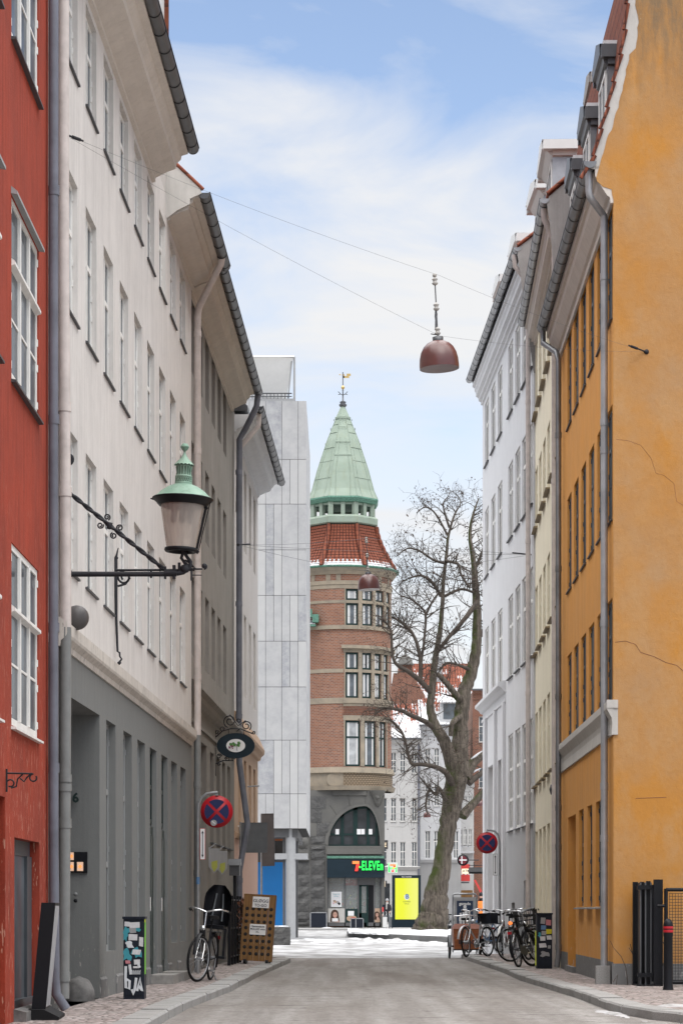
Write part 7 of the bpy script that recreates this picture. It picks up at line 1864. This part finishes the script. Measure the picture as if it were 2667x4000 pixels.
for x in (-w2_ - .08, w2_ - .06):
    w = MB(); n = 26; w.tube([(0, .255 * math.cos(2 * PI * i / n), .255 * math.sin(2 * PI * i / n)) for i in range(n)], .024, 7, closed=True); wo = w.obj('wheel', 'rubber', cb, (x, .3, .28))
    r_ = MB(); r_.tube([(0, .23 * math.cos(2 * PI * i / n), .23 * math.sin(2 * PI * i / n)) for i in range(n)], .012, 5, closed=True)
    for i in range(14): a = 2 * PI * i / 14; r_.tube([(0, 0, 0), (0, .23 * math.cos(a), .23 * math.sin(a))], .003, 3)
    r_.obj('rim', 'chrome', wo)
    g_ = MB(); g_.add([(x + d_, .3 + .30 * math.cos(R(a)), .28 + .30 * math.sin(R(a))) for a in range(0, 181, 20) for d_ in (-.035, .035)], [(2 * i, 2 * i + 1, 2 * i + 3, 2 * i + 2) for i in range(9)], 0, True); g_.obj('mudguard', 'zincd', cb)
w = MB(); n = 26; w.tube([(0, .33 * math.cos(2 * PI * i / n), .33 * math.sin(2 * PI * i / n)) for i in range(n)], .022, 7, closed=True); wo = w.obj('wheel', 'rubber', cb, (0, 1.9, .35))
m = MB(); m.tube([(-.30, .95, 1.02), (0, .88, 1.05), (.30, .95, 1.02)], .014, 6); m.tube([(0, .88, .6), (0, .88, 1.05)], .014, 6); m.obj('handlebar', 'chrome', cb)
m = MB(); m.tube([(0, 1.6, .35), (0, 1.6, .92)], .014, 6); m.box(-.09, .09, 1.48, 1.76, .92, .98); m.obj('saddle', 'rubber', cb)
# shop A-board with metal frame
pa = gnd(1818, 3560 + 1.05 * F / 60)
ab = thing('pavement_sign', 'metal framed pavement board with dark blue poster of white figures', 'pavement sign', (pa.x, 60.2, 0), R(0)); ab.rotation_euler = (R(-5), 0, R(2))
m = MB(); m.tube([(-.31, 0, 0), (-.31, 0, 1.44), (-.27, 0, 1.49), (.27, 0, 1.49), (.31, 0, 1.44), (.31, 0, 0)], .022, 8); m.tube([(-.31, 0, .28), (.31, 0, .28)], .018, 6); m.tube([(-.29, .02, 1.4), (-.33, .5, 0)], .018, 6); m.tube([(.29, .02, 1.4), (.33, .5, 0)], .018, 6); m.obj('frame', 'steel', ab)
b = MB().box(-.27, .27, -.012, .012, .30, 1.40).obj('board', 'concrete', ab)
n_ = paint('navy_poster', (.020, .040, .085, 1))
m = MB(); m.box(-.205, .205, -.02, -.013, .62, 1.31); m.box(-.205, .205, -.02, -.013, .45, .57); m.box(-.205, .205, -.02, -.013, .33, .42); m.obj('poster', n_, b)
text('lettering', 'ganade', .105, 'signwhite', b, (0, -.024, 1.235), bold=.003)
m = MB()
def fig(x, z, s_):
    m.disc((x, -.024, z + .30 * s_), .045 * s_, n=12); m.poly([(x - .07 * s_, -.024, z), (x + .07 * s_, -.024, z), (x + .055 * s_, -.024, z + .25 * s_), (x - .055 * s_, -.024, z + .25 * s_)]); m.poly([(x - .055 * s_, -.024, z), (x - .01 * s_, -.024, z), (x - .015 * s_, -.024, z - .14 * s_), (x - .05 * s_, -.024, z - .14 * s_)]); m.poly([(x + .01 * s_, -.024, z), (x + .055 * s_, -.024, z), (x + .05 * s_, -.024, z - .14 * s_), (x + .015 * s_, -.024, z - .14 * s_)])
fig(-.11, .80, .6); fig(.0, .86, 1.0); fig(.11, .80, .7)
m.obj('white_figures', 'signwhite', b); text('lettering', 'VARME TIL VINTER', .045, 'signwhite', b, (0, -.024, .51)); text('lettering', 'TILBUD', .05, 'signwhite', b, (-.08, -.024, .375))
# digital advertising screen
ka = at(1531, 3625, 128.0); kb_ = at(1643, 3420, 128.0); w = kb_.x - ka.x; h = kb_.z - ka.z
ks = thing('advertising_screen', 'tall black advertising pillar with bright yellow screen left of the tree', 'advertising screen', (ka.x + w / 2, 128, ka.z))
m = MB(); m.box(-w / 2, w / 2, 0, .28, 0, h); m.box(-w / 2 - .02, w / 2 + .02, -.02, .30, 0, .42); 
for i in range(4): m.box(-w / 2 - .02, w / 2 + .02, -.03, .0, .06 + i * .09, .10 + i * .09)
m.obj('case', 'navy', ks)
hz3 = lambda y: CH + (HY - y) / F * 128 - ka.z; lx3 = lambda px: (px - CX) / F * 128 - (ka.x + w / 2)
scr = MB().box(lx3(1543), lx3(1633), -.02, -.0, hz3(3593), hz3(3432)).obj('screen', 'screen', ks)
lb = text('lettering', 'B', .34, 'stickb', scr, (lx3(1590), -.03, hz3(3504)), bold=.012)
m = MB(); m.disc((lx3(1589), -.024, hz3(3506)), .15, rx=.14); m.poly([(lx3(1577), -.025, hz3(3500)), (lx3(1587), -.025, hz3(3497)), (lx3(1584), -.025, hz3(3508))]); m.obj('emblem', 'litwhite', scr)
text('lettering', 'SOMMER', .105, 'foliage', scr, (lx3(1588), -.03, hz3(3524))); text('lettering', 'SALG', .105, 'foliage', scr, (lx3(1588), -.03, hz3(3532))); text('lettering', 'BLÅ KIOSK', .11, 'signwhite', ks, (lx3(1588), -.03, hz3(3427)))

# ---------------------------------------------------------------- people
def person(label, loc, rz, top='parka', legs='signback', carry=True, hat='beanie'):
    t = thing('person', label, 'person', tuple(loc), rz)
    # front is -y
    J = [((0, 0, .95), .13), ((0, 0, 1.12), .135), ((0, -.01, 1.32), .155), ((0, 0, 1.44), .10), ((0, -.005, 1.50), .05), ((0, -.02, 1.56), .062), ((0, -.03, 1.63), .082), ((0, -.02, 1.70), .07)]
    E = [(0, 1), (1, 2), (2, 3), (3, 4), (4, 5), (5, 6), (6, 7)]
    def chain(start, items):
        p = start
        for co, r in items: J.append((co, r)); E.append((p, len(J) - 1)); p = len(J) - 1
        return p
    for s_ in (-1, 1):
        st = .10 * s_
        chain(0, [((.10 * s_, -.0, .86), .10), ((.11 * s_, -.03 + st, .48), .062), ((.11 * s_, .02 + st * 1.4, .09), .042), ((.12 * s_, -.10 + st * 1.4, .04), .036)])
        if s_ > 0: el, ha = (.27, -.14, 1.12), (.24, -.30, 1.02)
        else: el, ha = (-.28, .0, 1.10), (-.27, -.06, .86)
        h = chain(2, [((.19 * s_, 0, 1.38), .075), (el, .055), (ha, .036)])
        d = (Vector(ha) - Vector(el)).normalized(); sd_ = d.cross(Vector((0, 1, .2))).normalized()
        pm = Vector(ha) + d * .07; h2 = chain(h, [(tuple(pm), .030)])
        for q, ln_ in ((-1.5, .06), (-.5, .075), (.5, .07), (1.5, .055)):
            a_ = pm + sd_ * .014 * q + d * .03; chain(h2, [(tuple(a_), .010), (tuple(a_ + d * ln_ * .6 + Vector((0, -.015, -.01))), .009)])
        chain(h, [(tuple(Vector(ha) + sd_ * .035 + d * .03), .011), (tuple(Vector(ha) + sd_ * .05 + d * .065), .010)])
    me = bpy.data.meshes.new('body'); me.from_pydata([j[0] for j in J], E, []); me.update()
    tmp = bpy.data.objects.new('tmp', me); COL.objects.link(tmp)
    sk_ = tmp.modifiers.new('s', 'SKIN'); sv_ = me.skin_vertices[0].data if me.skin_vertices else None
    if sv_ is None:
        me.attributes.new; 
    for i, j in enumerate(J): sv_[i].radius = (j[1], j[1])
    sv_[0].use_root = True
    sb_ = tmp.modifiers.new('u', 'SUBSURF'); sb_.levels = 2; sb_.render_levels = 2
    dg = bpy.context.evaluated_depsgraph_get(); bm_ = bpy.data.meshes.new_from_object(tmp.evaluated_get(dg)); bpy.data.objects.remove(tmp)
    bm_.materials.clear()
    for k_ in ('skin', top, legs, 'rubber'): bm_.materials.append(M[k_])
    for p in bm_.polygons:
        c = p.center; p.use_smooth = True
        p.material_index = 0 if (c.z > 1.53) else (3 if c.z < .11 else (2 if c.z < .80 and abs(c.x) < .22 else 1))
        if (c.z < 1.04 and c.x > .19 and c.y < -.29) or (c.z < .86 and c.x < -.21): p.material_index = 0
    link('body', bm_, t)
    m = MB(); m.lathe([(.088, 1.655), (.097, 1.67), (.096, 1.72), (.075, 1.775), (.03, 1.80), (.022, 1.82), (.0, 1.845)], 16, (0, -.022, 0)); m.obj('knitted_hat', hat, t)
    m = MB(); m.lathe([(.075, 1.46), (.095, 1.50), (.09, 1.55), (.06, 1.57)], 14, (0, -.01, 0)); m.box(-.03, .03, -.175, -.15, 1.15, 1.48); m.obj('scarf', 'verge' if top == 'parka' else 'rubber', t)
    m = MB(); m.lathe([(.17, .80), (.178, .95), (.165, 1.12), (.185, 1.32), (.14, 1.44)], 18, cap=False)
    m.v = [(x * 1.16, y * .86, z) for x, y, z in m.v]; m.obj('coat', top, t)
    m = MB()
    for s_ in (-1, 1): m.lathe([(0, -.008), (.008, 0), (0, .008)], 6, (.03 * s_, -.105, 1.645)); m.lathe([(0, -.02), (.012, 0), (0, .02)], 6, (.085 * s_, -.02, 1.63))
    m.box(-.022, .022, -.108, -.10, 1.585, 1.595); m.obj('face_features', 'hair', t)
    m = MB(); m.lathe([(0, -.02), (.014, -.01), (.008, .025)], 6, (0, -.115, 1.615)); m.obj('nose', 'skin', t)
    return t
pp = gnd(1512, 3560 + 1.05 * F / 145)
person('person in black coat and grey knitted hat wheeling suitcases beside the shop', (pp.x, 145, 0), R(-15))
m = MB(); sc = thing('backpack', 'red and dark blue backpack on the shoulder of the walking person', 'bag', (pp.x - .22, 145.0, 1.18))
MB().box(-.08, .10, -.10, .12, -.22, .25).obj('bag', 'cabinet', sc); MB().box(-.09, .0, -.11, -.09, -.2, .1).obj('red_pocket', 'redcloth', sc)
for i, (px, lab) in enumerate(((1503, 'pale suitcase left of the walking person'), (1526, 'grey upright suitcase right of the walking person'))):
    q = gnd(px, 3560 + 1.05 * F / 144.5); s_ = thing('suitcase', lab, 'suitcase', tuple(q), 0, 'suitcases of the walking person')
    m = MB(); m.box(-.13, .13, -.1, .1, .05, .68); m.obj('shell', 'canopy' if i == 0 else 'signback', s_); m = MB(); m.tube([(-.09, .05, .68), (-.09, .05, 1.02), (.09, .05, 1.02), (.09, .05, .68)], .012, 5); m.obj('handle', 'chrome', s_)
    
    for x in (-.08, .08): MB().tube([(x - .02, 0, .03), (x + .02, 0, .03)], .03, 8).obj('wheel', 'rubber', s_)
po = gnd(1884, 3560 + 1.05 * F / 96)
person('person in orange jacket half hidden behind the grey house corner', (at(1879, 3560, 96).x, 96, 0), R(160), top='orangevest', hat='black')

# ================================================================ snow
def snow_mound(name, fn, x0, x1, y0, y1, nx, ny, z, mat, hgt, seed, kind='stuff', thr=.0):
    from mathutils import noise as nz
    m = MB(); P = {}; 
    def hh(x, y): return fn(x, y) + .9 * nz.noise(Vector((x * .9 + seed, y * .35, seed))) + .5 * nz.noise(Vector((x * 2.7, y * 1.1 + seed, 1.7)))
    idx = {}
    for j in range(ny + 1):
        for i in range(nx + 1):
            x = x0 + (x1 - x0) * i / nx; y = y0 + (y1 - y0) * j / ny; v = hh(x, y)
            P[i, j] = (x, y, z + hgt * max(-.25, min(1.0, v * .8)) + .02 * nz.noise(Vector((x * 6, y * 4, seed))), v)
    for j in range(ny):
        for i in range(nx):
            q = [P[i, j], P[i + 1, j], P[i + 1, j + 1], P[i, j + 1]]
            if max(a[3] for a in q) > thr: m.add([a[:3] for a in q], [(0, 1, 2, 3)], 0, True)
    o = m.obj(name, mat); o['kind'] = kind; return o
isl = [at(1372, 3663, 103.0), at(1500, 3668, 96), at(1765, 3686, 85.5)]
ix = [(.43, 103.5), (1.6, 98), (2.9, 91), (4.2, 85.5), (7.5, 83), (7.8, 119), (1.2, 121), (.25, 110)]
m = MB(); m.prism(ix, lambda p: (p[0], p[1], RZ - .02), lambda p: (p[0], p[1], .10)); structure(m.obj('island', 'farpave'))
m = MB(); edge_ = ix[-1:] + ix[:5]
for a, b in zip(edge_, edge_[1:]):
    d = Vector((b[0] - a[0], b[1] - a[1], 0)).normalized(); n_v = Vector((-d.y, d.x, 0))
    m.add([(a[0], a[1], RZ - .02), (b[0], b[1], RZ - .02), (b[0], b[1], .115), (a[0], a[1], .115), (a[0] + n_v.x * .3, a[1] + n_v.y * .3, .115), (b[0] + n_v.x * .3, b[1] + n_v.y * .3, .115)], [(0, 1, 2, 3), (3, 2, 5, 4)])
structure(m.obj('island_kerb', 'kerb'))
snow_mound('island_snow', lambda x, y: .55 if (x - .5) * 10 + (y - 102) > 0 and y < 118 and (y > 103.5 - (x - .43) * 4.6) else -2, .3, 7.6, 84, 119, 60, 60, .10, 'snowc', .10, 3.1)
def band_(x, y, y0, y1): 
    return .75 - 1.5 * abs((y - (y0 + y1) / 2) / ((y1 - y0) / 2))
snow_mound('ploughed_snow', lambda x, y: .55 - 1.5 * abs(y - (99.5 - (x - .6) * 4.4 - 4.5)) / 4.5 if x > .2 else -2, .0, 5.0, 74, 104, 70, 60, RZ - .01, 'snow', .22, 8.3, thr=-.05)
snow_mound('plaza_snow', lambda x, y: band_(x, y, 74, 108) - .45 - (.5 if x > 0 and y < 78 else 0) - (1.4 if abs(x - .55) < .35 else 0), -3.6, 4.2, 62, 112, 90, 90, RZ - .015, 'snowc', .06, 5.5, thr=.05)
snow_mound('shop_front_snow', lambda x, y: .3 - abs(x - .0) * .5 - abs(y - 147) * .9, -1.5, 1.6, 145.6, 148.6, 30, 12, .0, 'snowc', .16, 2.2)
snow_mound('gutter_snow', lambda x, y: .12 - 4.5 * abs(x - 3.20 + (y - 24) * .07), 2.2, 4.2, 24.6, 28.0, 50, 30, RZ - .004, 'snow', .05, 1.1, thr=.15)
snow_mound('pavement_snow', lambda x, y: .2 - 3.2 * abs(y - 26.2 - (x - 3.8) * .15), 3.35, 5.2, 25.0, 27.6, 50, 26, .0, 'snow', .06, 6.1, thr=.1)
for ob in list(COL.objects):
    pass
